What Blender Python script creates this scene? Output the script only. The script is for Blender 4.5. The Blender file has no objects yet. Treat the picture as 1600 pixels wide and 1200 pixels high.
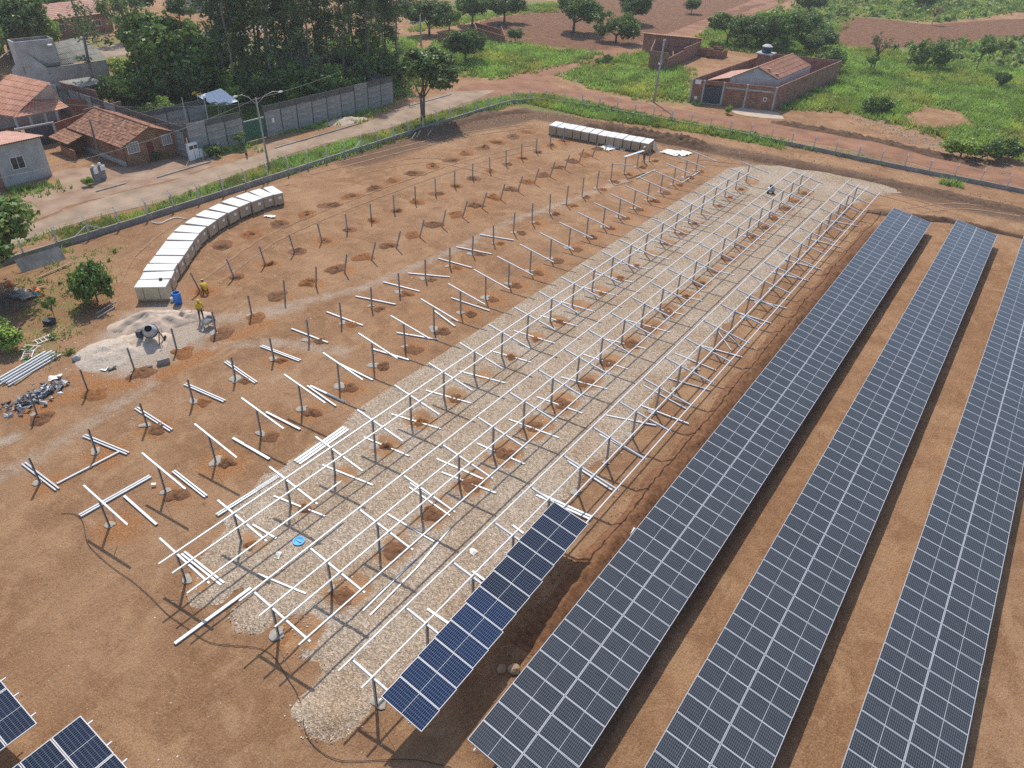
import bpy, bmesh, math, random
import numpy as np
from mathutils import Vector, Matrix, noise as mnoise
R_ = random.Random(7)
NP = np.random.default_rng(11)
SC = bpy.context.scene
COL = SC.collection
rad = math.radians

# ------------------------------------------------------------------ camera, light, exposure
CAM = Vector((9.1992, -11.5984, 28.8560))
AX = Vector((0.81040254, 0.584629, 0.03816627))      # image right
AY = Vector((0.3629872, -0.44989661, -0.81598611))   # image down
AZ = Vector((-0.45987826, 0.67513108, -0.5768102))   # view direction
FPX = 1130.86                                        # focal length in pixels of the 1600 px wide photograph
cd = bpy.data.cameras.new('camera'); cam = bpy.data.objects.new('camera', cd); COL.objects.link(cam)
cd.sensor_width = 36.0; cd.lens = FPX*36/1600; cd.clip_start = .5; cd.clip_end = 3000
m3 = Matrix((AX, -AY, -AZ)).transposed()
cam.matrix_world = Matrix.Translation(CAM) @ m3.to_4x4()
SC.camera = cam
SC.cycles.use_denoising = False      # fine cell grids and gravel would be smeared
SUN_EL, SUN_ROT = rad(52.0), rad(-46.7)
w = bpy.data.worlds.new('World'); SC.world = w; w.use_nodes = True
wn = w.node_tree; wn.nodes.clear()
sky = wn.nodes.new('ShaderNodeTexSky'); sky.sky_type = 'NISHITA'; sky.sun_disc = False
sky.sun_elevation = SUN_EL; sky.sun_rotation = SUN_ROT; sky.air_density = 1.0; sky.dust_density = 1.0; sky.ozone_density = 1.0
bg = wn.nodes.new('ShaderNodeBackground'); bg.inputs['Strength'].default_value = 0.15
wo = wn.nodes.new('ShaderNodeOutputWorld')
wn.links.new(sky.outputs[0], bg.inputs[0]); wn.links.new(bg.outputs[0], wo.inputs[0])
sl = bpy.data.lights.new('sun', 'SUN'); sl.energy = 3.5; sl.angle = rad(0.8); sl.color = (1.0, .94, .835)
so = bpy.data.objects.new('sun', sl); COL.objects.link(so)
to_sun = Vector((math.sin(SUN_ROT)*math.cos(SUN_EL), math.cos(SUN_ROT)*math.cos(SUN_EL), math.sin(SUN_EL)))
so.rotation_euler = to_sun.to_track_quat('Z', 'Y').to_euler(); so.location = (0, 0, 80)
SC.view_settings.view_transform = 'Standard'; SC.view_settings.look = 'None'
SC.view_settings.gamma = 1.0; SC.view_settings.use_curve_mapping = False
SC.view_settings.exposure = 0.3

# ------------------------------------------------------------------ survey: where a sight line of the photograph meets level z
def G(u, v, z=0.0):
    d = AX*((u-800)/FPX) + AY*((v-600)/FPX) + AZ
    return CAM + d*((z-CAM.z)/d.z)
def G2(u, v, z=0.0):
    p = G(u, v, z); return (p.x, p.y)
def HT(u, v, vt):
    """height above the ground of image row vt over the ground point seen at (u, v)"""
    b = G(u, v); lo, hi = 0.0, 40.0
    for _ in range(40):
        m = (lo+hi)/2; q = Vector((b.x, b.y, m))-CAM
        if 600+FPX*q.dot(AY)/q.dot(AZ) > vt: lo = m
        else: hi = m
    return lo

# ------------------------------------------------------------------ materials
MATS = {}
def mat(name, col, rough=.8, metal=0.0, spec=.3, var=0.0, scale=3.0, bump=0.0, bscale=40.0, col2=None, detail=4.0, attr=None):
    """base colour, mottled towards col2 by noise; fine bump; attr multiplies by a per-vertex tint"""
    if name in MATS: return MATS[name]
    m = bpy.data.materials.new(name); m.use_nodes = True; nt = m.node_tree; b = nt.nodes['Principled BSDF']
    b.inputs['Roughness'].default_value = rough; b.inputs['Metallic'].default_value = metal
    b.inputs['Specular IOR Level'].default_value = spec
    c = (*col, 1)
    tc = nt.nodes.new('ShaderNodeTexCoord')
    src = None
    if var or col2:
        n = nt.nodes.new('ShaderNodeTexNoise'); n.inputs['Scale'].default_value = scale; n.inputs['Detail'].default_value = detail
        nt.links.new(tc.outputs['Object'], n.inputs['Vector'])
        r = nt.nodes.new('ShaderNodeValToRGB'); r.color_ramp.elements[0].position = .32; r.color_ramp.elements[1].position = .68
        c2 = col2 or tuple(x*(1-var) for x in col)
        r.color_ramp.elements[0].color = (*c2, 1); r.color_ramp.elements[1].color = c
        nt.links.new(n.outputs[0], r.inputs[0]); src = r.outputs[0]
    if attr:
        a = nt.nodes.new('ShaderNodeAttribute'); a.attribute_name = attr
        x = nt.nodes.new('ShaderNodeMix'); x.data_type = 'RGBA'; x.blend_type = 'MULTIPLY'; x.inputs[0].default_value = 1
        if src: nt.links.new(src, x.inputs[6])
        else: x.inputs[6].default_value = c
        nt.links.new(a.outputs['Color'], x.inputs[7]); src = x.outputs[2]
    if src: nt.links.new(src, b.inputs['Base Color'])
    else: b.inputs['Base Color'].default_value = c
    if bump:
        n = nt.nodes.new('ShaderNodeTexNoise'); n.inputs['Scale'].default_value = bscale; n.inputs['Detail'].default_value = 5
        nt.links.new(tc.outputs['Object'], n.inputs['Vector'])
        bp = nt.nodes.new('ShaderNodeBump'); bp.inputs['Strength'].default_value = bump; bp.inputs['Distance'].default_value = .05
        nt.links.new(n.outputs[0], bp.inputs['Height']); nt.links.new(bp.outputs[0], b.inputs['Normal'])
    MATS[name] = m; return m

def leafmat(name, col):
    if name in MATS: return MATS[name]
    m = bpy.data.materials.new(name); m.use_nodes = True; nt = m.node_tree; nt.nodes.clear()
    a = nt.nodes.new('ShaderNodeAttribute'); a.attribute_name = 'tint'
    x = nt.nodes.new('ShaderNodeMix'); x.data_type = 'RGBA'; x.blend_type = 'MULTIPLY'; x.inputs[0].default_value = 1
    x.inputs[6].default_value = (*col, 1); nt.links.new(a.outputs['Color'], x.inputs[7])
    d = nt.nodes.new('ShaderNodeBsdfDiffuse'); t = nt.nodes.new('ShaderNodeBsdfTranslucent'); g = nt.nodes.new('ShaderNodeBsdfGlossy')
    g.inputs['Roughness'].default_value = .45; g.inputs['Color'].default_value = (.6, .65, .6, 1)
    nt.links.new(x.outputs[2], d.inputs[0]); nt.links.new(x.outputs[2], t.inputs[0])
    s = nt.nodes.new('ShaderNodeMixShader'); s.inputs[0].default_value = .3
    nt.links.new(d.outputs[0], s.inputs[1]); nt.links.new(t.outputs[0], s.inputs[2])
    s2 = nt.nodes.new('ShaderNodeMixShader'); s2.inputs[0].default_value = .04
    nt.links.new(s.outputs[0], s2.inputs[1]); nt.links.new(g.outputs[0], s2.inputs[2])
    o = nt.nodes.new('ShaderNodeOutputMaterial'); nt.links.new(s2.outputs[0], o.inputs[0])
    MATS[name] = m; return m

# ------------------------------------------------------------------ objects
def link(o, parent=None):
    COL.objects.link(o)
    if parent is not None: o.parent = parent
    return o
def tag(o, label=None, cat=None, group=None, kind=None):
    if label: o['label'] = label
    if cat: o['category'] = cat
    if group: o['group'] = group
    if kind: o['kind'] = kind
    return o
def empty(name, loc=(0, 0, 0), rz=0.0, label=None, cat=None, group=None):
    o = bpy.data.objects.new(name, None); o.empty_display_size = .2; link(o); o.location = loc; o.rotation_euler = (0, 0, rz)
    return tag(o, label, cat, group)
def inst(name, mesh, parent=None, loc=(0, 0, 0), rot=(0, 0, 0), scale=None):
    o = bpy.data.objects.new(name, mesh); link(o, parent); o.location = loc; o.rotation_euler = rot
    if scale is not None: o.scale = scale if hasattr(scale, '__len__') else (scale,)*3
    return o
def meshof(name, verts, faces, mats, mi=None, uvs=None, smooth=False):
    me = bpy.data.meshes.new(name); me.from_pydata(verts, [], faces)
    for m in (mats if isinstance(mats, (list, tuple)) else [mats]): me.materials.append(m)
    if mi is not None: me.polygons.foreach_set('material_index', mi)
    if uvs is not None:
        l = me.uv_layers.new(name='UVMap'); l.data.foreach_set('uv', np.asarray(uvs, dtype=np.float32).ravel())
    if smooth: me.polygons.foreach_set('use_smooth', [True]*len(me.polygons))
    me.update(); return me

class MB:
    """collects boxes, bars, tubes, lathes; mesh() gives ONE mesh"""
    def __init__(s): s.v = []; s.f = []; s.mi = []; s.uv = []
    def add(s, vs, fs, mi=0, uv=None):
        b = len(s.v); s.v += [tuple(x) for x in vs]
        for k, f in enumerate(fs):
            s.f.append(tuple(b+i for i in f)); s.mi.append(mi)
            s.uv += (uv[k] if uv else [(vs[i][0], vs[i][2]) for i in f])
        return s
    def box(s, c, d, rz=0.0, mi=0, R=None):
        x, y, z = d[0]/2, d[1]/2, d[2]/2
        M = R if R is not None else Matrix.Rotation(rz, 3, 'Z'); c = Vector(c)
        L = [(-x, -y, -z), (x, -y, -z), (x, y, -z), (-x, y, -z), (-x, -y, z), (x, -y, z), (x, y, z), (-x, y, z)]
        vs = [c+M@Vector(p) for p in L]
        F = [(0, 3, 2, 1), (4, 5, 6, 7), (0, 1, 5, 4), (1, 2, 6, 5), (2, 3, 7, 6), (3, 0, 4, 7)]
        uv = [[(L[i][0], L[i][1]) for i in F[0]], [(L[i][0], L[i][1]) for i in F[1]], [(L[i][0], L[i][2]) for i in F[2]],
              [(L[i][1], L[i][2]) for i in F[3]], [(-L[i][0], L[i][2]) for i in F[4]], [(-L[i][1], L[i][2]) for i in F[5]]]
        return s.add(vs, F, mi, uv)
    def bar(s, a, b, w_, h_, mi=0, up=(0, 0, 1)):
        a, b = Vector(a), Vector(b); d = b-a; L = d.length; d.normalize(); u = Vector(up)
        if abs(d.dot(u)) > .99: u = Vector((1, 0, 0))
        y = u.cross(d).normalized(); z = d.cross(y)
        return s.box((a+b)/2, (L, w_, h_), mi=mi, R=Matrix((d, y, z)).transposed())
    def tube(s, pts, r, n=8, mi=0, cap=True):
        pts = [Vector(p) for p in pts]; rs = r if hasattr(r, '__len__') else [r]*len(pts); rings = []; vs = []; fs = []
        ref = None
        for i, p in enumerate(pts):
            d = (pts[min(i+1, len(pts)-1)]-pts[max(i-1, 0)]).normalized()
            if ref is None: ref = Vector((0, 0, 1)) if abs(d.z) < .9 else Vector((1, 0, 0))
            x = (ref-d*ref.dot(d)).normalized(); ref = x; y = d.cross(x)
            for k in range(n):
                a = 2*math.pi*k/n; vs.append(p+(x*math.cos(a)+y*math.sin(a))*rs[i])
        for i in range(len(pts)-1):
            for k in range(n):
                k2 = (k+1) % n; fs.append((i*n+k, i*n+k2, (i+1)*n+k2, (i+1)*n+k))
        if cap: fs.append(tuple(range(n-1, -1, -1))); fs.append(tuple((len(pts)-1)*n+k for k in range(n)))
        return s.add(vs, fs, mi)
    def lathe(s, prof, c=(0, 0, 0), n=16, mi=0, R=None, jit=None):
        c = Vector(c); R = R or Matrix.Identity(3); vs = []; fs = []
        for i, (r, z) in enumerate(prof):
            for k in range(n):
                a = 2*math.pi*k/n; q = Vector((r*math.cos(a), r*math.sin(a), z))
                if jit: q *= 1+jit*(mnoise.noise(q*1.7+Vector((i, 3.1, c.x)))); q.z = max(q.z, z if z < 0 else 0)
                vs.append(c+R@q)
        for i in range(len(prof)-1):
            for k in range(n):
                k2 = (k+1) % n; fs.append((i*n+k, i*n+k2, (i+1)*n+k2, (i+1)*n+k))
        return s.add(vs, fs, mi)
    def poly(s, pts, mi=0): return s.add([Vector(p) for p in pts], [tuple(range(len(pts)))], mi)
    def prism(s, pts, thick, mi=0):
        """closed slab: polygon pts (3D, planar) thickened along minus its normal"""
        P = [Vector(p) for p in pts]; n = len(P); nor = Vector((0, 0, 0))
        for i in range(n): nor += P[i].cross(P[(i+1) % n])
        nor.normalize(); Q = [p-nor*thick for p in P]
        return s.add(P+Q, [tuple(range(n)), tuple(range(2*n-1, n-1, -1))]+[(i, i+n, (i+1) % n+n, (i+1) % n) for i in range(n)], mi)
    def mesh(s, name, mats, smooth=False): return meshof(name, s.v, s.f, mats, s.mi, s.uv, smooth)
    def obj(s, name, mats, parent=None, smooth=False, loc=(0, 0, 0), rot=(0, 0, 0)):
        return inst(name, s.mesh(name, mats, smooth), parent, loc, rot)

ORD = ('first second third fourth fifth sixth seventh eighth ninth tenth eleventh twelfth thirteenth fourteenth fifteenth sixteenth '
       'seventeenth eighteenth nineteenth twentieth').split()
def ordn(i):
    if i < 20: return ORD[i]
    t = ['twenty', 'thirty', 'forty'][(i+1)//10-2]; r = (i+1) % 10
    return {'twenty': 'twentieth', 'thirty': 'thirtieth', 'forty': 'fortieth'}[t] if r == 0 else t+'-'+ORD[r-1]

def ragged(pts, step=.8, amp=.3, closed=True, seed=0.0):
    """a polygon resampled, its edge wandering by noise"""
    out = []; n = len(pts)
    for i in range(n if closed else n-1):
        a = Vector((*pts[i][:2], 0)); b = Vector((*pts[(i+1) % n][:2], 0)); L = (b-a).length; k = max(1, int(L/step))
        nn = Vector((-(b-a).y, (b-a).x, 0)).normalized() if L > 1e-6 else Vector((0, 0, 0))
        for j in range(k):
            q = a.lerp(b, j/k); d = mnoise.noise(Vector((q.x*.5+seed, q.y*.5, seed)))+.6*mnoise.noise(Vector((q.x*1.7, q.y*1.7+seed, seed+5)))
            out.append(q+nn*amp*d)
    return out
def sheet(name, pts, z, m, step=.8, amp=.3, seed=0.0, kind='structure', parent=None):
    bm = bmesh.new(); vs = [bm.verts.new((p.x, p.y, z)) for p in (ragged(pts, step, amp, True, seed) if amp else [Vector((*p[:2], 0)) for p in pts])]
    es = [bm.edges.new((vs[i], vs[(i+1) % len(vs)])) for i in range(len(vs))]
    bmesh.ops.triangle_fill(bm, use_beauty=True, use_dissolve=False, edges=es, normal=(0, 0, 1))
    bmesh.ops.recalc_face_normals(bm, faces=bm.faces)
    if bm.faces and sum(f.normal.z for f in bm.faces) < 0: bmesh.ops.reverse_faces(bm, faces=bm.faces)
    me = bpy.data.meshes.new(name); bm.to_mesh(me); bm.free(); me.materials.append(m)
    o = inst(name, me, parent)
    if kind: o['kind'] = kind
    return o
def inside(P, X, Y):
    c = np.zeros(X.shape, bool); n = len(P)
    for i in range(n):
        x1, y1 = P[i][:2]; x2, y2 = P[(i+1) % n][:2]
        if y1 == y2: continue
        k = ((y1 > Y) != (y2 > Y)) & (X < (x2-x1)*(Y-y1)/(y2-y1)+x1); c ^= k
    return c
def dist_line(P, X, Y):
    d = np.full(X.shape, 1e9)
    for (x1, y1), (x2, y2) in zip(P[:-1], P[1:]):
        dx, dy = x2-x1, y2-y1; t = np.clip(((X-x1)*dx+(Y-y1)*dy)/(dx*dx+dy*dy+1e-9), 0, 1)
        d = np.minimum(d, np.hypot(X-x1-t*dx, Y-y1-t*dy))
    return d
def gp(*uv): return [G2(uv[i], uv[i+1]) for i in range(0, len(uv), 2)]

# bulk triangles with a tint per vertex (leaves, blades, stones)
def bulk(name, V, F, T, m, smooth=False):
    """V (n,3), F (k,3 or 4) indices, T (n,3) tint"""
    me = bpy.data.meshes.new(name); n, (k, s) = len(V), F.shape
    me.vertices.add(n); me.vertices.foreach_set('co', V.astype(np.float32).ravel())
    me.loops.add(k*s); me.loops.foreach_set('vertex_index', F.astype(np.int32).ravel())
    me.polygons.add(k); me.polygons.foreach_set('loop_start', np.arange(0, k*s, s, dtype=np.int32))
    me.polygons.foreach_set('loop_total', np.full(k, s, np.int32))
    me.update(calc_edges=True)
    a = me.color_attributes.new('tint', 'FLOAT_COLOR', 'POINT')
    a.data.foreach_set('color', np.concatenate([T, np.ones((n, 1))], 1).astype(np.float32).ravel())
    me.materials.append(m); me.validate(); return me
# ------------------------------------------------------------------ layout of the solar field (metres)
PIT = 3.24                                            # post spacing along a row
ROWX = {1: -4.5, 2: -10.45, 3: -16.45, 4: -22.7, 5: -28.8, 6: -34.95, 7: -41.15, 8: -47.3}
ROWY = {1: -.46, 2: -.7, 3: -1.4, 4: -1.66, 5: -2.19, 6: .72, 7: 16.7, 8: 16.7}
ROWN = {1: 24, 2: 24, 3: 24, 4: 24, 5: 24, 6: 23, 7: 18}
def rp(r, i): return (ROWX[r], ROWY[r]+PIT*i)

# ------------------------------------------------------------------ ground
def axis(segs):
    out = []
    for a, b, s in segs: out += list(np.arange(a, b-1e-6, s))
    return np.array(out+[segs[-1][1]])
gx = axis([(-520, -150, 14), (-150, -62, 1.5), (-62, 24, .5), (24, 64, 2), (64, 420, 14)])
gy = axis([(-90, -16, 5), (-16, 94, .5), (94, 205, 1.3), (205, 300, 4), (300, 620, 16)])
X, Y = np.meshgrid(gx, gy)
nx, ny = len(gx), len(gy)
def vnoise(X, Y, s, seed):
    """smooth value noise on a lattice"""
    r = np.random.default_rng(seed).random((257, 257)); u = (X/s) % 256; v = (Y/s) % 256
    i = u.astype(int); j = v.astype(int); fu = u-i; fv = v-j; fu = fu*fu*(3-2*fu); fv = fv*fv*(3-2*fv)
    return (r[j, i]*(1-fu)+r[j, i+1]*fu)*(1-fv)+(r[j+1, i]*(1-fu)+r[j+1, i+1]*fu)*fv
def strip(P, wdt): return np.clip(1.25-dist_line(P, X, Y)/wdt, 0, 1)
def soft(P, wdt=1.5):
    d = dist_line(list(P)+[P[0]], X, Y); ins = inside(P, X, Y)
    return np.clip(.5+np.where(ins, d, -d)/(2*wdt), 0, 1)
orange = np.zeros_like(X); pale = np.zeros_like(X); green = np.zeros_like(X); dark = np.zeros_like(X); red = np.zeros_like(X)
for r in (2, 3, 4, 5, 6, 7):
    for i in range(ROWN[r]):
        x, y = rp(r, i); k = .55+.45*R_.random(); a = {4: .85, 5: .75, 6: .9, 7: .95}.get(r, .8)*k
        dx = .5 if r < 6 else (-.6 if (r == 6 and i > 5) else .1)
        e = np.exp(-(((X-x-dx)/(1.15+.6*k))**2+((Y-y-.2)/(1.0+.6*k))**2)); orange = np.maximum(orange, min(1, a*1.25)*e)
for i in range(2, 18):
    x, y = rp(8, i); orange = np.maximum(orange, .85*np.exp(-(((X-x)/1.2)**2+((Y-y-.4)/1.5)**2)))
orange = np.maximum(orange, .95*strip(gp(30, 648, 100, 622, 150, 600, 215, 600, 280, 575, 345, 538, 420, 505), .9))
orange = np.maximum(orange, .7*strip(gp(110, 590, 180, 580), .8))
orange = np.maximum(orange, .5*soft(gp(540, 500, 700, 430, 860, 400, 740, 480, 640, 560, 560, 600), 4))
orange = np.maximum(orange, .6*soft(gp(1085, 330, 1180, 280, 1330, 300, 1330, 345, 1240, 420, 1130, 380), 1.5)*0)
for P, wd, a in ((gp(0, 745, 70, 705, 120, 672, 175, 640, 235, 600), 1.3, .55), (gp(330, 500, 420, 482, 480, 470, 560, 452, 640, 420, 720, 385, 800, 345, 900, 310, 980, 280), 1.0, .6),
                 (gp(300, 500, 380, 495, 460, 480), 1.6, .6), (gp(330, 540, 440, 535, 540, 550), 1.2, .55), (gp(250, 560, 330, 520), 2.0, .6), (gp(640, 222, 800, 232, 900, 235), 1.0, .35),
                 (gp(420, 600, 520, 560, 560, 520), 1.5, .35), (gp(330, 590, 420, 540), 1.2, .4), (gp(0, 690, 20, 684), .8, .8)):
    pale = np.maximum(pale, a*strip(P, wd))
pale = np.maximum(pale, .9*soft(gp(120, 560, 190, 490, 250, 470, 320, 485, 350, 515, 300, 545, 230, 590, 160, 590), 1.0))
for r in (3, 4, 5, 6):
    for i in range(ROWN[r]):
        x, y = rp(r, i); pale = np.maximum(pale, (.5*R_.random())*np.exp(-(((X-x+.9)/.8)**2+((Y-y+.5)/.7)**2)))
for P, wd, a in ((gp(560, 250, 640, 225, 700, 205, 780, 190, 830, 178, 900, 190, 980, 205, 1060, 222, 1150, 240, 1240, 258, 1330, 275, 1430, 300, 1520, 322, 1640, 345), 3.4, 1.0),
                 (gp(1375, 330, 1480, 345, 1600, 370), 1.2, .8), (gp(190, 400, 260, 360, 340, 330, 420, 320), 1.0, .5), (gp(60, 440, 160, 520, 60, 640, 0, 660), 2.5, .35),
                 (gp(1320, 235, 1450, 265, 1600, 300), 2.0, .5), (gp(1240, 195, 1350, 222, 1480, 245), 2.4, .8)):
    dark = np.maximum(dark, a*strip(P, wd))
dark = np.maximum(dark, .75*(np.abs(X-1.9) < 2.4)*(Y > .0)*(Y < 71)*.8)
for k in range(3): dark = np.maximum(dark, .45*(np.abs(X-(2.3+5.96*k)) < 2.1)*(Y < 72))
for P, a, wd in ((gp(0, 400, 60, 395, 150, 385, 205, 370, 190, 420, 150, 500, 120, 560, 60, 600, 0, 560), .42, 2), (gp(660, 78, 700, 50, 830, 72, 930, 84, 900, 95, 820, 112, 760, 122, 700, 118), 1, 2),
                 (gp(865, 118, 930, 92, 1005, 80, 1075, 110, 1085, 165, 1000, 158, 920, 138), .72, 2), (gp(1225, 172, 1310, 128, 1300, 80, 1420, 74, 1600, 62, 1700, 62, 1700, 268, 1600, 252, 1540, 235, 1470, 215, 1380, 190, 1300, 172), 1, 2.2),
                 (gp(1200, 25, 1290, -12, 1700, -14, 1700, 25, 1590, 18, 1540, 28, 1450, 36, 1330, 26, 1290, 60, 1330, 85, 1300, 100, 1150, 80, 1080, 72, 1110, 40), .9, 2.5),
                 (gp(300, 215, 330, 60, 640, 60, 660, 130, 600, 165, 300, 240), .85, 2), (gp(0, 290, 80, 285, 110, 288, 60, 300, 0, 318), .8, .8), (gp(170, 180, 90, 60, 330, 50, 320, 170), .6, 3),
                 (gp(90, 360, 210, 330, 300, 300, 400, 264, 450, 244, 500, 229, 560, 214, 600, 205, 650, 188, 700, 173, 745, 159, 790, 151, 800, 165, 740, 180, 640, 212, 560, 238, 440, 275, 300, 312, 190, 352, 90, 384), .8, .6),
                 (gp(800, 148, 860, 150, 960, 172, 1050, 190, 1180, 212, 1230, 226, 1220, 232, 1100, 210, 1000, 195, 880, 178, 810, 170), .95, .7), (gp(40, 330, 90, 360, 60, 380, 0, 392, 0, 330), .5, 1),
                 (gp(700, 0, 860, 0, 870, 18, 790, 22, 700, 40, 640, 50, 640, 0), .7, 3), (gp(430, 212, 560, 190, 600, 170, 560, 172, 430, 205), .8, .6), (gp(300, 250, 400, 235, 395, 215, 300, 238), .7, .6)):
    green = np.maximum(green, a*soft(P, wd))
for P, a, wd in ((gp(690, 60, 760, 30, 850, 16, 960, -14, 1260, -12, 1200, 18, 1120, 40, 1040, 60, 940, 82, 830, 70, 760, 56), 1, 2), (gp(1285, 30, 1340, 24, 1450, 38, 1560, 30, 1700, 26, 1700, 64, 1560, 62, 1440, 74, 1340, 78, 1295, 62), 1, 2.5)):
    red = np.maximum(red, a*soft(P, wd))
green *= 1-.95*soft(gp(1400, 182, 1440, 166, 1500, 176, 1525, 198, 1460, 206, 1420, 200), 1.2); green *= 1-.7*soft(gp(1540, 205, 1590, 190, 1610, 215, 1570, 222), 1.5)
fieldm = (X > -34)&(Y > 96)&(Y < 180); green = np.where(fieldm, green*np.clip(.45+1.5*vnoise(X+600, Y+200, 5.0, 51)*(.6+.8*vnoise(X+600, Y+200, 1.8, 52)), 0, 1), green)
green = np.maximum(green, .42*strip(gp(1225, 228, 1300, 240, 1370, 256), .7)); green = np.maximum(green, .9*strip(gp(1474, 286, 1490, 290), .8))
far = np.clip((np.hypot(X+40, Y-40)-190)/120, 0, 1); green = np.maximum(green, .6*far); red = np.maximum(red, .35*far)
n1 = vnoise(X, Y, 1.3, 1); n2 = vnoise(X, Y, 4.2, 2)
H = (vnoise(X, Y, 1.1, 5)-.5)*.022+(vnoise(X, Y, 3.5, 6)-.5)*.02
H = np.where((X > -60) & (X < 24) & (Y > -14) & (Y < 92), H, H*.3) - .012
H += np.where(red > .4, (np.sin((X*.55-Y*.83)*1.9+3*vnoise(X+600, Y+200, 6, 31))*.5+.5)*.05*red*vnoise(X+600, Y+200, 9, 32), 0)*(Y > 90)
me = bpy.data.meshes.new('ground'); N = nx*ny
me.vertices.add(N); me.vertices.foreach_set('co', np.stack([X, Y, H], -1).astype(np.float32).ravel())
ii = (np.arange(ny-1)[:, None]*nx+np.arange(nx-1)[None, :]).ravel()
FQ = np.stack([ii, ii+1, ii+1+nx, ii+nx], 1); me.loops.add(FQ.size); me.loops.foreach_set('vertex_index', FQ.astype(np.int32).ravel())
me.polygons.add(len(FQ)); me.polygons.foreach_set('loop_start', np.arange(0, FQ.size, 4, dtype=np.int32)); me.polygons.foreach_set('loop_total', np.full(len(FQ), 4, np.int32))
me.update(calc_edges=True); me.polygons.foreach_set('use_smooth', [True]*len(FQ))
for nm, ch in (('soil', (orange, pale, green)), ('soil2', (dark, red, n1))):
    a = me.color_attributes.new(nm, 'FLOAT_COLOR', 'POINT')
    a.data.foreach_set('color', np.stack([ch[0], ch[1], ch[2], np.ones_like(X)], -1).astype(np.float32).ravel())

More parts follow.
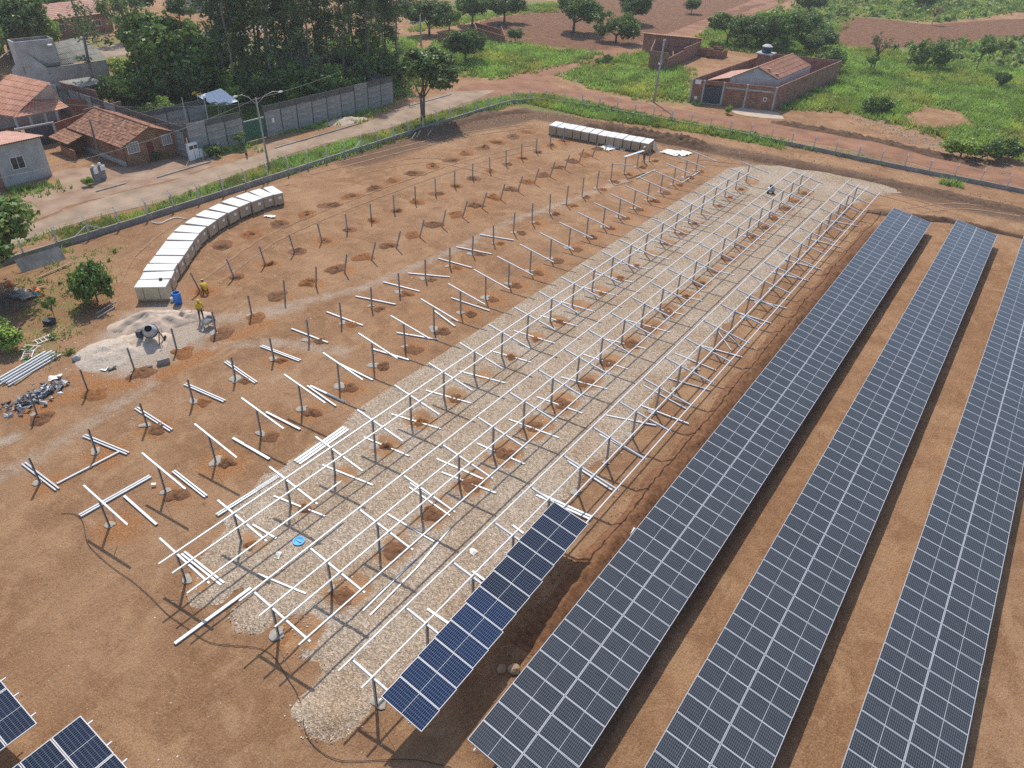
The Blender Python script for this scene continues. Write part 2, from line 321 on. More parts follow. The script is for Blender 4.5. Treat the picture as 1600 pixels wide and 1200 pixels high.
def soil_material():
    m = bpy.data.materials.new('soil'); m.use_nodes = True; nt = m.node_tree; L = nt.links; b = nt.nodes['Principled BSDF']
    b.inputs['Roughness'].default_value = .95; b.inputs['Specular IOR Level'].default_value = .12
    tc = nt.nodes.new('ShaderNodeTexCoord')
    def noi(s, d=4, rough=.55, dist=0.0, vec=None):
        n = nt.nodes.new('ShaderNodeTexNoise'); n.inputs['Scale'].default_value = s; n.inputs['Detail'].default_value = d
        n.inputs['Roughness'].default_value = rough; n.inputs['Distortion'].default_value = dist
        L.new(vec or tc.outputs['Object'], n.inputs['Vector']); return n.outputs[0]
    def mth(op, a, bb, clamp=False):
        n = nt.nodes.new('ShaderNodeMath'); n.operation = op; n.use_clamp = clamp
        for k, v in enumerate((a, bb)):
            if isinstance(v, (int, float)): n.inputs[k].default_value = v
            else: L.new(v, n.inputs[k])
        return n.outputs[0]
    def mix(f, a, bb):
        n = nt.nodes.new('ShaderNodeMix'); n.data_type = 'RGBA'
        if isinstance(f, (int, float)): n.inputs[0].default_value = f
        else: L.new(f, n.inputs[0])
        for k, v in ((6, a), (7, bb)):
            if isinstance(v, tuple): n.inputs[k].default_value = (*v, 1)
            else: L.new(v, n.inputs[k])
        return n.outputs[2]
    def sst(v, lo, hi):
        n = nt.nodes.new('ShaderNodeMapRange'); n.interpolation_type = 'SMOOTHSTEP'; n.inputs[1].default_value = lo; n.inputs[2].default_value = hi
        L.new(v, n.inputs[0]); return n.outputs[0]
    big = noi(.12, 5); mid = noi(.9, 6, .62, .6); fine = noi(9, 5, .7); grit = noi(42, 3, .7)
    mp = nt.nodes.new('ShaderNodeMapping'); mp.inputs['Scale'].default_value = (2.4, .35, 1); mp.inputs['Rotation'].default_value = (0, 0, rad(-14)); L.new(tc.outputs['Object'], mp.inputs['Vector'])
    streak = noi(1.4, 5, .65, .8, mp.outputs[0])
    big2 = noi(.33, 6, .6, 1.2)
    c = mix(sst(big, .40, .60), (.280, .146, .070), (.375, .214, .115))
    c = mix(mth('MULTIPLY', sst(big2, .52, .64), .6), c, (.47, .285, .155))
    c = mix(mth('MULTIPLY', sst(big2, .46, .34), .55), c, (.225, .108, .050))
    c = mix(mth('MULTIPLY', sst(mid, .42, .7), .5), c, (.46, .27, .145))
    c = mix(mth('MULTIPLY', sst(streak, .5, .75), .45), c, (.215, .102, .046))
    a1 = nt.nodes.new('ShaderNodeAttribute'); a1.attribute_name = 'soil'; a2 = nt.nodes.new('ShaderNodeAttribute'); a2.attribute_name = 'soil2'
    s1 = nt.nodes.new('ShaderNodeSeparateColor'); s2 = nt.nodes.new('ShaderNodeSeparateColor'); L.new(a1.outputs['Color'], s1.inputs[0]); L.new(a2.outputs['Color'], s2.inputs[0])
    nz = mth('ADD', mth('MULTIPLY', mid, .9), mth('MULTIPLY', fine, .5))      # about .7 on average
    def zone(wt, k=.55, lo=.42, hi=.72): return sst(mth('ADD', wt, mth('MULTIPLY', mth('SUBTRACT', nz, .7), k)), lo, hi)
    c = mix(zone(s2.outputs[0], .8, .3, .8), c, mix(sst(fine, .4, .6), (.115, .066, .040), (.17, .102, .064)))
    c = mix(zone(s2.outputs[1], .4), c, mix(sst(mid, .4, .62), (.125, .052, .027), (.215, .100, .052)))
    c = mix(zone(s1.outputs[0], .9, .3, .8), c, mix(sst(fine, .38, .62), (.30, .122, .042), (.46, .215, .085)))
    c = mix(zone(s1.outputs[1], .9, .25, .95), c, mix(sst(fine, .35, .65), (.42, .335, .255), (.52, .45, .375)))
    c = mix(zone(s1.outputs[2], 1.2, .35, .65), c, mix(sst(fine, .4, .6), (.10, .13, .034), (.235, .255, .075)))
    g2 = noi(13, 4, .8); g3 = noi(4.5, 5, .8)
    c = mix(mth('MULTIPLY', sst(g2, .50, .66), .5), c, (.50, .33, .21))
    c = mix(mth('MULTIPLY', sst(g2, .50, .34), .6), c, (.15, .085, .050))
    c = mix(mth('MULTIPLY', sst(g3, .54, .66), .45), c, (.42, .28, .18))
    c = mix(mth('MULTIPLY', sst(g3, .46, .34), .5), c, (.17, .095, .055))
    c = mix(mth('MULTIPLY', sst(grit, .64, .72), .6), c, (.52, .43, .34))
    c = mix(mth('MULTIPLY', sst(grit, .36, .27), .6), c, (.11, .07, .045))
    L.new(c, b.inputs['Base Color'])
    h = mth('ADD', mth('MULTIPLY', fine, 1.0), mth('ADD', mth('MULTIPLY', grit, .6), mth('MULTIPLY', streak, .7)))
    bp = nt.nodes.new('ShaderNodeBump'); bp.inputs['Strength'].default_value = .8; bp.inputs['Distance'].default_value = .11
    L.new(h, bp.inputs['Height']); L.new(bp.outputs[0], b.inputs['Normal']); return m
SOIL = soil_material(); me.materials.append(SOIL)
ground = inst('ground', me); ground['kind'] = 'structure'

# ------------------------------------------------------------------ materials shared below
M_GALV = mat('galvanised_steel', (.48, .50, .52), rough=.5, metal=.25, spec=.5, var=.12, scale=3)
M_RAIL = mat('aluminium_rail', (.62, .63, .645), rough=.5, metal=.15, spec=.5, var=.06, scale=2)
M_POST = mat('dull_steel_post', (.40, .39, .375), rough=.6, metal=.15, spec=.4, var=.25, scale=4)
M_CONC = mat('pale_concrete', (.39, .345, .29), rough=.95, var=.3, scale=3.5, bump=.4, bscale=18)
M_CONC2 = mat('weathered_concrete', (.30, .285, .265), rough=.95, var=.45, scale=1.2, bump=.35, bscale=14)
M_DIRT = mat('dug_orange_soil', (.33, .14, .052), rough=1, var=.5, scale=5, bump=.8, bscale=14)
M_BANK = mat('dark_bank_soil', (.17, .098, .058), rough=1, var=.45, scale=3, bump=.8, bscale=10)
M_DIRTB = mat('dug_brown_soil', (.24, .115, .055), rough=1, var=.5, scale=4, bump=.8, bscale=12)
M_PIT = mat('moist_soil_and_hollow_shade', (.05, .03, .02), rough=1)  # moist soil, with the shade of deep hollows put into its colour
M_WHITE = mat('white_plastic', (.80, .79, .77), rough=.45, var=.05, scale=1.5)
M_BLACK = mat('black_rubber', (.025, .025, .027), rough=.6)

# ------------------------------------------------------------------ gravel bed, with bare soil along the two post lines
def gravel_material():
    m = bpy.data.materials.new('crushed_gravel'); m.use_nodes = True; nt = m.node_tree; L = nt.links; b = nt.nodes['Principled BSDF']
    b.inputs['Roughness'].default_value = .95; b.inputs['Specular IOR Level'].default_value = .15
    tc = nt.nodes.new('ShaderNodeTexCoord'); v = nt.nodes.new('ShaderNodeTexVoronoi'); v.inputs['Scale'].default_value = 14; L.new(tc.outputs['Object'], v.inputs['Vector'])
    v2 = nt.nodes.new('ShaderNodeTexVoronoi'); v2.inputs['Scale'].default_value = 38; L.new(tc.outputs['Object'], v2.inputs['Vector'])
    r = nt.nodes.new('ShaderNodeValToRGB'); e = r.color_ramp.elements; e[0].position = 0; e[0].color = (.17, .13, .092, 1); e[1].position = 1; e[1].color = (.64, .535, .42, 1)
    for p, c in ((.32, (.27, .215, .16)), (.55, (.39, .32, .247)), (.75, (.50, .42, .33))): q = e.new(p); q.color = (*c, 1)
    s = nt.nodes.new('ShaderNodeSeparateColor'); L.new(v.outputs['Color'], s.inputs[0]); s2 = nt.nodes.new('ShaderNodeSeparateColor'); L.new(v2.outputs['Color'], s2.inputs[0])
    ad = nt.nodes.new('ShaderNodeMath'); ad.operation = 'ADD'; h1 = nt.nodes.new('ShaderNodeMath'); h1.operation = 'MULTIPLY'; h1.inputs[1].default_value = .6
    h2 = nt.nodes.new('ShaderNodeMath'); h2.operation = 'MULTIPLY'; h2.inputs[1].default_value = .4
    L.new(s.outputs[0], h1.inputs[0]); L.new(s2.outputs[0], h2.inputs[0]); L.new(h1.outputs[0], ad.inputs[0]); L.new(h2.outputs[0], ad.inputs[1]); L.new(ad.outputs[0], r.inputs[0])
    # soil rows: distance to the post lines x=-10.1 and x=-16.1, ragged by noise, strongest between posts' mounds
    n = nt.nodes.new('ShaderNodeTexNoise'); n.inputs['Scale'].default_value = 1.1; n.inputs['Detail'].default_value = 6; n.inputs['Roughness'].default_value = .65; L.new(tc.outputs['Object'], n.inputs['Vector'])
    big = nt.nodes.new('ShaderNodeTexNoise'); big.inputs['Scale'].default_value = .25; big.inputs['Detail'].default_value = 4; L.new(tc.outputs['Object'], big.inputs['Vector'])
    at = nt.nodes.new('ShaderNodeAttribute'); at.attribute_name = 'tint'; sa = nt.nodes.new('ShaderNodeSeparateColor'); L.new(at.outputs['Color'], sa.inputs[0])
    k1 = nt.nodes.new('ShaderNodeMath'); k1.operation = 'MULTIPLY_ADD'; k1.inputs[1].default_value = .9; L.new(n.outputs[0], k1.inputs[0]); L.new(sa.outputs[0], k1.inputs[2])
    mr = nt.nodes.new('ShaderNodeMapRange'); mr.interpolation_type = 'SMOOTHSTEP'; mr.inputs[1].default_value = .82; mr.inputs[2].default_value = 1.02; L.new(k1.outputs[0], mr.inputs[0])
    so_ = nt.nodes.new('ShaderNodeValToRGB'); so_.color_ramp.elements[0].color = (.235, .130, .068, 1); so_.color_ramp.elements[1].color = (.40, .22, .11, 1); so_.color_ramp.elements[0].position = .35; so_.color_ramp.elements[1].position = .65
    L.new(n.outputs[0], so_.inputs[0])
    tn = nt.nodes.new('ShaderNodeMix'); tn.data_type = 'RGBA'; tn.blend_type = 'MULTIPLY'; tn.inputs[0].default_value = 1
    tr = nt.nodes.new('ShaderNodeValToRGB'); tr.color_ramp.elements[0].color = (.90, .80, .70, 1); tr.color_ramp.elements[1].color = (1.05, 1.02, 1, 1); tr.color_ramp.elements[0].position = .35; tr.color_ramp.elements[1].position = .62
    L.new(big.outputs[0], tr.inputs[0]); L.new(r.outputs[0], tn.inputs[6]); L.new(tr.outputs[0], tn.inputs[7])
    x = nt.nodes.new('ShaderNodeMix'); x.data_type = 'RGBA'; L.new(mr.outputs[0], x.inputs[0]); L.new(tn.outputs[2], x.inputs[6]); L.new(so_.outputs[0], x.inputs[7]); L.new(x.outputs[2], b.inputs['Base Color'])
    bp = nt.nodes.new('ShaderNodeBump'); bp.inputs['Strength'].default_value = .8; bp.inputs['Distance'].default_value = .05; L.new(v.outputs['Distance'], bp.inputs['Height']); L.new(bp.outputs[0], b.inputs['Normal'])
    return m
M_GRAV = gravel_material()
GRAVEL = gp(292, 925, 318, 880, 352, 838, 372, 792, 420, 748, 470, 715, 520, 680, 562, 640, 600, 598, 650, 580, 688, 548, 720, 505, 775, 478, 830, 440, 892, 398, 960, 352, 1030, 312, 1090, 282, 1130, 264, 1190, 258, 1250, 262,
            1320, 274, 1385, 290, 1404, 300, 1370, 306, 1318, 320, 1290, 345, 1215, 418, 1140, 495, 1060, 585, 1010, 640, 962, 700, 905, 742, 868, 785, 800, 862, 735, 935, 690, 985, 655, 1030, 605, 1062,
            600, 1085, 560, 1120, 530, 1145, 490, 1142, 458, 1112, 470, 1088, 510, 1052, 500, 1030, 460, 1022, 446, 1005, 480, 985, 460, 962, 430, 965, 405, 985, 372, 982, 366, 955, 395, 930, 372, 915, 340, 945, 300, 948)
def gravel():
    P = [(q.x, q.y) for q in ragged(GRAVEL, .5, .35, True, 3.0)]
    c = .25; xs = np.arange(-20, 2.5, c); ys = np.arange(-8, 84, c); XX, YY = np.meshgrid(xs, ys)
    ins = inside(P, XX, YY); d = dist_line(P+[P[0]], XX, YY); sd = np.where(ins, d, -d)
    keep = sd > -.75
    z = np.clip(sd*.11+.006, -.09, .045)+(vnoise(XX+50, YY+50, .5, 9)-.5)*.03
    pile = np.exp(-(((XX+4.9)/1.9)**2+((YY+2.6)/1.2)**2)); z = z+.28*pile*(.7+.6*vnoise(XX+50, YY+50, .45, 4))*np.clip(sd/.8, 0, 1)
    soil = np.zeros_like(XX)
    for r, x0, a in ((2, .65, .72), (3, .45, .60), (1, .6, .62)):
        for i in range(ROWN[r]):
            px, py = rp(r, i); soil = np.maximum(soil, (a+.12*math.sin(i*7.3+r))*np.exp(-(((XX-px-x0)/1.15)**4+((YY-py-.45)/(1.45 if r == 2 else 1.15))**4)))
    soil = np.maximum(soil, np.where(sd < 1.2, np.clip((1.0-sd)*.36, 0, .5), 0)); soil = np.maximum(soil, .40*(vnoise(XX+50, YY+50, 3.0, 41) > .6)*vnoise(XX+50, YY+50, 1.2, 42))
    soil = np.maximum(soil, .42*np.exp(-((XX+10.2)/.9)**4)*(YY > 2)*(YY < 62)); soil = np.maximum(soil, .36*np.exp(-((XX+4.0)/.9)**4)*(YY > 14))
    idx = -np.ones(XX.shape, int); cell = keep[:-1, :-1] & keep[1:, :-1] & keep[:-1, 1:] & keep[1:, 1:]
    used = np.zeros_like(keep); used[:-1, :-1] |= cell; used[1:, :-1] |= cell; used[:-1, 1:] |= cell; used[1:, 1:] |= cell
    idx[used] = np.arange(used.sum()); V = np.stack([XX[used], YY[used], z[used]], 1)
    F = np.stack([idx[:-1, :-1][cell], idx[:-1, 1:][cell], idx[1:, 1:][cell], idx[1:, :-1][cell]], 1)
    T = np.repeat(soil[used][:, None], 3, 1)
    o = inst('gravel_bed', bulk('gravel_bed', V, F, T, M_GRAV)); o['kind'] = 'structure'
    # loose stones over the bed and round its edge
    q = NP.random((90000, 2))*np.array([22.5, 91])+np.array([-20, -8]); dd = dist_line(P+[P[0]], q[:, 0], q[:, 1]); si = np.where(inside(P, q[:, 0], q[:, 1]), dd, -dd)
    near = np.clip(1.25-q[:, 1]/45, .25, 1)
    ok = (si > -.5) & (NP.random(len(q)) < np.where(si > .4, .40, .75*np.clip((si+.5)/.9, 0, 1)))*(NP.random(len(q)) < near); q = q[ok]
    return q
ST = gravel()
def stones(name, q, size, z0, cols, m, kind='stuff'):
    n = len(q); base = np.array([(-1, -.6, 0), (1, -.7, 0), (.1, 1, 0), (.05, 0, .75)]); F0 = np.array([(0, 1, 3), (1, 2, 3), (2, 0, 3)])
    a = NP.random(n)*6.283; s = size*(.6+.9*NP.random(n)); ca, sa = np.cos(a), np.sin(a)
    b = base[None]*s[:, None, None]*(.8+.4*NP.random((n, 4, 1)))
    V = np.stack([b[..., 0]*ca[:, None]-b[..., 1]*sa[:, None]+q[:, :1], b[..., 0]*sa[:, None]+b[..., 1]*ca[:, None]+q[:, 1:2], b[..., 2]+(z0 if np.isscalar(z0) else z0[:, None])], -1).reshape(-1, 3)
    F = (F0[None]+4*np.arange(n)[:, None, None]).reshape(-1, 3)
    c = np.array(cols)[NP.integers(0, len(cols), n)]*(.8+.4*NP.random((n, 1))); T = np.repeat(c, 4, 0)
    o = inst(name, bulk(name, V, F, T, m)); o['kind'] = kind; return o
M_STONE = mat('loose_stone', (1, 1, 1), rough=.95, spec=.15, attr='tint')
stones('gravel_stones', ST, .042, .035, [(.52, .44, .36), (.36, .30, .24), (.24, .19, .15), (.58, .51, .43), (.42, .33, .25)], M_STONE)
# ------------------------------------------------------------------ solar panels
def cell_material(name, c1, c2, line, rough, dust, spec=.42):
    m = bpy.data.materials.new(name); m.use_nodes = True; nt = m.node_tree; L = nt.links; b = nt.nodes['Principled BSDF']
    b.inputs['Roughness'].default_value = rough; b.inputs['Specular IOR Level'].default_value = spec; b.inputs['IOR'].default_value = 1.5
    uv = nt.nodes.new('ShaderNodeUVMap'); sp = nt.nodes.new('ShaderNodeSeparateXYZ'); L.new(uv.outputs[0], sp.inputs[0])
    def M(op, a, bb=0.0, cc=0.0):
        n = nt.nodes.new('ShaderNodeMath'); n.operation = op
        for k, v in enumerate((a, bb, cc)):
            if isinstance(v, (int, float)): n.inputs[k].default_value = v
            else: L.new(v, n.inputs[k])
        return n.outputs[0]
    def grid(s, cnt, half):                                   # 1 on the thin line between cells
        f = M('FRACT', M('MULTIPLY', s, float(cnt))); d = M('MINIMUM', f, M('SUBTRACT', 1.0, f)); return M('LESS_THAN', d, half)
    ln = M('MAXIMUM', grid(sp.outputs[0], 24, .075), grid(sp.outputs[1], 6, .034))
    mid = M('LESS_THAN', M('ABSOLUTE', M('SUBTRACT', sp.outputs[0], .5)), .005)
    edge = M('MAXIMUM', M('MAXIMUM', M('LESS_THAN', sp.outputs[0], .004), M('GREATER_THAN', sp.outputs[0], .996)), M('MAXIMUM', M('LESS_THAN', sp.outputs[1], .008), M('GREATER_THAN', sp.outputs[1], .992)))
    oi = nt.nodes.new('ShaderNodeObjectInfo')
    r = nt.nodes.new('ShaderNodeMix'); r.data_type = 'RGBA'; L.new(oi.outputs['Random'], r.inputs[0]); r.inputs[6].default_value = (*c1, 1); r.inputs[7].default_value = (*c2, 1)
    x = nt.nodes.new('ShaderNodeMix'); x.data_type = 'RGBA'; L.new(ln, x.inputs[0]); L.new(r.outputs[2], x.inputs[6]); x.inputs[7].default_value = (*line, 1)
    tc = nt.nodes.new('ShaderNodeTexCoord'); n = nt.nodes.new('ShaderNodeTexNoise'); n.inputs['Scale'].default_value = 1.6; n.inputs['Detail'].default_value = 4; L.new(tc.outputs['Object'], n.inputs['Vector'])
    d = nt.nodes.new('ShaderNodeMix'); d.data_type = 'RGBA'; L.new(M('MULTIPLY', n.outputs[0], dust), d.inputs[0]); L.new(x.outputs[2], d.inputs[6]); d.inputs[7].default_value = (.36, .33, .29, 1)
    x2 = nt.nodes.new('ShaderNodeMix'); x2.data_type = 'RGBA'; L.new(M('MAXIMUM', mid, edge), x2.inputs[0]); L.new(d.outputs[2], x2.inputs[6]); x2.inputs[7].default_value = (.50, .52, .54, 1)
    L.new(x2.outputs[2], b.inputs['Base Color']); return m
M_CELL_OLD = cell_material('dusty_solar_cells', (.014, .019, .027), (.021, .027, .037), (.135, .155, .175), .14, .10, .24)
M_CELL_SKY = cell_material('sky_tinted_solar_cells', (.004, .012, .040), (.005, .015, .050), (.13, .18, .29), .10, .02, .16)  # near-end cells bluer: sky reflection painted into the colour
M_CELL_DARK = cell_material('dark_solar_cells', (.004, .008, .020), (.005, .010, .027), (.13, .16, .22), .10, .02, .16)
M_FRAME = mat('panel_frame_aluminium', (.55, .56, .58), rough=.35, metal=.3, spec=.5)
def panel_mesh(name, L, W, cell, fw=.021, t=.038):
    mb = MB()
    mb.box((L/2, fw/2, -t/2), (L, fw, t)); mb.box((L/2, W-fw/2, -t/2), (L, fw, t))
    mb.box((fw/2, W/2, -t/2), (fw, W-2*fw, t)); mb.box((L-fw/2, W/2, -t/2), (fw, W-2*fw, t))
    vs = [(fw, fw, -.004), (L-fw, fw, -.004), (L-fw, W-fw, -.004), (fw, W-fw, -.004)]
    mb.add(vs, [(0, 1, 2, 3)], 1, [[(0, 0), (1, 0), (1, 1), (0, 1)]])
    vb = [(x, y, -.03) for x, y, z in vs]; mb.add(vb, [(3, 2, 1, 0)], 2)
    return mb.mesh(name, [M_FRAME, cell, M_WHITE])
PW, PL = .9924, 1.978                                       # old panels: pitch along and across the table
ME_OLD = panel_mesh('solar_panel', 1.958, .978, M_CELL_OLD)
ME_NEW = panel_mesh('solar_panel', 2.135, 1.09, M_CELL_SKY)
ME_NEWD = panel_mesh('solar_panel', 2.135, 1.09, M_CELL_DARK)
# metalwork
ME_TPOST = MB().box((0, 0, .68), (.09, .07, 1.36)).mesh('post', M_POST)
TT = rad(8.97)
ME_TBEAM = MB().box((0, 0, 0), (3.7, .06, .09)).mesh('beam', M_GALV)
def solar_table(x0, ys, ye, label):
    t = empty('solar_table', (x0, ys, 0), 0, label, 'solar table', 'finished rows of solar panels'); n = int(round((ye-ys)/PW)); ct, st = math.cos(TT), math.sin(TT)
    ZL = 1.68
    for k in range(n):
        for c in (0, 1):
            inst('solar_panel', ME_OLD, t, (c*PL*ct, k*PW+R_.uniform(-.003, .003), ZL-c*PL*st+R_.uniform(-.004, .004)), (R_.uniform(-.004, .004), TT+R_.uniform(-.007, .007), 0))
    k = 1.0
    while k < n*PW:
        inst('post', ME_TPOST, t, (1.5, k, 0)); inst('beam', ME_TBEAM, t, (1.97, k, ZL-1.97*math.tan(TT)-.15), (0, TT, 0)); k += PIT
    for u in (.42, 1.52, 2.42, 3.5):
        z = ZL-u*st-.072
        MB().box((0, 0, 0), (.045, n*PW+.3, .06)).obj('rail', M_RAIL, t, loc=(u*ct, n*PW/2, z), rot=(0, TT, 0))
    return t
yend = {1: 71.45, 2: 72.45, 3: 73.2}
solar_table(0.0, 0.0, 72*PW, 'long finished solar table nearest the unfinished frames, grey dusty panels')
solar_table(5.965, 72.45-70*PW, 72.45, 'long solar table of grey panels standing between two other full tables')
solar_table(11.97, 73.1-68*PW, 73.1, 'full solar table at the edge of the field, cut by the right border')

# new tables at the corner of the picture (near side)
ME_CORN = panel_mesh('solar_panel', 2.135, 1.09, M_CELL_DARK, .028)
def near_table(xl, zl, yfar, n, ncol, label):
    t = empty('solar_table', (xl, yfar, 0), 0, label, 'solar table', 'new dark solar tables at the corner'); a = rad(8)
    for k in range(n):
        for c in range(ncol):
            inst('solar_panel', ME_CORN, t, (c*2.165*math.cos(a), -(k+1)*1.12, zl-c*2.165*math.sin(a)), (0, a, 0))
    for k in range(3):
        yy = -1.0-PIT*k
        if -yy < n*1.12:
            MB().box((1.35, yy, .95), (.10, .07, 1.9)).obj('post', M_POST, t); MB().bar((.1, yy, zl-.15), (4.1, yy, zl-.15-4*math.tan(a)), .06, .1).obj('beam', M_GALV, t)
    for u in (.45, 1.65, 2.6, 3.8): MB().box((u, -n*1.12/2+.12, zl-.075-u*math.tan(a)), (.05, n*1.12+.08, .06)).obj('rail', M_RAIL, t)
    return t
p = G(127, 1117, 2.25); near_table(p.x, 2.25, p.y, 5, 2, 'dark new solar table with its corner peak at the bottom border')
p = G(59, 1129, 1.65); near_table(p.x-4.25, 2.25, p.y, 4, 2, 'dark new solar table cut off by the left border')

# ------------------------------------------------------------------ mounting frames
TH = rad(8.7); BX0, BX1, BZ = -1.25, 2.42, 2.26
def bz(dx): return BZ-(dx-BX0)*math.tan(TH)
BL = (BX1-BX0)/math.cos(TH)
def channel(mb, a, b, w_, h_, t=.006, mi=0, up=(0, 0, 1)):
    """C-section bar open downwards"""
    a, b = Vector(a), Vector(b); d = (b-a).normalized(); u = Vector(up); y = u.cross(d).normalized(); z = d.cross(y)
    mb.bar(a, b, w_, t, mi, up)
    for s in (-1, 1): mb.bar(a+y*s*(w_/2-t/2)-z*(h_/2+t/2), b+y*s*(w_/2-t/2)-z*(h_/2+t/2), t, h_, mi, up)
    return mb
ME_POST = MB()
ME_POST.box((-.045, 0, 1.0), (.012, .075, 2.14)).box((.012, -.034, 1.0), (.10, .012, 2.14)).box((.012, .034, 1.0), (.10, .012, 2.14))
ME_POST = ME_POST.mesh('post', M_POST)
ME_POSTL = MB().box((-.045, 0, .9), (.012, .085, 1.8)).box((.015, -.038, .9), (.10, .012, 1.8)).box((.015, .038, .9), (.10, .012, 1.8)).mesh('post', M_POST)
ME_POSTG = MB().box((-.045, 0, .9), (.012, .10, 1.8)).box((.015, -.044, .9), (.11, .012, 1.8)).box((.015, .044, .9), (.11, .012, 1.8)).mesh('post', M_GALV)
ME_BEAM = channel(MB(), (BX0, 0, BZ), (BX1, 0, bz(BX1)), .095, .09).mesh('beam', M_GALV)
ME_BR1 = MB().bar((0.02, .05, .85), (1.0, .05, bz(1.0)-.06), .028, .006, up=(0, 1, 0)).mesh('brace', M_GALV)
ME_BR2 = MB().bar((-.03, -.05, 1.45), (-1.02, -.05, bz(-1.02)-.06), .028, .006, up=(0, 1, 0)).mesh('brace', M_GALV)
def footing_mesh(k):
    rr = random.Random(k); mb = MB(); n = 14; prof = [(.40, -.02), (.36, .008), (.24, .02), (.05, .028)]; vs = []; fs = []
    sx = [1+.55*mnoise.noise(Vector((math.cos(a*6.283/n)*1.3, math.sin(a*6.283/n)*1.3, k*3.7))) for a in range(n)]
    for r, z in prof:
        for a in range(n): q = sx[a]*r; vs.append((q*math.cos(a*6.283/n)*1.15, q*math.sin(a*6.283/n)*.9, z))
    for i in range(3):
        for a in range(n): b = (a+1) % n; fs.append((i*n+a, i*n+b, (i+1)*n+b, (i+1)*n+a))
    fs.append(tuple(3*n+a for a in range(n))); return mb.add(vs, fs).mesh('footing', M_CONC)
ME_FOOT = [footing_mesh(k) for k in range(5)]
def mound_mesh(name, k, m, pit=False, n=22, rings=9):
    """an uneven heap of dug soil; with a hole through its middle if pit"""
    vs = []; fs = []; mi = []
    for i in range(rings):
        t = i/(rings-1)
        for a in range(n):
            an = 6.283*a/n; lob = 1+.6*mnoise.noise(Vector((math.cos(an)*1.2+k*5, math.sin(an)*1.2, k*2.1)))
            r = (1-t)*lob if not pit else (.27+.73*(1-t)*lob)
            if pit: h = math.exp(-((r-.52)/.26)**2)*max(.12, .5+.62*math.sin(an+k)); h = h if i < rings-1 else -.02
            else: h = (1-r*r/(lob*lob+.01))*1.0
            h *= .75+.7*mnoise.noise(Vector((r*3*math.cos(an), r*3*math.sin(an), k*9)))+.45*mnoise.noise(Vector((r*8*math.cos(an), r*8*math.sin(an), k*5)))
            vs.append((r*math.cos(an), r*math.sin(an), max(h, 0)-.03*(i == 0)))
    for i in range(rings-1):
        for a in range(n):
            b = (a+1) % n; fs.append((i*n+a, i*n+b, (i+1)*n+b, (i+1)*n+a)); mi.append(0)
    fs.append(tuple((rings-1)*n+a for a in range(n))); mi.append(1 if pit else 0)  # flat pit floor, darkened in place of a deep hole's shade
    return meshof(name, vs, fs, [m, M_PIT], mi, None, True)
ME_MOUND = [mound_mesh('dirt_mound', k, M_DIRT if k % 2 else M_DIRTB) for k in range(6)]
ME_PIT = [mound_mesh('dirt_mound', 20+k, M_DIRT if k % 2 else M_DIRTB, True) for k in range(4)]
ROWNAME = {1: 'half-panelled row', 2: 'four-rail row', 3: 'two-rail row', 4: 'T-frame row', 5: 'beam-strewn post row', 6: 'sand-pile post row', 7: 'post row nearest the pallets', 8: 'row of open holes'}
RAILT = {1: (.012, .335, .575, .965), 2: (.012, .335, .575, .945), 3: (.345, .575), 4: ()}
def rail_seg(t, x, z, ya, yb):
    """one rail, cut into lengths of two bays with spliced joints"""
    y = ya
    while y < yb-.05:
        e = min(y+2*PIT, yb); mb = MB(); mb.box((0, (y+e)/2, 0), (.062, e-y-.012, .07)); mb.box((0, e, .037), (.03, .25, .006))
        mb.obj('rail', M_RAIL, t, loc=(x, 0, z), rot=(0, TH, 0)); y = e
foots = []
for r in (1, 2, 3):
    x0, y0 = rp(r, 0)
    lab = {1: 'railed steel frame row with dark new panels fixed along its near end', 2: 'railed steel frame row with four long rails and no panels, between two others',
           3: 'steel frame row carrying only two long rails over the gravel edge'}[r]
    t = empty('mounting_frame', (x0, y0, 0), 0, lab, 'mounting frame', 'railed mounting frames over the gravel')
    for i in range(ROWN[r]):
        y = PIT*i; inst('post', ME_POST, t, (R_.uniform(-.02, .02), y, 0), (R_.uniform(-.012, .012), R_.uniform(-.012, .012), 0)); inst('beam', ME_BEAM, t, (0, y, 0))
        inst('brace', ME_BR1, t, (0, y, 0)); inst('brace', ME_BR2, t, (0, y, 0))
        inst('footing', R_.choice(ME_FOOT), t, (R_.uniform(-.22, 0), y+R_.uniform(-.05, .15), .045), (0, 0, R_.uniform(0, 6)), R_.uniform(.5, .85))
    ye = PIT*(ROWN[r]-1)
    for j, tt in enumerate(RAILT[r]):
        dx = BX0+tt*(BX1-BX0); z = bz(dx)+.045
        ya = -.75 if r != 3 else -.9; yb = ye+.8
        if r == 2 and j == 3: yb = ye-.6
        if r == 3: yb = ye-2.2
        rail_seg(t, dx, z, ya+.1*j, yb)
    if r == 3: rail_seg(t, BX0+.94*(BX1-BX0), bz(BX0+.94*(BX1-BX0))+.045, -1.0, 2.55*PIT)
    if r == 1:
        zt = lambda dx: bz(dx)+.045+.035+.05+.07
        for k in range(12):
            off = -.05-.034*k-(.06 if k > 4 else 0)-(.05 if k > 7 else 0)
            dx = .87+off
            inst('solar_panel', ME_NEW if k < 6 else ME_NEWD, t, (dx, -.40+k*1.108, zt(dx)-.07), (0, TH, 0))
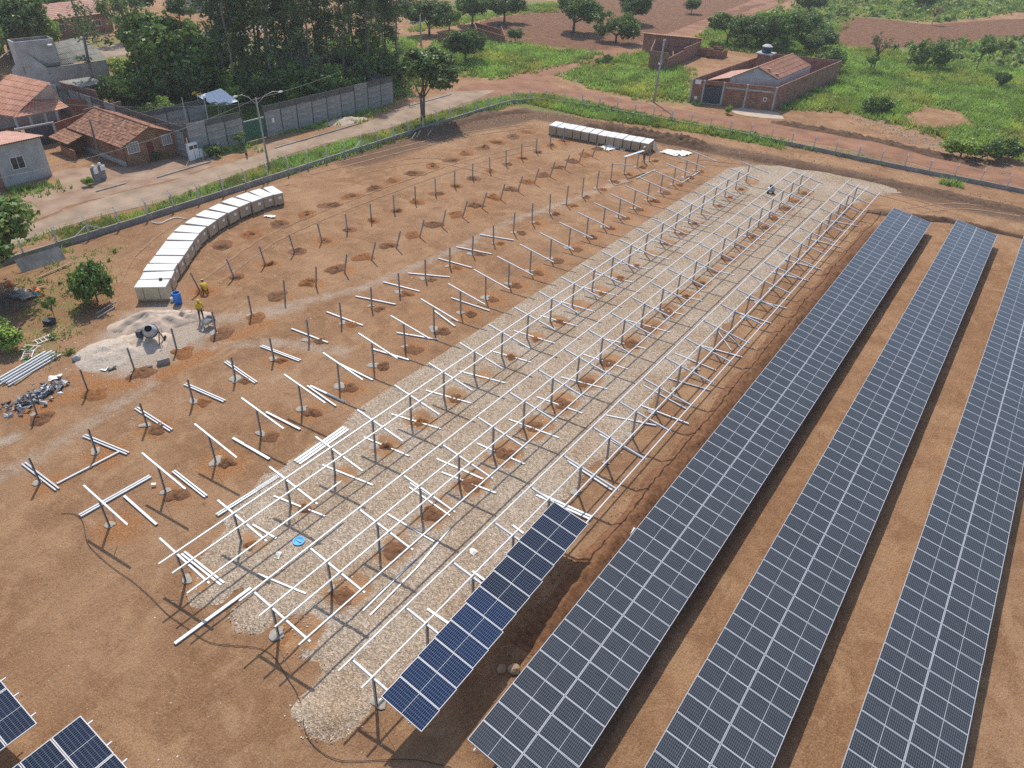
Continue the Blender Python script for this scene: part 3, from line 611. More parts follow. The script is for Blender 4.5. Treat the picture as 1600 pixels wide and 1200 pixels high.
# row 4: free-standing T frames, each a thing
G4 = 'T frames in the row without rails'
for i in range(ROWN[4]):
    x, y = rp(4, i); t = empty('post_frame', (x, y, 0), R_.uniform(-.02, .02), 'tilted steel T frame, %s from the near end, in the row without rails' % ordn(i), 'post frame', G4)
    inst('post', ME_POST, t, (0, 0, 0), (R_.uniform(-.015, .015), R_.uniform(-.015, .015), 0)); inst('beam', ME_BEAM, t); inst('footing', ME_FOOT[i % 5], t, (-.1, .05, .03), (0, 0, i*1.1), R_.uniform(.6, 1.1))
    if i > 0: inst('brace', ME_BR1, t)
    else: inst('brace', MB().bar((.95, .05, bz(.95)-.06), (1.0, .02, 1.0), .05, .02).mesh('brace', M_GALV), t)
# rows 5-7: bare posts
G5 = 'bare posts without beams'
for r in (5, 6, 7):
    for i in range(ROWN[r]):
        x, y = rp(r, i); tall = (r == 5 and i > 13)
        lf = min(1, max(0, (i-5)/4)); lf7 = max(0, 1-i/6)
        lean = {5: (0, 0), 6: (-.15*lf, .21*lf), 7: (.14*lf7, -.19*lf7)}[r]
        what = 'bright galvanised post' if (r == 7 and i in (1, 5, 7, 9, 12)) else 'dark bare steel post'
        t = empty('support_post', (x, y, 0), R_.uniform(-.1, .1), '%s, %s from near end, %s' % (what, ordn(i), ROWNAME[r]), 'post', G5)
        inst('post', ME_POSTG if what[0] == 'b' else (ME_POST if tall else ME_POSTL), t, (0, 0, 0), (lean[0]+R_.uniform(-.03, .03), lean[1]+R_.uniform(-.03, .03), 0))
        if r == 5 or (r == 6 and i < 6): inst('footing', ME_FOOT[(i+r) % 5], t, (R_.uniform(-.25, .1), R_.uniform(-.2, .1), .03), (0, 0, i*2.1), R_.uniform(.5, 1.0) if i < 14 else .7)
GM = 'heaps of dug soil by the posts'
for r in (2, 3, 4, 5, 6, 7, 8):
    for i in range(ROWN.get(r, 18)):
        if (r == 8 and i < 2) or (r == 5 and i < 2) or (r == 4 and i < 1): continue
        x, y = rp(r, i)
        if r in (2, 3) and (i < 1 or i % 4 == 3 and r == 3): continue
        if r == 8:
            inst('dirt_mound', ME_PIT[i % 4], None, (x+R_.uniform(-.2, .2), y+.2, .0), (0, 0, R_.uniform(0, 6)), (R_.uniform(.75, 1.1), R_.uniform(.9, 1.3), R_.uniform(.2, .32)))
            lab = 'dug soil ring round an open hole, %s along the row of holes' % ordn(i-2)
        elif r == 7:
            inst('dirt_mound', ME_PIT[(i+1) % 4], None, (x-.05, y+.35, 0), (0, 0, R_.uniform(0, 6)), (R_.uniform(.55, .85), R_.uniform(.6, .95), R_.uniform(.16, .3))); lab = 'low soil ring round the %s post of the row nearest the pallets' % ordn(i)
        elif r == 6:
            dx = -.95 if i > 5 else .55
            inst('dirt_mound', ME_MOUND[i % 6], None, (x+dx, y+R_.uniform(-.1, .2), 0), (0, 0, R_.uniform(0, 6)), (R_.uniform(.65, .85), R_.uniform(.7, 1.0), R_.uniform(.2, .3))); lab = 'brown soil heap beside the %s post of the sand-pile post row' % ordn(i)
        else:
            s = {2: .62, 3: .42, 4: .6, 5: .5}[r]*R_.uniform(.75, 1.15)
            inst('dirt_mound', ME_MOUND[(i*r) % 6], None, (x+.62+R_.uniform(-.1, .15), y+R_.uniform(.1, .45), .03 if r < 4 else 0), (0, 0, R_.uniform(0, 6)), (s, s*R_.uniform(.8, 1.2), R_.uniform(.12, .24)))
            lab = 'small heap of orange soil at the %s post of the %s' % (ordn(i), ROWNAME[r])
        tag(COL.objects[-1], lab, 'soil heap', GM)

# ------------------------------------------------------------------ beams lying about
def lying(u1, v1, u2, v2, label, n=1, wd=.085, z=.05, m=None, sep=.12, name='loose_beam', za=None, zb=None, grp='beams lying on the ground'):
    a, b = G(u1, v1, z), G(u2, v2, z)
    if za is not None: a = G(u1, v1, za)
    if zb is not None: b = G(u2, v2, zb)
    d = (b-a).normalized(); s = Vector((-d.y, d.x, 0))
    for k in range(n):
        o = s*(k-(n-1)/2)*sep; L = (b-a).length; mb = channel(MB(), (-L/2, 0, .04), (L/2, 0, .04), wd*.82, .075)
        ob = mb.obj(name, m or M_GALV, None, loc=(a+b)/2+o); ob.rotation_euler = d.to_track_quat('X', 'Z').to_euler()
        tag(ob, label if n == 1 else label.replace('beam', ('upper beam', 'lower beam', 'third beam')[k] if n > 1 else 'beam', 1), 'beam', grp)
    return ob
Q5 = [(455.5, 513.7, 512.5, 535.5), (510.5, 487.5, 567, 508.7), (555.5, 463, 618, 475.7), (599, 440.7, 656, 455.5), (637.5, 427, 702.5, 433), (684.5, 403.7, 737.5, 418.5), (713, 386, 768, 397), (750, 366.7, 803, 375.5)]
for k, q in enumerate(Q5): lying(*q, 'galvanised beam lying at the foot of the %s bare post' % ordn(k+6), 1, .14)
for k, q in enumerate([(37, 724, 90, 765), (131, 680.5, 200, 708.7), (212.5, 637.5, 267.5, 672.5), (289, 600, 351, 627), (352.5, 565, 400, 598), (408, 540.5, 469, 563.7)]):
    lying(*q, 'galvanised beam of a pair lying across the %s post of the beam row' % ordn(k), 2, .10, sep=.17)
Q4 = [(89, 756, 186, 706, 'long beam lying between the ends of two beam pairs', 1, .14), (125, 806, 235, 744, 'double beam lying under the first T frame', 2, .13), (194, 775, 245, 820, 'white beam lying slanted beside the first T frame', 1, .17),
      (364, 684.5, 421, 717.5, 'white beam lying between T frames near the gravel edge', 1, .2), (271, 736, 322, 776, 'beam lying against the second T frame', 2, .1), (416, 644, 469, 671, 'beam lying under the fourth T frame', 1, .16),
      (480, 603, 525, 634.5, 'beam lying steeply under the fifth T frame', 1, .12), (485, 603, 538, 628, 'wide beam lying under the fifth T frame', 1, .16), (531, 569, 582.5, 594, 'beam lying under the sixth T frame', 1, .15),
      (581, 545, 639, 562.5, 'beam lying under the seventh T frame', 1, .16), (620, 520, 684, 530.5, 'beam lying level under the eighth T frame', 1, .14), (677.5, 485, 711, 510, 'beam lying steeply under the ninth T frame', 1, .14),
      (705, 465.5, 765, 485.7, 'beam lying under the tenth T frame', 1, .12), (464, 723, 541, 669, 'white beam of a tight stack lying on the gravel edge', 3, .17), (400, 766, 435, 744, 'short beam lying under the two-rail row', 2, .12), (339, 805, 436, 744, 'white beam lying along the two-rail row', 2, .11),
      (286, 864, 348, 913, 'wide beam lying under the near end of the two-rail row', 2, .13), (395, 820, 432, 842, 'beam lying beside the second frame of the two-rail row', 1, .13), (403, 897, 478, 928, 'beam lying across the near end of the four-rail row', 1, .11),
      (273, 1006, 392, 919, 'thick long beam lying out in front of the four-rail row', 1, .2), (567, 955, 650, 873, 'beam lying on gravel before the half-panelled row', 1, .09), (578, 962, 652, 887, 'second beam lying close beside another on the gravel', 1, .09), (650, 889, 703, 826, 'bright beam lying end to end with two others', 1, .1),
      (606, 804, 679, 847, 'beam lying across the four-rail row', 1, .1), (641, 755, 709, 800, 'beam lying above another by the fourth frame', 1, .1), (640, 762, 703, 806, 'beam lying below another by the fourth frame', 1, .1), (682, 717, 755, 749, 'white beam lying by the fifth frame of the four-rail row', 1, .13),
      (668, 952, 700, 974, 'short beam end sticking out from under the new panels', 1, .15), (738, 893, 760, 909, 'beam end poking out by the middle of the new panels', 1, .14), (801, 821, 818, 834, 'beam end showing near the top of the new panels', 1, .14),
      (839, 772, 924, 810, 'wide grey beam lying past the last new panel', 2, .17), (886, 720, 956, 766, 'bright beam lying under the half-panelled row', 1, .12), (937, 679, 1007, 717, 'bright beam lying by the seventh frame beyond the new panels', 1, .12), (947, 649, 1025, 665, 'grey white beam lying level beyond the new panels', 1, .13),
      (1005, 602, 1072, 639, 'thin bright beam lying far along the half-panelled row', 1, .1), (1054, 552, 1119, 579, 'white beam lying midway along the half-panelled row', 1, .12), (1040, 590, 1110, 610, 'dark steel beam lying midway along the half-panelled row', 1, .08), (1114, 507, 1142, 547, 'thin beam lying crosswise in a scatter of steel', 1, .08),
      (1125, 512, 1160, 545, 'thin beam in the scatter of steel, lying in row direction', 1, .07), (935, 891, 989, 824, 'white beam lying along the first finished solar table', 2, .14), (1065, 286, 1093, 268, 'short white beam on the ground at the far T frames', 1, .14), (994, 279, 1024, 265, 'grey beam on the ground at the far posts', 1, .12)]
for q in Q4: lying(*q[:4], q[4], q[5], q[6], sep=q[6]+.04)
for r, rng, yaw in ((3, range(2, 22), 11), (2, [4, 5, 6, 7, 8, 9, 10, 11, 12, 13, 15, 17, 18, 20], 9), (1, [8, 11, 13, 14, 16, 17, 19, 21], 6)):
    for i in rng:
        x, y = rp(r, i); ya = rad(yaw+R_.uniform(-5, 5)); L = R_.uniform(3.1, 3.6)
        c = Vector((x+.45+R_.uniform(-.2, .2), y+.25+R_.uniform(-.25, .2), .06)); d = Vector((math.cos(ya), math.sin(ya), 0))*L/2
        ob = channel(MB(), (-L/2, 0, .04), (L/2, 0, .04), .09, .075).obj('loose_beam', M_RAIL, None, loc=c, rot=(0, 0, ya))
        tag(ob, 'white beam lying under the %s frame of the %s' % (ordn(i), ROWNAME[r]), 'beam', 'beams lying on the ground')
x, y = rp(5, 20)
tag(channel(MB(), (x+.05, y, 2.05), (x+1.2, y+2.6, 1.5), .1, .08).obj('loose_beam', M_GALV), 'grey beam leaning from the top of a post by the far workman', 'beam')
x, y = rp(5, 21)
for k in (0, 1):
    tag(channel(MB(), (x-.1+.16*k, y-.4, 2.16), (x+.5+.16*k, y+3.3, 2.16), .13, .08).obj('loose_beam', M_RAIL), ('outer' if k else 'inner')+' white beam of a pair laid across two post tops', 'beam')
# ------------------------------------------------------------------ berms and heaps (real relief)
def ridge(name, P, wd, h, m, seed, label=None, res=.35, rough=.5):
    """a long bank of soil: cross-section bell, height and width wandering"""
    vs = []; fs = []; pts = []
    for (x1, y1), (x2, y2) in zip(P[:-1], P[1:]):
        L = math.hypot(x2-x1, y2-y1); n = max(1, int(L/res)); pts += [(x1+(x2-x1)*k/n, y1+(y2-y1)*k/n) for k in range(n)]
    pts.append(P[-1]); K = 13
    for i, (x, y) in enumerate(pts):
        a = pts[max(i-1, 0)]; b = pts[min(i+1, len(pts)-1)]; d = Vector((b[0]-a[0], b[1]-a[1], 0)).normalized(); nn = Vector((-d.y, d.x, 0))
        e = min(1, i*res/2.0, (len(pts)-1-i)*res/2.0); g = .75+.5*mnoise.noise(Vector((i*res*.25, seed, 1)))
        for k in range(K):
            t = -1+2*k/(K-1); q = Vector((x, y, 0))+nn*(t*wd*g); f = (1-t*t)**1.3
            z = h*e*g*f*(1+rough*mnoise.noise(Vector((q.x*1.6, q.y*1.6, seed)))+.5*rough*mnoise.noise(Vector((q.x*4.5, q.y*4.5, seed)))) if abs(t) < 1 else -.03
            vs.append((q.x, q.y, max(z, -.03)))
    for i in range(len(pts)-1):
        for k in range(K-1): fs.append((i*K+k, (i+1)*K+k, (i+1)*K+k+1, i*K+k+1))
    me = meshof(name, vs, fs, [m], None, None, True); o = inst(name, me)
    if o.data.polygons[0].normal.z < 0: me.flip_normals()
    o['kind'] = 'structure'; return o
bx = -1.15
ridge('soil_bank', [(bx, 5.5), (bx+.05, 20), (bx, 40), (bx+.1, 60), (bx+.3, 69)], 1.05, .42, M_DIRTB, 1.0, rough=.6)
ridge('soil_bank', [(-.15, 13), (-.2, 30), (-.15, 50), (0, 68)], .4, .14, M_DIRTB, 4.0, rough=.6)
ridge('soil_bank', gp(640, 212, 700, 196, 760, 180, 830, 172), 1.6, .5, M_BANK, 7.0)
ridge('soil_bank', gp(905, 196, 950, 204, 1000, 212, 1060, 222, 1120, 236), 2.2, 1.1, M_BANK, 9.0, rough=.9)
ridge('soil_bank', gp(1120, 236, 1200, 250, 1300, 268, 1420, 292, 1540, 318, 1700, 352), 1.8, .45, M_BANK, 11.0)
ridge('soil_bank', gp(1355, 330, 1400, 338, 1480, 345, 1600, 372, 1700, 390), .8, .45, M_BANK, 12.0)
ridge('soil_bank', gp(1205, 190, 1290, 205, 1380, 222, 1470, 245, 1540, 262), 1.5, .5, M_BANK, 13.0, rough=1)
M_SAND = mat('pale_sand', (.58, .46, .36), rough=1, col2=(.45, .34, .25), scale=2.5, bump=.5, bscale=10)
M_CRUSH = mat('crushed_stone_heap', (.58, .49, .40), rough=1, col2=(.37, .30, .235), scale=7, bump=.9, bscale=16)
def heap(name, c, rx, ry, h, m, seed, rz=0.0, label=None):
    n, K = 40, 14; vs = []; fs = []
    for i in range(K):
        t = 1-i/(K-1)
        for a in range(n):
            an = 6.283*a/n; lob = 1+.5*mnoise.noise(Vector((math.cos(an)*1.4+seed, math.sin(an)*1.4, seed))); r = t*lob
            z = h*(1-t)**.9*(1+.35*mnoise.noise(Vector((r*math.cos(an)*2.5+seed, r*math.sin(an)*2.5, seed)))) if i else -.03
            if i: z += .14*h*mnoise.noise(Vector((r*math.cos(an)*5, r*math.sin(an)*5, seed+3)))+.06*mnoise.noise(Vector((r*math.cos(an)*9, r*math.sin(an)*9, seed)))
            vs.append((rx*r*math.cos(an), ry*r*math.sin(an), z))
    for i in range(K-1):
        for a in range(n): b = (a+1) % n; fs.append((i*n+a, i*n+b, (i+1)*n+b, (i+1)*n+a))
    fs.append(tuple((K-1)*n+a for a in range(n)))
    o = inst(name, meshof(name, vs, fs, [m], None, None, True), None, (c[0], c[1], 0), (0, 0, rz)); return tag(o, label, 'heap')
c = G(236, 506); heap('sand_pile', (c.x, c.y), 3.0, 1.7, 1.05, M_SAND, 2.0, rad(62), 'tallest pile of pale building sand, in front of the first pallet')
c = G(168, 553); heap('gravel_pile', (c.x, c.y), 2.4, 1.9, .6, M_CRUSH, 5.0, rad(40), 'low pile of grey crushed stone by the cement mixer')

c = G(226, 532); heap('sand_pile', (c.x, c.y), 2.4, 1.6, .55, M_SAND, 13.0, rad(15), 'lower spread of pale sand between the mixer and the crushed stone')
c = G(290, 497); heap('sand_pile', (c.x, c.y), 1.5, 1.0, .6, M_SAND, 17.0, rad(50), 'small end heap of pale sand next to the blue barrel')
# ------------------------------------------------------------------ hoses, cords
def hose(name, P, r, m, label, z=.02, cat='hose'):
    pts = [G(P[i], P[i+1]) for i in range(0, len(P), 2)]; out = []
    for k in range(len(pts)-1):
        p0, p1, p2, p3 = pts[max(k-1, 0)], pts[k], pts[k+1], pts[min(k+2, len(pts)-1)]
        for j in range(6):
            t = j/6; out.append(.5*((2*p1)+(p2-p0)*t+(2*p0-5*p1+4*p2-p3)*t*t+(3*p1-p0-3*p2+p3)*t**3)+Vector((0, 0, z+r)))
    out.append(pts[-1]+Vector((0, 0, z+r))); o = MB().tube(out, r, 5).obj(name, m, smooth=True); return tag(o, label, cat)
hose('cable', [96, 803, 112, 803, 124, 808, 131, 820, 134, 838, 139, 852, 156, 870, 180, 890, 205, 907, 232, 930, 262, 960, 290, 980, 325, 1003, 360, 1009, 398, 1012, 420, 1020, 434, 1034, 448, 1058, 463, 1082, 473, 1110, 475, 1135, 484, 1158, 505, 1178, 530, 1188, 560, 1190, 598, 1188, 650, 1188, 705, 1200], .015, M_BLACK, 'long thin black cable snaking over bare soil in front of the frames', cat='cable')
hose('pipe', [237, 348, 250, 350, 262, 345, 275, 341, 291, 343], .05, M_WHITE, 'white plastic pipe lying behind the curved pallet row', cat='pipe')

# ------------------------------------------------------------------ perimeter fences
M_WIRE = mat('fence_wire', (.34, .33, .32), rough=.5, metal=.6)
M_FPOST = mat('concrete_fence_post', (.58, .57, .545), rough=.95, var=.25, scale=3)
M_BWALL = mat('block_base_wall', (.36, .345, .315), rough=.95, var=.45, scale=1.1, bump=.35, bscale=8)
def fence_post_mesh():
    mb = MB(); mb.box((0, 0, .95), (.12, .12, 1.9)); a, b = Vector((0, 0, 1.86)), Vector((-.32, 0, 2.22)); mb.bar(a, b, .085, .085, up=(0, 1, 0)); return mb.mesh('post', M_FPOST)
ME_FP = fence_post_mesh()
def fence(name, P, sp, label, braces=(), wallh=.55, first=0.0, posth=1.0, wallfrom=0.0):
    t = empty(name, (P[0][0], P[0][1], 0), 0, label, 'fence', 'perimeter fences'); o0 = Vector((P[0][0], P[0][1], 0)); L0 = 0.0; nxt = first; tops = []; k = 0
    for (x1, y1), (x2, y2) in zip(P[:-1], P[1:]):
        a, b = Vector((x1, y1, 0)), Vector((x2, y2, 0)); L = (b-a).length; d = (b-a).normalized(); rz = math.atan2(d.y, d.x); nn = Vector((-d.y, d.x, 0))
        s = 0.0
        while s < L-.01:                                     # base wall built in bays
            e = min(s+sp, L)
            MB().box((0, 0, wallh/2-.03), (e-s-.012, .16, wallh+.06+R_.uniform(-.02, .02))).obj('wall_section', M_BWALL, t, loc=a+d*((s+e)/2)-o0, rot=(0, 0, rz)); s = e
        while nxt < L0+L:
            q = a+d*(nxt-L0); f = inst('post', ME_FP, t, q-o0, (R_.uniform(-.03, .03), R_.uniform(-.03, .03), rz-math.pi/2+math.pi*0), (1, 1, posth)); tops.append((q-o0, nn))
            if k in braces:
                for s_ in (-1, 1): MB().bar(q-o0+Vector((0, 0, 1.25))-nn*0, q-o0+d*s_*1.3+Vector((0, 0, .5)), .07, .07).obj('brace', M_FPOST, t)
            nxt += sp; k += 1
        L0 += L
    for h, off in ((.85, 0), (1.15, 0), (1.45, 0), (1.75, 0), (1.98, .12), (2.16, .27)):
        pts = [q+nn*off+Vector((0, 0, h*posth)) for q, nn in tops]
        if len(pts) > 1: MB().tube(pts, .006, 3, cap=False).obj('wire', M_WIRE, t)
    return t
FX = -57.55
fence('perimeter_fence', [(FX-.2, 5.0), (FX, 20), (FX, 40), (FX-.2, 60), (FX-.1, 76), (-57.4, 82), (-55.2, 86.3)], 2.87, 'concrete post and wire fence on a low wall beside the paved street', braces=(4, 16), first=.2, posth=.92)
fence('perimeter_fence', [(-55.2, 86.3), (-50, 88.3), (-38, 89.6), (-25, 91), (-13.5, 91.6), (-4, 91.6), (6, 92.2), (22, 93.0)], 2.87, 'wire fence on a dark low wall along the red dirt road', braces=(16,), first=1.4, wallh=.5, posth=.9)
# a slab leaning on the wall, cast posts lying near it
a, b = G(60, 405, .0), G(90, 392, 0)
o = MB().box((0, 0, 0), (3.6, .06, 1.3)).obj('concrete_slab', M_CONC2, loc=G(64, 406, .45), rot=(rad(-38), 0, rad(88))); tag(o, 'flat grey concrete slab leaning against the low fence wall', 'slab')
for k, q in enumerate(((643, 217, 650, 213), (651, 214, 657, 210), (668, 212, 674, 209))):
    p1, p2 = G(q[0], q[1], .1), G(q[2], q[3]-6, .9)
    tag(MB().bar(p1, p2, .1, .1).obj('concrete_post', M_FPOST), ('nearest', 'middle', 'farthest')[k]+' spare concrete post leaning on the fence wall by the street tree', 'post')

# ------------------------------------------------------------------ pallets of boxed panels
M_CARD = mat('pallet_cardboard', (.47, .36, .245), rough=.85, var=.18, scale=1.2)
M_LID = mat('white_pallet_cover', (.72, .715, .70), rough=.5, var=.10, scale=.9)
M_CARDL = mat('pale_wrapped_cardboard', (.55, .48, .33), rough=.45, var=.2, scale=1.5)
M_WOOD = mat('pallet_wood', (.40, .29, .19), rough=.9, var=.3, scale=4)
def pallet(loc, rz, L, W, H, label, grp, side=M_CARD, wrap=False):
    t = empty('pallet', loc, rz, label, 'pallet', grp)
    mb = MB()
    for y in (-W/2+.06, 0, W/2-.06): mb.box((0, y, .06), (L, .10, .10))
    for x in (-L/2+.06, -L/4, 0, L/4, L/2-.06): mb.box((x, 0, .125), (.11, W, .02))
    mb.obj('wooden_base', M_WOOD, t)
    mb = MB(); mb.box((0, 0, .14+(H-.20)/2), (L-.04, W-.04, H-.20))
    mb.obj('carton', side, t)
    mb = MB(); mb.box((0, 0, H-.05), (L, W, .035)); mb.box((0, 0, H-.09), (L+.01, W+.01, .05)); mb.obj('lid', M_LID, t)
    for x in (-L*.25, L*.25): MB().box((x, 0, .14+(H-.2)/2-.01), (.03, W-.02, H-.22)).obj('strap', M_BLACK if wrap else M_CARD, t)
    if not wrap:
        MB().box((L/2-.012, W*.12, H*.62), (.012, .32, .28)).obj('paper_label', M_WHITE, t)
    return t
# curved row: centres of the white tops seen in the photograph, height 1.32
TOPS = [(246, 442, 232, 446, 262, 439), (252, 430, 0, 0, 0, 0)]
PC = [(240.5, 443), (247, 430), (252.5, 417.5), (262, 405), (269, 393), (278, 382), (287, 370), (297.5, 358.5), (311, 348), (326, 337), (344.5, 326.5), (365.5, 316.5), (386, 308), (406.5, 300.5), (424, 292.5)]
PC = [(237.5, 442.5), (245.5, 429.5), (250.5, 417), (260, 405), (269, 393), (276.5, 381.5), (286, 369.5), (297, 357), (313.5, 345.5), (329.5, 334.5), (349, 325), (368.5, 315.5), (389.5, 308), (408.5, 301), (426.5, 297)]
HP = 1.28
pcs = [G(u, v, HP) for u, v in PC]
for k, p in enumerate(pcs):
    a = pcs[max(k-1, 0)]; b = pcs[min(k+1, len(pcs)-1)]; d = (b-a); rz = math.atan2(d.y, d.x)-math.pi/2
    lab = 'nearest pallet of the curved row, wrapped in yellowish film, by the blue barrel' if k == 0 else ('last pallet at the far end of the curved row' if k == len(pcs)-1 else '%s pallet from the sand pile in the curved row' % ordn(k))
    Wp = .5*((pcs[max(k-1, 0)]-p).length+(pcs[min(k+1, len(pcs)-1)]-p).length)*(2 if k in (0, len(pcs)-1) else 1)-R_.uniform(.13, .24)
    pallet((p.x, p.y, 0), rz+R_.uniform(-.02, .02), 2.35, min(Wp, 1.42), 1.30+R_.uniform(-.03, .03), lab, 'pallets in the curved row', M_CARDL if k == 0 else M_CARD, k == 0)
# straight row by the dirt road
A, B = G(869, 193.5, HP), G(1012, 220, HP); NPAL = 12; d = (B-A); rz = math.atan2(d.y, d.x)
for k in range(NPAL):
    p = A+d*(k/(NPAL-1))
    lab = ('first', 'last')[k > 0]+' pallet of the straight row near the dirt road, at its '+('far left end' if k == 0 else 'opened end') if k in (0, NPAL-1) else '%s pallet along the straight row by the soil bank' % ordn(k)
    pallet((p.x, p.y, 0), rz+math.pi/2, 2.25, d.length/(NPAL-1)-R_.uniform(.09, .17), 1.30+R_.uniform(-.03, .03), lab, 'pallets in the straight row')
q = pcs[0]; tag(MB().lathe([(.0, 0), (.13, 0), (.15, .06), (.12, .12), (0, .13)], G(251, 437, 1.31), 10).obj('black_cap', M_BLACK, smooth=True), 'black round cap lying on the nearest wrapped pallet', 'cap')
# opened carton leaning at the end and sheets of torn packing on the ground
p = G(1030, 236, .0); tag(MB().box((0, 0, .5), (.05, 1.1, 1.15)).obj('carton_panel', M_CARDL, loc=(p.x-.2, p.y-.3, .02), rot=(0, rad(-28), rz)), 'torn open carton side leaning at the end of the straight pallet row', 'cardboard')
def crumpled(name, cx, cy, s, label, seed, m=M_WHITE):
    n = 9; vs = []; fs = []
    for j in range(n):
        for i in range(n):
            x, y = (i/(n-1)-.5)*s[0], (j/(n-1)-.5)*s[1]; e = 1+.25*mnoise.noise(Vector((x*1.5+seed, y*1.5, seed)))
            z = .05+.22*abs(mnoise.noise(Vector((x*1.3+seed, y*1.3, 2*seed))))+.08*mnoise.noise(Vector((x*4+seed, y*4, seed))); vs.append((x*e, y*e, max(.02, z)))
    for j in range(n-1):
        for i in range(n-1): fs.append((j*n+i, j*n+i+1, (j+1)*n+i+1, (j+1)*n+i))
    return tag(inst(name, meshof(name, vs, fs, [m]), None, (cx, cy, 0), (0, 0, seed)), label, 'sheet')
M_SHEET = mat('cream_packing_sheet', (.80, .79, .70), rough=.8, var=.06, scale=2)
p = G(952, 231); crumpled('packing_sheet', p.x, p.y, (2.6, 1.7), 'crumpled white packing sheet in front of the straight pallet row', 1.3, M_SHEET)
p = G(975, 233); crumpled('packing_sheet', p.x, p.y, (1.6, 1.2), 'brown torn carton lying beside a white sheet', 2.3, M_CARD)
p = G(1049, 239); crumpled('packing_sheet', p.x, p.y, (2.3, 2.0), 'large crumpled white sheet past the opened pallet, nearer it', 3.1, M_SHEET)
p = G(1066, 240); crumpled('packing_sheet', p.x, p.y, (1.9, 1.6), 'smaller crumpled white sheet past the opened pallet, farther from it', 4.4, M_SHEET)
p = G(422, 339); crumpled('packing_sheet', p.x, p.y, (1.3, .45), 'white film scrap lying by the far end of the curved pallets', .4)
for k, (u, v, l) in enumerate(((434, 870, 'torn pale paper scrap on gravel near the blue lid'), (738, 863, 'torn pale paper scrap on gravel near the new panels'), (241, 759, 'pale scrap of paper on bare soil beside a T frame'))):
    p = G(u, v); crumpled('paper_scrap', p.x, p.y, (.42, .3) if k < 2 else (.25, .2), l, 5.2+k, M_SHEET)

# ------------------------------------------------------------------ barrel, bucket, mixer, wheelbarrow
M_BLUE = mat('blue_plastic', (.012, .16, .58), rough=.4, spec=.5)
M_LBLUE = mat('light_blue_plastic', (.10, .45, .80), rough=.4, spec=.5)
p = G(279, 474)
t = empty('barrel', (p.x, p.y, 0), 0, 'open blue plastic barrel beside the nearest wrapped pallet', 'barrel')
MB().lathe([(0, .01), (.27, .01), (.29, .05), (.31, .3), (.315, .34), (.31, .38), (.315, .62), (.325, .66), (.315, .7), (.29, .92), (.30, .95), (.27, .95), (.265, .9), (.28, .5), (.26, .08), (0, .06)], n=20).obj('drum_body', M_BLUE, t, True)
MB().lathe([(.285, .93), (.31, .935), (.31, .965), (.285, .97), (.285, .93)], n=20).obj('rim', M_LBLUE, t, True)
p = G(270, 471); t = empty('bucket', (p.x, p.y, 0), 0, 'small white bucket between the wrapped pallet and the blue barrel', 'bucket')
MB().lathe([(0, 0), (.13, 0), (.16, .34), (.15, .34), (.12, .03), (0, .03)], n=14).obj('pail', M_WHITE, t, True); MB().tube([(-.16, 0, .33), (-.12, .02, .42), (0, .03, .46), (.12, .02, .42), (.16, 0, .33)], .008, 4).obj('handle', M_GALV, t)
p = G(467, 847); t = empty('blue_disc', (p.x, p.y, .05), 0, 'round bright blue plastic lid lying on the gravel', 'lid')
MB().lathe([(0, .02), (.24, .02), (.27, .06), (.31, .06), (.31, 0), (.26, 0)], n=20).obj('disc', M_LBLUE, t, True); MB().box((0, 0, .045), (.3, .07, .05)).obj('grip', M_BLUE, t)
M_MIX = mat('worn_grey_steel', (.50, .52, .54), rough=.5, metal=.3, var=.3, scale=3)
M_DARK = mat('dark_machine_paint', (.06, .07, .085), rough=.5, var=.3)
p = G(240, 536)
t = empty('cement_mixer', (p.x, p.y, 0), rad(35), 'grey cement mixer with open drum standing between the sand and stone piles', 'cement mixer')
RM = Matrix.Rotation(rad(38), 3, 'Y') @ Matrix.Identity(3)
RMZ = Matrix.Rotation(rad(-75), 3, 'Z') @ RM
dr = MB().lathe([(0, -.42), (.22, -.42), (.44, -.22), (.50, -.02), (.50, .06), (.44, .24), (.27, .50), (.255, .52), (.24, .50), (.40, .2), (.45, 0), (.2, -.36), (0, -.38)], (0, 0, 1.0), 24, R=RMZ)
dr = dr.obj('drum', [M_MIX, M_PIT], t, True)
dr.data.polygons.foreach_set('material_index', [1 if 24*7 <= k < 24*12 else 0 for k in range(len(dr.data.polygons))])  # inner faces blackened as the shade inside the drum
mouth = RMZ @ Vector((0, 0, .38)); MB().lathe([(0, 0), (.30, 0)], mouth+Vector((0, 0, 1.0)), 20, R=RMZ).obj('drum_mouth_shade', M_PIT, t)  # dark disc added in the opening to stand for the shade inside
for k in range(10):
    a = 6.283*k/10; q = RMZ @ Vector((.51*math.cos(a), .51*math.sin(a), .02)); 
MB().lathe([(.50, -.04), (.545, -.04), (.545, .05), (.50, .05)], (0, 0, 1.0), 28, R=RMZ).obj('gear_ring', M_DARK, t)
for sx in (-1, 1):
    MB().bar((sx*.62, -.45, .05), (sx*.62, 0, 1.0), .06, .05).bar((sx*.62, .45, .05), (sx*.62, 0, 1.0), .06, .05).bar((sx*.62, -.45, .12), (sx*.62, .45, .12), .05, .05).obj('side_frame', M_DARK, t)
MB().bar((-.62, -.42, .12), (.62, -.42, .12), .05, .05).bar((-.62, 0, 1.0), (.62, 0, 1.0), .05, .05).obj('crossbar', M_DARK, t)
MB().box((-.82, .0, .78), (.34, .44, .5)).obj('motor_box', M_DARK, t)
for sx in (-1, 1): MB().lathe([(0, -.04), (.16, -.04), (.19, -.02), (.19, .02), (.16, .04), (0, .04)], (sx*.70, .45, .19), 14, R=Matrix.Rotation(rad(90), 3, 'Y')).obj('wheel', M_BLACK, t, True)
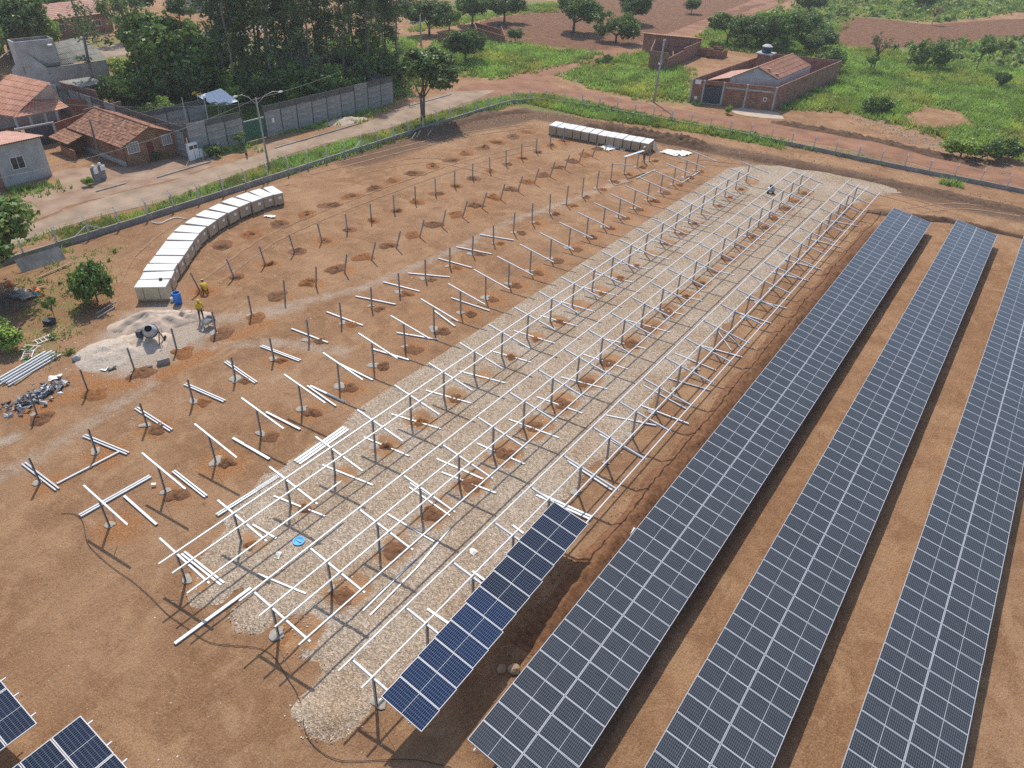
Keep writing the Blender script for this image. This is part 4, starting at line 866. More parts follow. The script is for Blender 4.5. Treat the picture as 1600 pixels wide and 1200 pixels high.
MB().tube([(.70+.26*math.cos(a*.5236), .26*math.sin(a*.5236), 1.0+0) if 0 else (.72, .26*math.cos(a*.5236), 1.0+.26*math.sin(a*.5236)) for a in range(13)], .018, 5).obj('hand_wheel', M_DARK, t)
p = G(327, 510); t = empty('wheelbarrow', (p.x, p.y, 0), rad(110), 'dark steel wheelbarrow standing beside the man in yellow', 'wheelbarrow'); t.scale = (.85, .85, .9)
mb = MB(); T0 = [(-.45, -.22, .38), (.42, -.26, .38), (.42, .26, .38), (-.45, .22, .38)]; T1 = [(-.62, -.33, .66), (.58, -.38, .74), (.58, .38, .74), (-.62, .33, .66)]
mb.poly(T0[::-1])
for k in range(4): mb.poly([T0[k], T0[(k+1) % 4], T1[(k+1) % 4], T1[k]]); mb.poly([T1[k], T1[(k+1) % 4], T0[(k+1) % 4], T0[k]])
mb.obj('tray', M_MIX, t)
for s in (-1, 1): MB().tube([(.75, .05*s, .2), (.1, .2*s, .36), (-1.05, .3*s, .62)], .018, 6).obj('handle', M_DARK, t); MB().bar((-.35, .24*s, .4), (-.42, .26*s, 0), .03, .03).obj('leg', M_DARK, t)
MB().lathe([(0, -.03), (.15, -.04), (.19, -.03), (.19, .03), (.15, .04), (0, .03)], (.75, 0, .19), 14, R=Matrix.Rotation(rad(90), 3, 'X')).obj('wheel', M_BLACK, t, True)
MB().lathe([(0, .18), (.25, .10), (.42, 0)], (0, 0, .52), 12).obj('cement_load', M_CONC2, t, True)
# machine on the four-rail row
p = G(1203, 302); t = empty('power_tool_crate', (p.x, p.y, 0), .4, 'silver compressor under the far end of the four-rail row', 'compressor')
MB().lathe([(0, -.45), (.2, -.43), (.26, -.3), (.26, .3), (.2, .43), (0, .45)], (0, 0, .45), 14, R=Matrix.Rotation(rad(90), 3, 'Y')).obj('tank', M_MIX, t, True); MB().box((0, 0, .85), (.4, .3, .25)).obj('motor', M_DARK, t)
for s in (-1, 1): MB().lathe([(0, -.04), (.14, -.04), (.14, .04), (0, .04)], (.28*s, -.28, .14), 12, R=Matrix.Rotation(rad(90), 3, 'X')).obj('wheel', M_BLACK, t)

# ------------------------------------------------------------------ stones, bags and scrap near the mixer
def boulder(u, v, s, m, label, seed, cat='stone', fl=.7):
    mb = MB(); p = G(u, v); bm = bmesh.new(); bmesh.ops.create_icosphere(bm, subdivisions=2, radius=1)
    for vv in bm.verts: k = 1+.38*mnoise.noise(vv.co*1.4+Vector((seed, seed*2, 0))); vv.co = Vector((vv.co.x*k*s[0], vv.co.y*k*s[1], max(vv.co.z*k*s[2]*fl, -.3*s[2])))
    me = bpy.data.meshes.new('stone'); bm.to_mesh(me); bm.free(); me.materials.append(m)
    return tag(inst('stone', me, None, (p.x, p.y, s[2]*.28), (0, 0, seed)), label, cat)
M_ROCK = mat('grey_stone', (.46, .45, .43), rough=.9, var=.4, scale=3)
M_ROCKB = mat('brown_stone', (.42, .30, .19), rough=.9, var=.35, scale=3)
boulder(121, 562, (.30, .26, .38), M_ROCK, 'upright grey stone at the edge of the crushed stone pile', 1.1)
o = MB().box((0, 0, .22), (.78, .42, .42)).obj('cement_bag', M_CONC, loc=G(256, 567), rot=(rad(3), 0, rad(70))); tag(o, 'pale squarish block lying on orange soil by the posts', 'block')
boulder(234, 573, (.24, .2, .22), M_CONC, 'small pale stone on orange soil beside the squarish block', 2.5)
boulder(803, 1047, (.30, .26, .30), M_ROCKB, 'brown stone lying by the edge of the first solar table', 3.7)
boulder(784, 1046, (.24, .2, .16), M_ROCKB, 'dark flat stone in the shade next to a brown stone', 4.9)
for k, (u, v, l) in enumerate(((164, 576, 'white plastic bag next to a dark bag by the stone pile'), (174, 575, 'dark plastic bag beside a white one by the stone pile'), (86, 591, 'torn pale sack by the pile of pipes'))):
    p = G(u, v); crumpled('plastic_bag', p.x, p.y, (.7, .6), l, 8.3+k, M_DARK if k == 1 else M_SHEET)
# pile of long steel pipes
A, B = G(3, 598, .1), G(80, 553, .1); d = (B-A); L = d.length; rz = math.atan2(d.y, d.x)
t = empty('pipe_stack', (A.x, A.y, 0), rz, 'stack of long bright steel bars lying in the weeds', 'bars')
for k in range(9):
    y = -.62+.155*k; z = .07+(.12 if k % 2 else 0)
    channel(MB(), (R_.uniform(-.2, .1), y, z+.04), (L+R_.uniform(-.2, .3), y, z+.04), .11, .08).obj('bar', M_RAIL if k % 3 else M_GALV, t)
p1, p2 = G(23, 601, .05), G(50, 582, .05); tag(MB().bar(p1, p2, .12, .05).obj('plank', M_WOOD), 'pale timber plank beside the steel bar stack', 'plank')
# heap of grey offcuts
cc = G(58, 614); t = empty('scrap_heap', (cc.x, cc.y, 0), 0, 'long heap of dark grey crumpled plastic scrap on bare soil', 'scrap heap')
M_SCR = [mat('grey_plastic_scrap', (.33, .35, .38), rough=.5, var=.4, scale=3), mat('dark_plastic_scrap', (.09, .10, .12), rough=.5, var=.4, scale=3), mat('pale_plastic_scrap', (.60, .62, .64), rough=.4)]
a0, a1 = G(28, 640), G(88, 602)
for k in range(190):
    q = a0.lerp(a1, R_.random())+Vector((R_.gauss(0, .45), R_.gauss(0, .45), 0)); z = abs(R_.gauss(0, .12))+.04; s = R_.uniform(.07, .23)
    mb = MB(); mb.add([(-s, -.5*s, 0), (s, -.6*s, .1), (.8*s, .5*s, -.03), (-.7*s, .6*s, .06), (0, 0, .25*s)], [(0, 1, 4), (1, 2, 4), (2, 3, 4), (3, 0, 4), (3, 2, 1, 0)])
    mb.obj('scrap_piece', M_SCR[R_.choice((0, 0, 1, 1, 2))], t, loc=(q.x-cc.x, q.y-cc.y, z), rot=(R_.uniform(-.7, .7), R_.uniform(-.7, .7), R_.uniform(0, 6)))
# heap of branches, boards and cloth at the left border
cc = G(22, 470); t = empty('rubbish_heap', (cc.x, cc.y, 0), 0, 'rubbish heap of branches, boards and cloth under the border tree', 'rubbish heap')
M_BRAN = mat('dry_branches', (.20, .175, .15), rough=.95, var=.4); M_CLOTH = mat('beige_cloth', (.48, .40, .32), rough=.95, var=.2); M_ORNG = mat('orange_plastic', (.75, .17, .03), rough=.5); M_TEAL = mat('teal_plastic', (.08, .22, .20), rough=.5)
def uvl(u, v, z=0): return G(u, v, z)-Vector((cc.x, cc.y, 0))
for k in range(70):
    q = uvl(R_.uniform(-12, 34), R_.uniform(462, 492)); a = R_.uniform(-.5, 1.2); L = R_.uniform(.6, 1.6); z = R_.uniform(.05, .7)*max(0, 1-abs(q.x)/3.5)
    dd = Vector((math.cos(a), math.sin(a), R_.uniform(-.25, .25)))*L; MB().tube([q+Vector((0, 0, z+.05)), q+dd*.5+Vector((0, 0, z+.1)), q+dd+Vector((0, 0, max(z, .1)))], [.03, .025, .012], 5).obj('branch', M_BRAN, t)
for (u1, v1, u2, v2) in ((24, 456, 72, 446), (30, 455, 68, 448), (60, 433, 112, 410), (24, 520, 30, 508)): MB().bar(uvl(u1, v1, .12), uvl(u2, v2, .16), .14, .04).obj('board', M_WOOD, t)
for k, (u, v, m, s) in enumerate(((30, 462, M_CLOTH, 1.3), (42, 466, M_CLOTH, 1.0), (57, 456, M_ORNG, .5), (16, 446, M_ORNG, .55), (53, 463, M_TEAL, .7))):
    q = uvl(u, v); n = 7; vs = []; fs = []
    for j in range(n):
        for i in range(n): x, y = (i/6-.5)*s, (j/6-.5)*s; vs.append((x, y, .1+.4*math.exp(-(x*x+y*y)*4/s/s)*s+.12*mnoise.noise(Vector((x*4+k, y*4, k)))))
    for j in range(n-1):
        for i in range(n-1): fs.append((j*n+i, j*n+i+1, (j+1)*n+i+1, (j+1)*n+i))
    inst('cloth' if k < 2 else 'plastic_tub', meshof('cloth', vs, fs, [m], None, None, True), t, (q.x, q.y, 0))
for k, (u, v, l) in enumerate(((48, 545, 'nearer white metal frame lying in weeds by the steel bars'), (68, 532, 'farther small metal frame lying in weeds'), (44, 556, 'lower metal rack lying by the steel bars'))):
    p = G(u, v); t = empty('metal_frame', (p.x, p.y, .06), .5+k, l, 'metal frame')
    for s in (-1, 1): MB().bar((-.6, .3*s, 0), (.6, .3*s, .05), .05, .05).obj('side_bar', M_WHITE, t)
    for i in range(4): MB().bar((-.45+.3*i, -.3, .02), (-.45+.3*i, .3, .05), .04, .04).obj('cross_bar', M_WHITE, t)
p = G(78, 505); tag(MB().box((0, 0, .2), (.7, .5, .35)).obj('crate', M_DARK, loc=(p.x, p.y, 0), rot=(.2, .1, .6)), 'dark plastic crate tipped in the weeds', 'crate')
for k, (u1, v1, u2, v2, l) in enumerate(((150, 490, 182, 470, 'upper of two thin grey rods lying under the round bush'), (152, 496, 178, 480, 'lower of two thin grey rods lying under the round bush'))):
    tag(MB().bar(G(u1, v1, .1), G(u2, v2, .5), .05, .05).obj('rod', M_GALV), l, 'rod')
# loose litter and pebbles over the bare soil
qs = []
for (u0, u1, v0, v1, n) in ((0, 230, 370, 620, 420), (0, 600, 640, 1200, 70), (1000, 1550, 180, 330, 160), (320, 900, 200, 520, 220), (1260, 1500, 195, 260, 200)):
    for _ in range(n): p = G(R_.uniform(u0, u1), R_.uniform(v0, v1)); qs.append((p.x, p.y))
stones('pebbles', np.array(qs), .038, -.005, [(.50, .42, .34), (.36, .27, .20), (.60, .55, .48), (.22, .15, .10)], M_STONE)
qs = []
for k in range(3000):
    y = R_.uniform(4, 70); qs.append((R_.gauss(-.9, .8), y))
stones('soil_clods', np.array(qs), .05, .0, [(.22, .13, .08), (.30, .19, .12), (.17, .10, .06)], M_STONE)
qs = []
for k in range(3500):
    t_ = R_.random(); P_ = gp(640, 208, 760, 184, 860, 180, 960, 204, 1100, 232, 1300, 268, 1600, 330); i = min(int(t_*6), 5); f = t_*6-i
    qs.append((P_[i][0]*(1-f)+P_[i+1][0]*f+R_.gauss(0, 1.3), P_[i][1]*(1-f)+P_[i+1][1]*f+R_.gauss(0, 1.3)))
stones('soil_clods', np.array(qs), .09, .0, [(.20, .12, .075), (.28, .18, .11), (.14, .085, .055)], M_STONE)

# ------------------------------------------------------------------ people
SKIN = mat('brown_skin', (.22, .115, .07), rough=.6); M_YEL = mat('yellow_work_shirt', (.72, .50, .03), rough=.85, var=.15, scale=4); M_TROU = mat('dark_trousers', (.035, .035, .045), rough=.9, var=.3); M_TROR = mat('red_brown_trousers', (.30, .075, .03), rough=.9, var=.2); M_HAT = mat('yellow_cap', (.70, .55, .12), rough=.8); M_HATW = mat('white_helmet', (.80, .80, .78), rough=.4); M_BOOT = mat('boots', (.05, .04, .035), rough=.8); M_HAIR = mat('dark_hair', (.015, .012, .01), rough=.7)
def skin_mesh(name, J, E, mats, root, sub=1, mfun=None):
    """joints (position, radius) + bones -> one continuous skinned surface"""
    me = bpy.data.meshes.new(name); ks = list(J); me.from_pydata([J[k][0] for k in ks], [(ks.index(a), ks.index(b)) for a, b in E], [])
    o = bpy.data.objects.new(name, me); COL.objects.link(o); o.modifiers.new('skin', 'SKIN').use_smooth_shade = True
    for k, v in zip(ks, me.skin_vertices[0].data): r = J[k][1]; v.radius = r if hasattr(r, '__len__') else (r, r); v.use_root = (k == root)
    s = o.modifiers.new('sub', 'SUBSURF'); s.levels = s.render_levels = sub
    dg = bpy.context.evaluated_depsgraph_get(); me2 = bpy.data.meshes.new_from_object(o.evaluated_get(dg)); bpy.data.objects.remove(o); me2.name = name
    me2.materials.clear()
    for m in mats: me2.materials.append(m)
    if mfun:
        pos = {k: Vector(J[k][0]) for k in ks}; ed = [(pos[a], pos[b], mfun(a, b)) for a, b in E]
        for f in me2.polygons:
            c = f.center; best = min(ed, key=lambda e: (c-(e[0]+(e[1]-e[0])*max(0, min(1, (c-e[0]).dot(e[1]-e[0])/max((e[1]-e[0]).length_squared, 1e-9))))).length)
            f.material_index = best[2]
    me2.polygons.foreach_set('use_smooth', [True]*len(me2.polygons)); return me2
def person(name, loc, rz, J, shirt, trou, hat, label, scale=1.0):
    """J: joint positions; body one mesh, clothing colours by limb, hat and hair as children"""
    V3 = lambda *a: Vector(a); P = {k: Vector(v) for k, v in J.items()}
    RR = dict(pel=(.135, .115), bel=(.13, .11), che=(.155, .12), nek=.055, chin=.06, head=.088, crown=.075)
    D = {k: (P[k], RR[k]) for k in RR}; E = [('pel', 'bel'), ('bel', 'che'), ('che', 'nek'), ('nek', 'chin'), ('chin', 'head'), ('head', 'crown')]
    for s in 'lr':
        D['sh'+s] = (P['sh'+s], .062); D['el'+s] = (P['el'+s], .045); D['wr'+s] = (P['wr'+s], .031)
        D['hi'+s] = (P['hi'+s], .085); D['kn'+s] = (P['kn'+s], .062); D['an'+s] = (P['an'+s], .045); f = (P['to'+s]-P['an'+s]); D['to'+s] = (P['to'+s], (.045, .035))
        E += [('che', 'sh'+s), ('sh'+s, 'el'+s), ('el'+s, 'wr'+s), ('pel', 'hi'+s), ('hi'+s, 'kn'+s), ('kn'+s, 'an'+s), ('an'+s, 'to'+s)]
        d = (P['wr'+s]-P['el'+s]).normalized(); side = d.cross(Vector((0, 0, 1)) if abs(d.z) < .9 else Vector((0, 1, 0))).normalized(); up = side.cross(d)
        D['pa'+s] = (P['wr'+s]+d*.075, (.040, .018)); E.append(('wr'+s, 'pa'+s))
        for k, (o_, L) in enumerate(((-.033, .062), (-.011, .072), (.011, .069), (.033, .054))):
            a = P['wr'+s]+d*.095+side*o_; D['f%da%s' % (k, s)] = (a+d*L*.45-up*.004, .0095); D['f%db%s' % (k, s)] = (a+d*L-up*.022, .008); E += [('pa'+s, 'f%da%s' % (k, s)), ('f%da%s' % (k, s), 'f%db%s' % (k, s))]
        a = P['wr'+s]+d*.03-side*.045; D['t1'+s] = (a, .011); D['t2'+s] = (a+d*.045-side*.014-up*.01, .009); E += [('wr'+s, 't1'+s), ('t1'+s, 't2'+s)]
    def mf(a, b):
        n = {a[:2], b[:2]}
        if 'to' in n: return 3
        if n & {'hi', 'kn', 'an'} or (a == 'pel' and b[:2] == 'hi'): return 2
        if a in ('pel', 'bel', 'che') and (b in ('bel', 'che') or b[:2] == 'sh'): return 1
        if a[:2] == 'sh': return 1
        return 0
    t = empty(name, loc, rz, label, 'person'); t.scale = (scale,)*3
    me = skin_mesh('body', D, E, [SKIN, shirt, trou, M_BOOT], 'pel', 1, mf); b = inst('body', me, t)
    hd = (P['crown']-P['chin']).normalized(); fw = Vector((0, -1, 0)); fw = (fw-hd*fw.dot(hd)).normalized(); sd = hd.cross(fw)
    Rh = Matrix((sd, -fw, hd)).transposed(); hc = P['head']
    for s in (-1, 1):
        MB().lathe([(0, -.009), (.009, 0), (0, .009)], hc+sd*s*.033+fw*.080+hd*.012, 6, R=Rh).obj('eye', M_HAIR, t); MB().lathe([(0, -.03), (.014, -.01), (.016, .015), (0, .03)], hc+sd*s*.088-hd*.005, 6, R=Rh).obj('ear', SKIN, t)
    MB().add([hc+fw*.082+hd*.005, hc+fw*.108-hd*.028, hc+fw*.078-hd*.032+sd*.018, hc+fw*.078-hd*.032-sd*.018], [(0, 2, 1), (0, 1, 3), (1, 2, 3)]).obj('nose', SKIN, t)
    MB().bar(hc+fw*.078-hd*.055-sd*.022, hc+fw*.078-hd*.055+sd*.022, .008, .008).obj('mouth', M_TROR, t)
    MB().lathe([(.10, -.03), (.104, .03), (.09, .075), (.05, .11), (0, .12)], hc+hd*.012-fw*.012, 12, R=Rh).obj('hair', M_HAIR, t, True)
    mb = MB().lathe([(.112, .03), (.112, .06), (.10, .10), (.06, .135), (0, .145)], hc+hd*.012, 14, R=Rh); mb.add([hc+hd*.045+sd*.09+fw*.06, hc+hd*.045-sd*.09+fw*.06, hc+hd*.03-sd*.06+fw*.19, hc+hd*.03+sd*.06+fw*.19], [(0, 1, 2, 3), (3, 2, 1, 0)])
    mb.obj('cap', hat, t, True); return t
STAND = dict(pel=(0, 0, .95), bel=(0, -.02, 1.12), che=(0, -.05, 1.33), nek=(0, -.08, 1.47), chin=(0, -.11, 1.535), head=(0, -.125, 1.605), crown=(0, -.12, 1.665), shl=(.18, -.05, 1.38), shr=(-.18, -.05, 1.38), ell=(.25, -.10, 1.12), elr=(-.25, -.12, 1.12),
             wrl=(.17, -.32, 1.02), wrr=(-.17, -.34, 1.02), hil=(.095, 0, .90), hir=(-.095, 0, .90), knl=(.11, -.03, .50), knr=(-.11, .02, .50), anl=(.12, .03, .09), anr=(-.12, .08, .09), tol=(.14, -.10, .045), tor=(-.14, -.05, .045))
CROUCH = dict(pel=(0, .18, .36), bel=(0, .10, .52), che=(0, -.10, .70), nek=(0, -.24, .80), chin=(0, -.31, .82), head=(0, -.37, .86), crown=(0, -.40, .915), shl=(.18, -.12, .74), shr=(-.18, -.12, .74), ell=(.22, -.36, .56), elr=(-.22, -.36, .56),
              wrl=(.12, -.52, .40), wrr=(-.12, -.55, .44), hil=(.11, .15, .33), hir=(-.11, .15, .33), knl=(.17, -.22, .48), knr=(-.17, -.20, .46), anl=(.15, .04, .09), anr=(-.15, .06, .09), tol=(.17, -.11, .045), tor=(-.17, -.09, .045))
p = G(316, 501); person('person', (p.x, p.y, 0), rad(75), STAND, M_YEL, M_TROU, M_HAT, 'man in yellow shirt and dark trousers standing bent beside a wheelbarrow', 1.08)
p = G(322, 459); person('person', (p.x, p.y, 0), rad(-110), CROUCH, M_YEL, M_TROR, M_HAT, 'man in yellow shirt crouching at the foot of a post', 1.12)
p = G(1005.5, 253); person('person', (p.x, p.y, 0), rad(-20), STAND, mat('dull_yellow_shirt', (.42, .26, .06), rough=.85, var=.2, scale=4), mat('grey_trousers', (.10, .10, .12), rough=.9), M_HATW, 'man in dull yellow shirt standing by the opened pallet', 1.12)
p = G(308, 466)

# ------------------------------------------------------------------ tyre tracks pressed into the bare soil
M_TRACK = mat('pressed_damp_soil', (.235, .130, .070), rough=1, col2=(.34, .20, .115), scale=2.2, bump=1.0, bscale=7)
def ribbon(P, wd, seed):
    pts = [Vector((q.x, q.y, 0)) for q in ragged(P, .35, .10, False, seed)]; vs = []; fs = []
    for i, q in enumerate(pts):
        d = (pts[min(i+1, len(pts)-1)]-pts[max(i-1, 0)]).normalized(); n = Vector((-d.y, d.x, 0)); ww = wd*(.75+.6*mnoise.noise(Vector((i*.4, seed, 2))))
        for s in (-1, 0, 1): vs.append(q+n*s*ww/2+Vector((0, 0, .014 if s else .011)))
    for i in range(len(pts)-1):
        for s in (0, 1): fs.append((i*3+s, (i+1)*3+s, (i+1)*3+s+1, i*3+s+1))
    me = meshof('tyre_track', vs, fs, [M_TRACK])
    if me.polygons[0].normal.z < 0: me.flip_normals()
    o = inst('tyre_track', me); o['kind'] = 'structure'
def curve(P, n=8):
    out = []
    for k in range(len(P)-1):
        p0, p1, p2, p3 = P[max(k-1, 0)], P[k], P[k+1], P[min(k+2, len(P)-1)]
        for j in range(n):
            t = j/n; out.append(tuple(.5*((2*p1[i])+(p2[i]-p0[i])*t+(2*p0[i]-5*p1[i]+4*p2[i]-p3[i])*t*t+(3*p1[i]-p0[i]-3*p2[i]+p3[i])*t**3) for i in (0, 1)))
    return out+[P[-1]]
for k, P in enumerate((gp(330, 440, 420, 375, 520, 330, 640, 285, 740, 252, 840, 228), gp(560, 268, 660, 250, 740, 262, 800, 280), gp(480, 270, 600, 240, 720, 212, 830, 196), gp(1420, 330, 1500, 322, 1600, 335), gp(1060, 250, 1180, 262, 1330, 290, 1480, 330), gp(205, 440, 230, 395, 290, 350, 380, 312))):
    C0 = curve(P)
    for off in (-.8, .8):
        L_ = []
        for i in range(len(C0)):
            a, b = C0[max(i-1, 0)], C0[min(i+1, len(C0)-1)]; l = math.hypot(b[0]-a[0], b[1]-a[1])+1e-9; L_.append((C0[i][0]-(b[1]-a[1])/l*off, C0[i][1]+(b[0]-a[0])/l*off))
        ribbon(L_, .36, k*2.3+off)
# ------------------------------------------------------------------ streets
M_STREET = mat('worn_street', (.38, .275, .195), rough=.95, col2=(.25, .175, .12), scale=.45, bump=.4, bscale=6, detail=8)
M_REDDIRT = mat('red_dirt_road', (.33, .168, .098), rough=1, col2=(.215, .10, .055), scale=.35, bump=.6, bscale=4, detail=9)
M_PALEDIRT = mat('pale_dirt', (.37, .26, .18), rough=1, col2=(.25, .15, .10), scale=.5, bump=.5, bscale=5, detail=8)
STREET = gp(-60, 415, 40, 377, 100, 354, 180, 332, 260, 314, 330, 286, 400, 262, 450, 242, 500, 227, 560, 212, 600, 203, 650, 186, 700, 171, 738, 157, 775, 141, 705, 143, 640, 162, 600, 180, 560, 196, 500, 213, 440, 230, 400, 243, 330, 262, 265, 284, 190, 300, 120, 322, 50, 350, -60, 385)
sheet('street', STREET, .012, M_STREET, .8, .25, 1.0)
sheet('dirt_road', gp(738, 157, 790, 150, 850, 149, 900, 157, 960, 168, 1040, 184, 1120, 199, 1200, 212, 1290, 226, 1400, 249, 1500, 272, 1640, 306, 1640, 277, 1540, 257, 1440, 236, 1350, 217, 1270, 202, 1200, 190, 1100, 177, 1050, 169, 1000, 160, 940, 148, 880, 137, 852, 128, 800, 124, 735, 130, 706, 142), .007, M_REDDIRT, .9, .45, 2.0)
sheet('dirt_road', gp(800, 123, 852, 127, 872, 117, 920, 100, 960, 90, 1010, 78, 1060, 60, 1110, 40, 1165, 26, 1210, 10, 1245, -12, 1205, -12, 1150, 10, 1090, 34, 1050, 50, 1000, 66, 940, 78, 880, 90, 830, 107, 780, 119), .003, M_REDDIRT, 1.0, .5, 3.0)
sheet('side_street', gp(90, 84, 340, 44, 420, 30, 430, 44, 345, 64, 150, 92), .003, M_STREET, 1.2, .3, 4.0)
sheet('dirt_yard', gp(120, 262, 200, 262, 285, 243, 330, 260, 265, 283, 190, 299, 110, 322, 40, 350, 0, 360, 0, 320, 90, 285, 82, 268), .004, M_PALEDIRT, .9, .4, 5.0)
sheet('dirt_yard', gp(395, 236, 440, 216, 470, 222, 420, 240), .005, M_PALEDIRT, .6, .3, 6.0)
sheet('sandy_verge', gp(1140, 172, 1170, 166, 1215, 176, 1225, 186, 1190, 184, 1150, 178), .009, mat('pale_verge_sand', (.56, .44, .33), rough=1, var=.25, scale=1), .6, .3, 7.0)
M_KERB = mat('kerb_stone', (.42, .38, .34), rough=.95, var=.3, scale=2)
def kerb(P, label):
    a, b = G(P[0], P[1], .0), G(P[2], P[3], .0); t = empty('kerb', a, 0, label, 'kerb', 'kerbs of the paved street'); n = max(1, int((b-a).length/1.0)); d = (b-a)/n
    for k in range(n): MB().bar(d*k+Vector((0, 0, .05)), d*(k+.97)+Vector((0, 0, .05)), .14, .16).obj('kerb_stone', M_KERB, t)
kerb((150, 300, 197, 287), 'short stone kerb before the yard of the plastered house'); kerb((246, 278, 330, 253), 'stone kerb in front of the small brick house'); kerb((430, 232, 560, 194), 'stone kerb along the grey wall past the green gate'); kerb((640, 166, 705, 148), 'stone kerb past the round street tree')

# ------------------------------------------------------------------ walls and roofs
def brick_material(name, c1, c2, mortar, bw=.40, bh=.24):
    m = bpy.data.materials.new(name); m.use_nodes = True; nt = m.node_tree; L = nt.links; b = nt.nodes['Principled BSDF']; b.inputs['Roughness'].default_value = .95; b.inputs['Specular IOR Level'].default_value = .15
    uv = nt.nodes.new('ShaderNodeUVMap'); br = nt.nodes.new('ShaderNodeTexBrick'); L.new(uv.outputs[0], br.inputs['Vector']); br.inputs['Scale'].default_value = 1.0
    br.inputs['Brick Width'].default_value = bw; br.inputs['Row Height'].default_value = bh; br.inputs['Mortar Size'].default_value = .03
    br.inputs['Color1'].default_value = (*c1, 1); br.inputs['Color2'].default_value = (*c2, 1); br.inputs['Mortar'].default_value = (*mortar, 1)
    n = nt.nodes.new('ShaderNodeTexNoise'); n.inputs['Scale'].default_value = .9; n.inputs['Detail'].default_value = 6; L.new(uv.outputs[0], n.inputs['Vector'])
    x = nt.nodes.new('ShaderNodeMix'); x.data_type = 'RGBA'; x.blend_type = 'MULTIPLY'; x.inputs[0].default_value = .8; r = nt.nodes.new('ShaderNodeValToRGB'); r.color_ramp.elements[0].color = (.55, .5, .46, 1); r.color_ramp.elements[1].color = (1.1, 1.08, 1.05, 1); r.color_ramp.elements[0].position = .3; r.color_ramp.elements[1].position = .65
    L.new(n.outputs[0], r.inputs[0]); L.new(br.outputs['Color'], x.inputs[6]); L.new(r.outputs[0], x.inputs[7]); L.new(x.outputs[2], b.inputs['Base Color'])
    bp = nt.nodes.new('ShaderNodeBump'); bp.inputs['Strength'].default_value = .7; bp.inputs['Distance'].default_value = .02; L.new(br.outputs['Fac'], bp.inputs['Height']); bp.invert = True; L.new(bp.outputs[0], b.inputs['Normal']); return m
M_BRICK = brick_material('red_clay_brick', (.37, .15, .085), (.27, .10, .058), (.36, .28, .23))
M_BRICKO = brick_material('old_orange_brick', (.33, .155, .085), (.25, .11, .06), (.36, .27, .20), .40, .22)
M_BRICKD = brick_material('weathered_brick', (.38, .17, .12), (.29, .125, .088), (.33, .27, .23))
M_PLAST = mat('grey_plaster', (.46, .455, .44), rough=.95, var=.28, scale=1.0, bump=.2, bscale=6)
M_PLASTW = mat('pale_plaster', (.56, .53, .50), rough=.95, var=.3, scale=.8, bump=.15, bscale=6)
M_TILE = mat('clay_roof_tile', (.68, .35, .23), rough=.9, col2=(.50, .23, .14), scale=1.2)
M_TILEP = mat('pale_clay_tile', (.62, .37, .28), rough=.85, col2=(.50, .26, .19), scale=.9)
M_TILEO = mat('old_clay_tile', (.56, .30, .175), rough=.95, col2=(.27, .13, .085), scale=2.6, detail=6)
M_TILEG = mat('grey_fibre_roof', (.36, .345, .30), rough=.95, col2=(.24, .225, .185), scale=1.4)
M_GATE = mat('dark_steel_gate', (.075, .085, .10), rough=.5, metal=.2, var=.15); M_GREEN = mat('green_gate_paint', (.045, .15, .095), rough=.55, var=.2, scale=2)
M_DOOR = mat('dark_red_door', (.17, .045, .035), rough=.6); M_WIN = mat('white_window_frame', (.70, .69, .66), rough=.6); M_GLASS = mat('dark_window_glass', (.03, .04, .05), rough=.08, spec=.6); M_BLIND = mat('pale_shutter', (.62, .60, .56), rough=.7)
M_SHUT = mat('dark_shutter', (.30, .27, .24), rough=.7); M_ASPH = mat('timber_purlin', (.20, .13, .09), rough=.9)  # shutter pane in a darker tone that sets off the white bars
def wall(name, a, b, h, m, parent, t=.16, hb=None, z0=0.0):
    """upright wall a->b (2D points), heights h at a and hb at b; UV in metres; parent at world origin"""
    hb = h if hb is None else hb; a, b = Vector((a[0], a[1], 0)), Vector((b[0], b[1], 0)); d = b-a; L = d.length; d.normalize(); n = Vector((-d.y, d.x, 0))*t/2; Z = Vector((0, 0, 1))
    vs = [a-n+Z*z0, b-n+Z*z0, b+n+Z*z0, a+n+Z*z0, a-n+Z*h, b-n+Z*hb, b+n+Z*hb, a+n+Z*h]
    F = [(0, 1, 5, 4), (1, 2, 6, 5), (2, 3, 7, 6), (3, 0, 4, 7), (4, 5, 6, 7)]
    uv = [[(0, 0), (L, 0), (L, hb), (0, h)], [(0, 0), (t, 0), (t, hb), (0, hb)], [(L, 0), (0, 0), (0, h), (L, hb)], [(0, 0), (t, 0), (t, h), (0, h)], [(0, 0), (L, 0), (L, t), (0, t)]]
    return MB().add(vs, F, 0, uv).obj(name, m, parent)
def gable(name, a, b, h, hr, m, parent, t=.16, at=.5):
    a, b = Vector((a[0], a[1], 0)), Vector((b[0], b[1], 0)); d = b-a; L = d.length; d.normalize(); n = Vector((-d.y, d.x, 0))*t/2; Z = Vector((0, 0, 1)); c = a+d*L*at
    P = [a, b, b+Z*h, c+Z*hr, a+Z*h]; UV = [(0, 0), (L, 0), (L, h), (L*at, hr), (0, h)]
    vs = [p-n for p in P]+[p+n for p in P]; F = [(0, 1, 2, 3, 4), (9, 8, 7, 6, 5), (1, 0, 5, 6), (2, 1, 6, 7), (3, 2, 7, 8), (4, 3, 8, 9), (0, 4, 9, 5)]
    uv = [UV, UV[::-1]]+[[(0, 0), (t, 0), (t, 1), (0, 1)]]*5; return MB().add(vs, F, 0, uv).obj(name, m, parent)
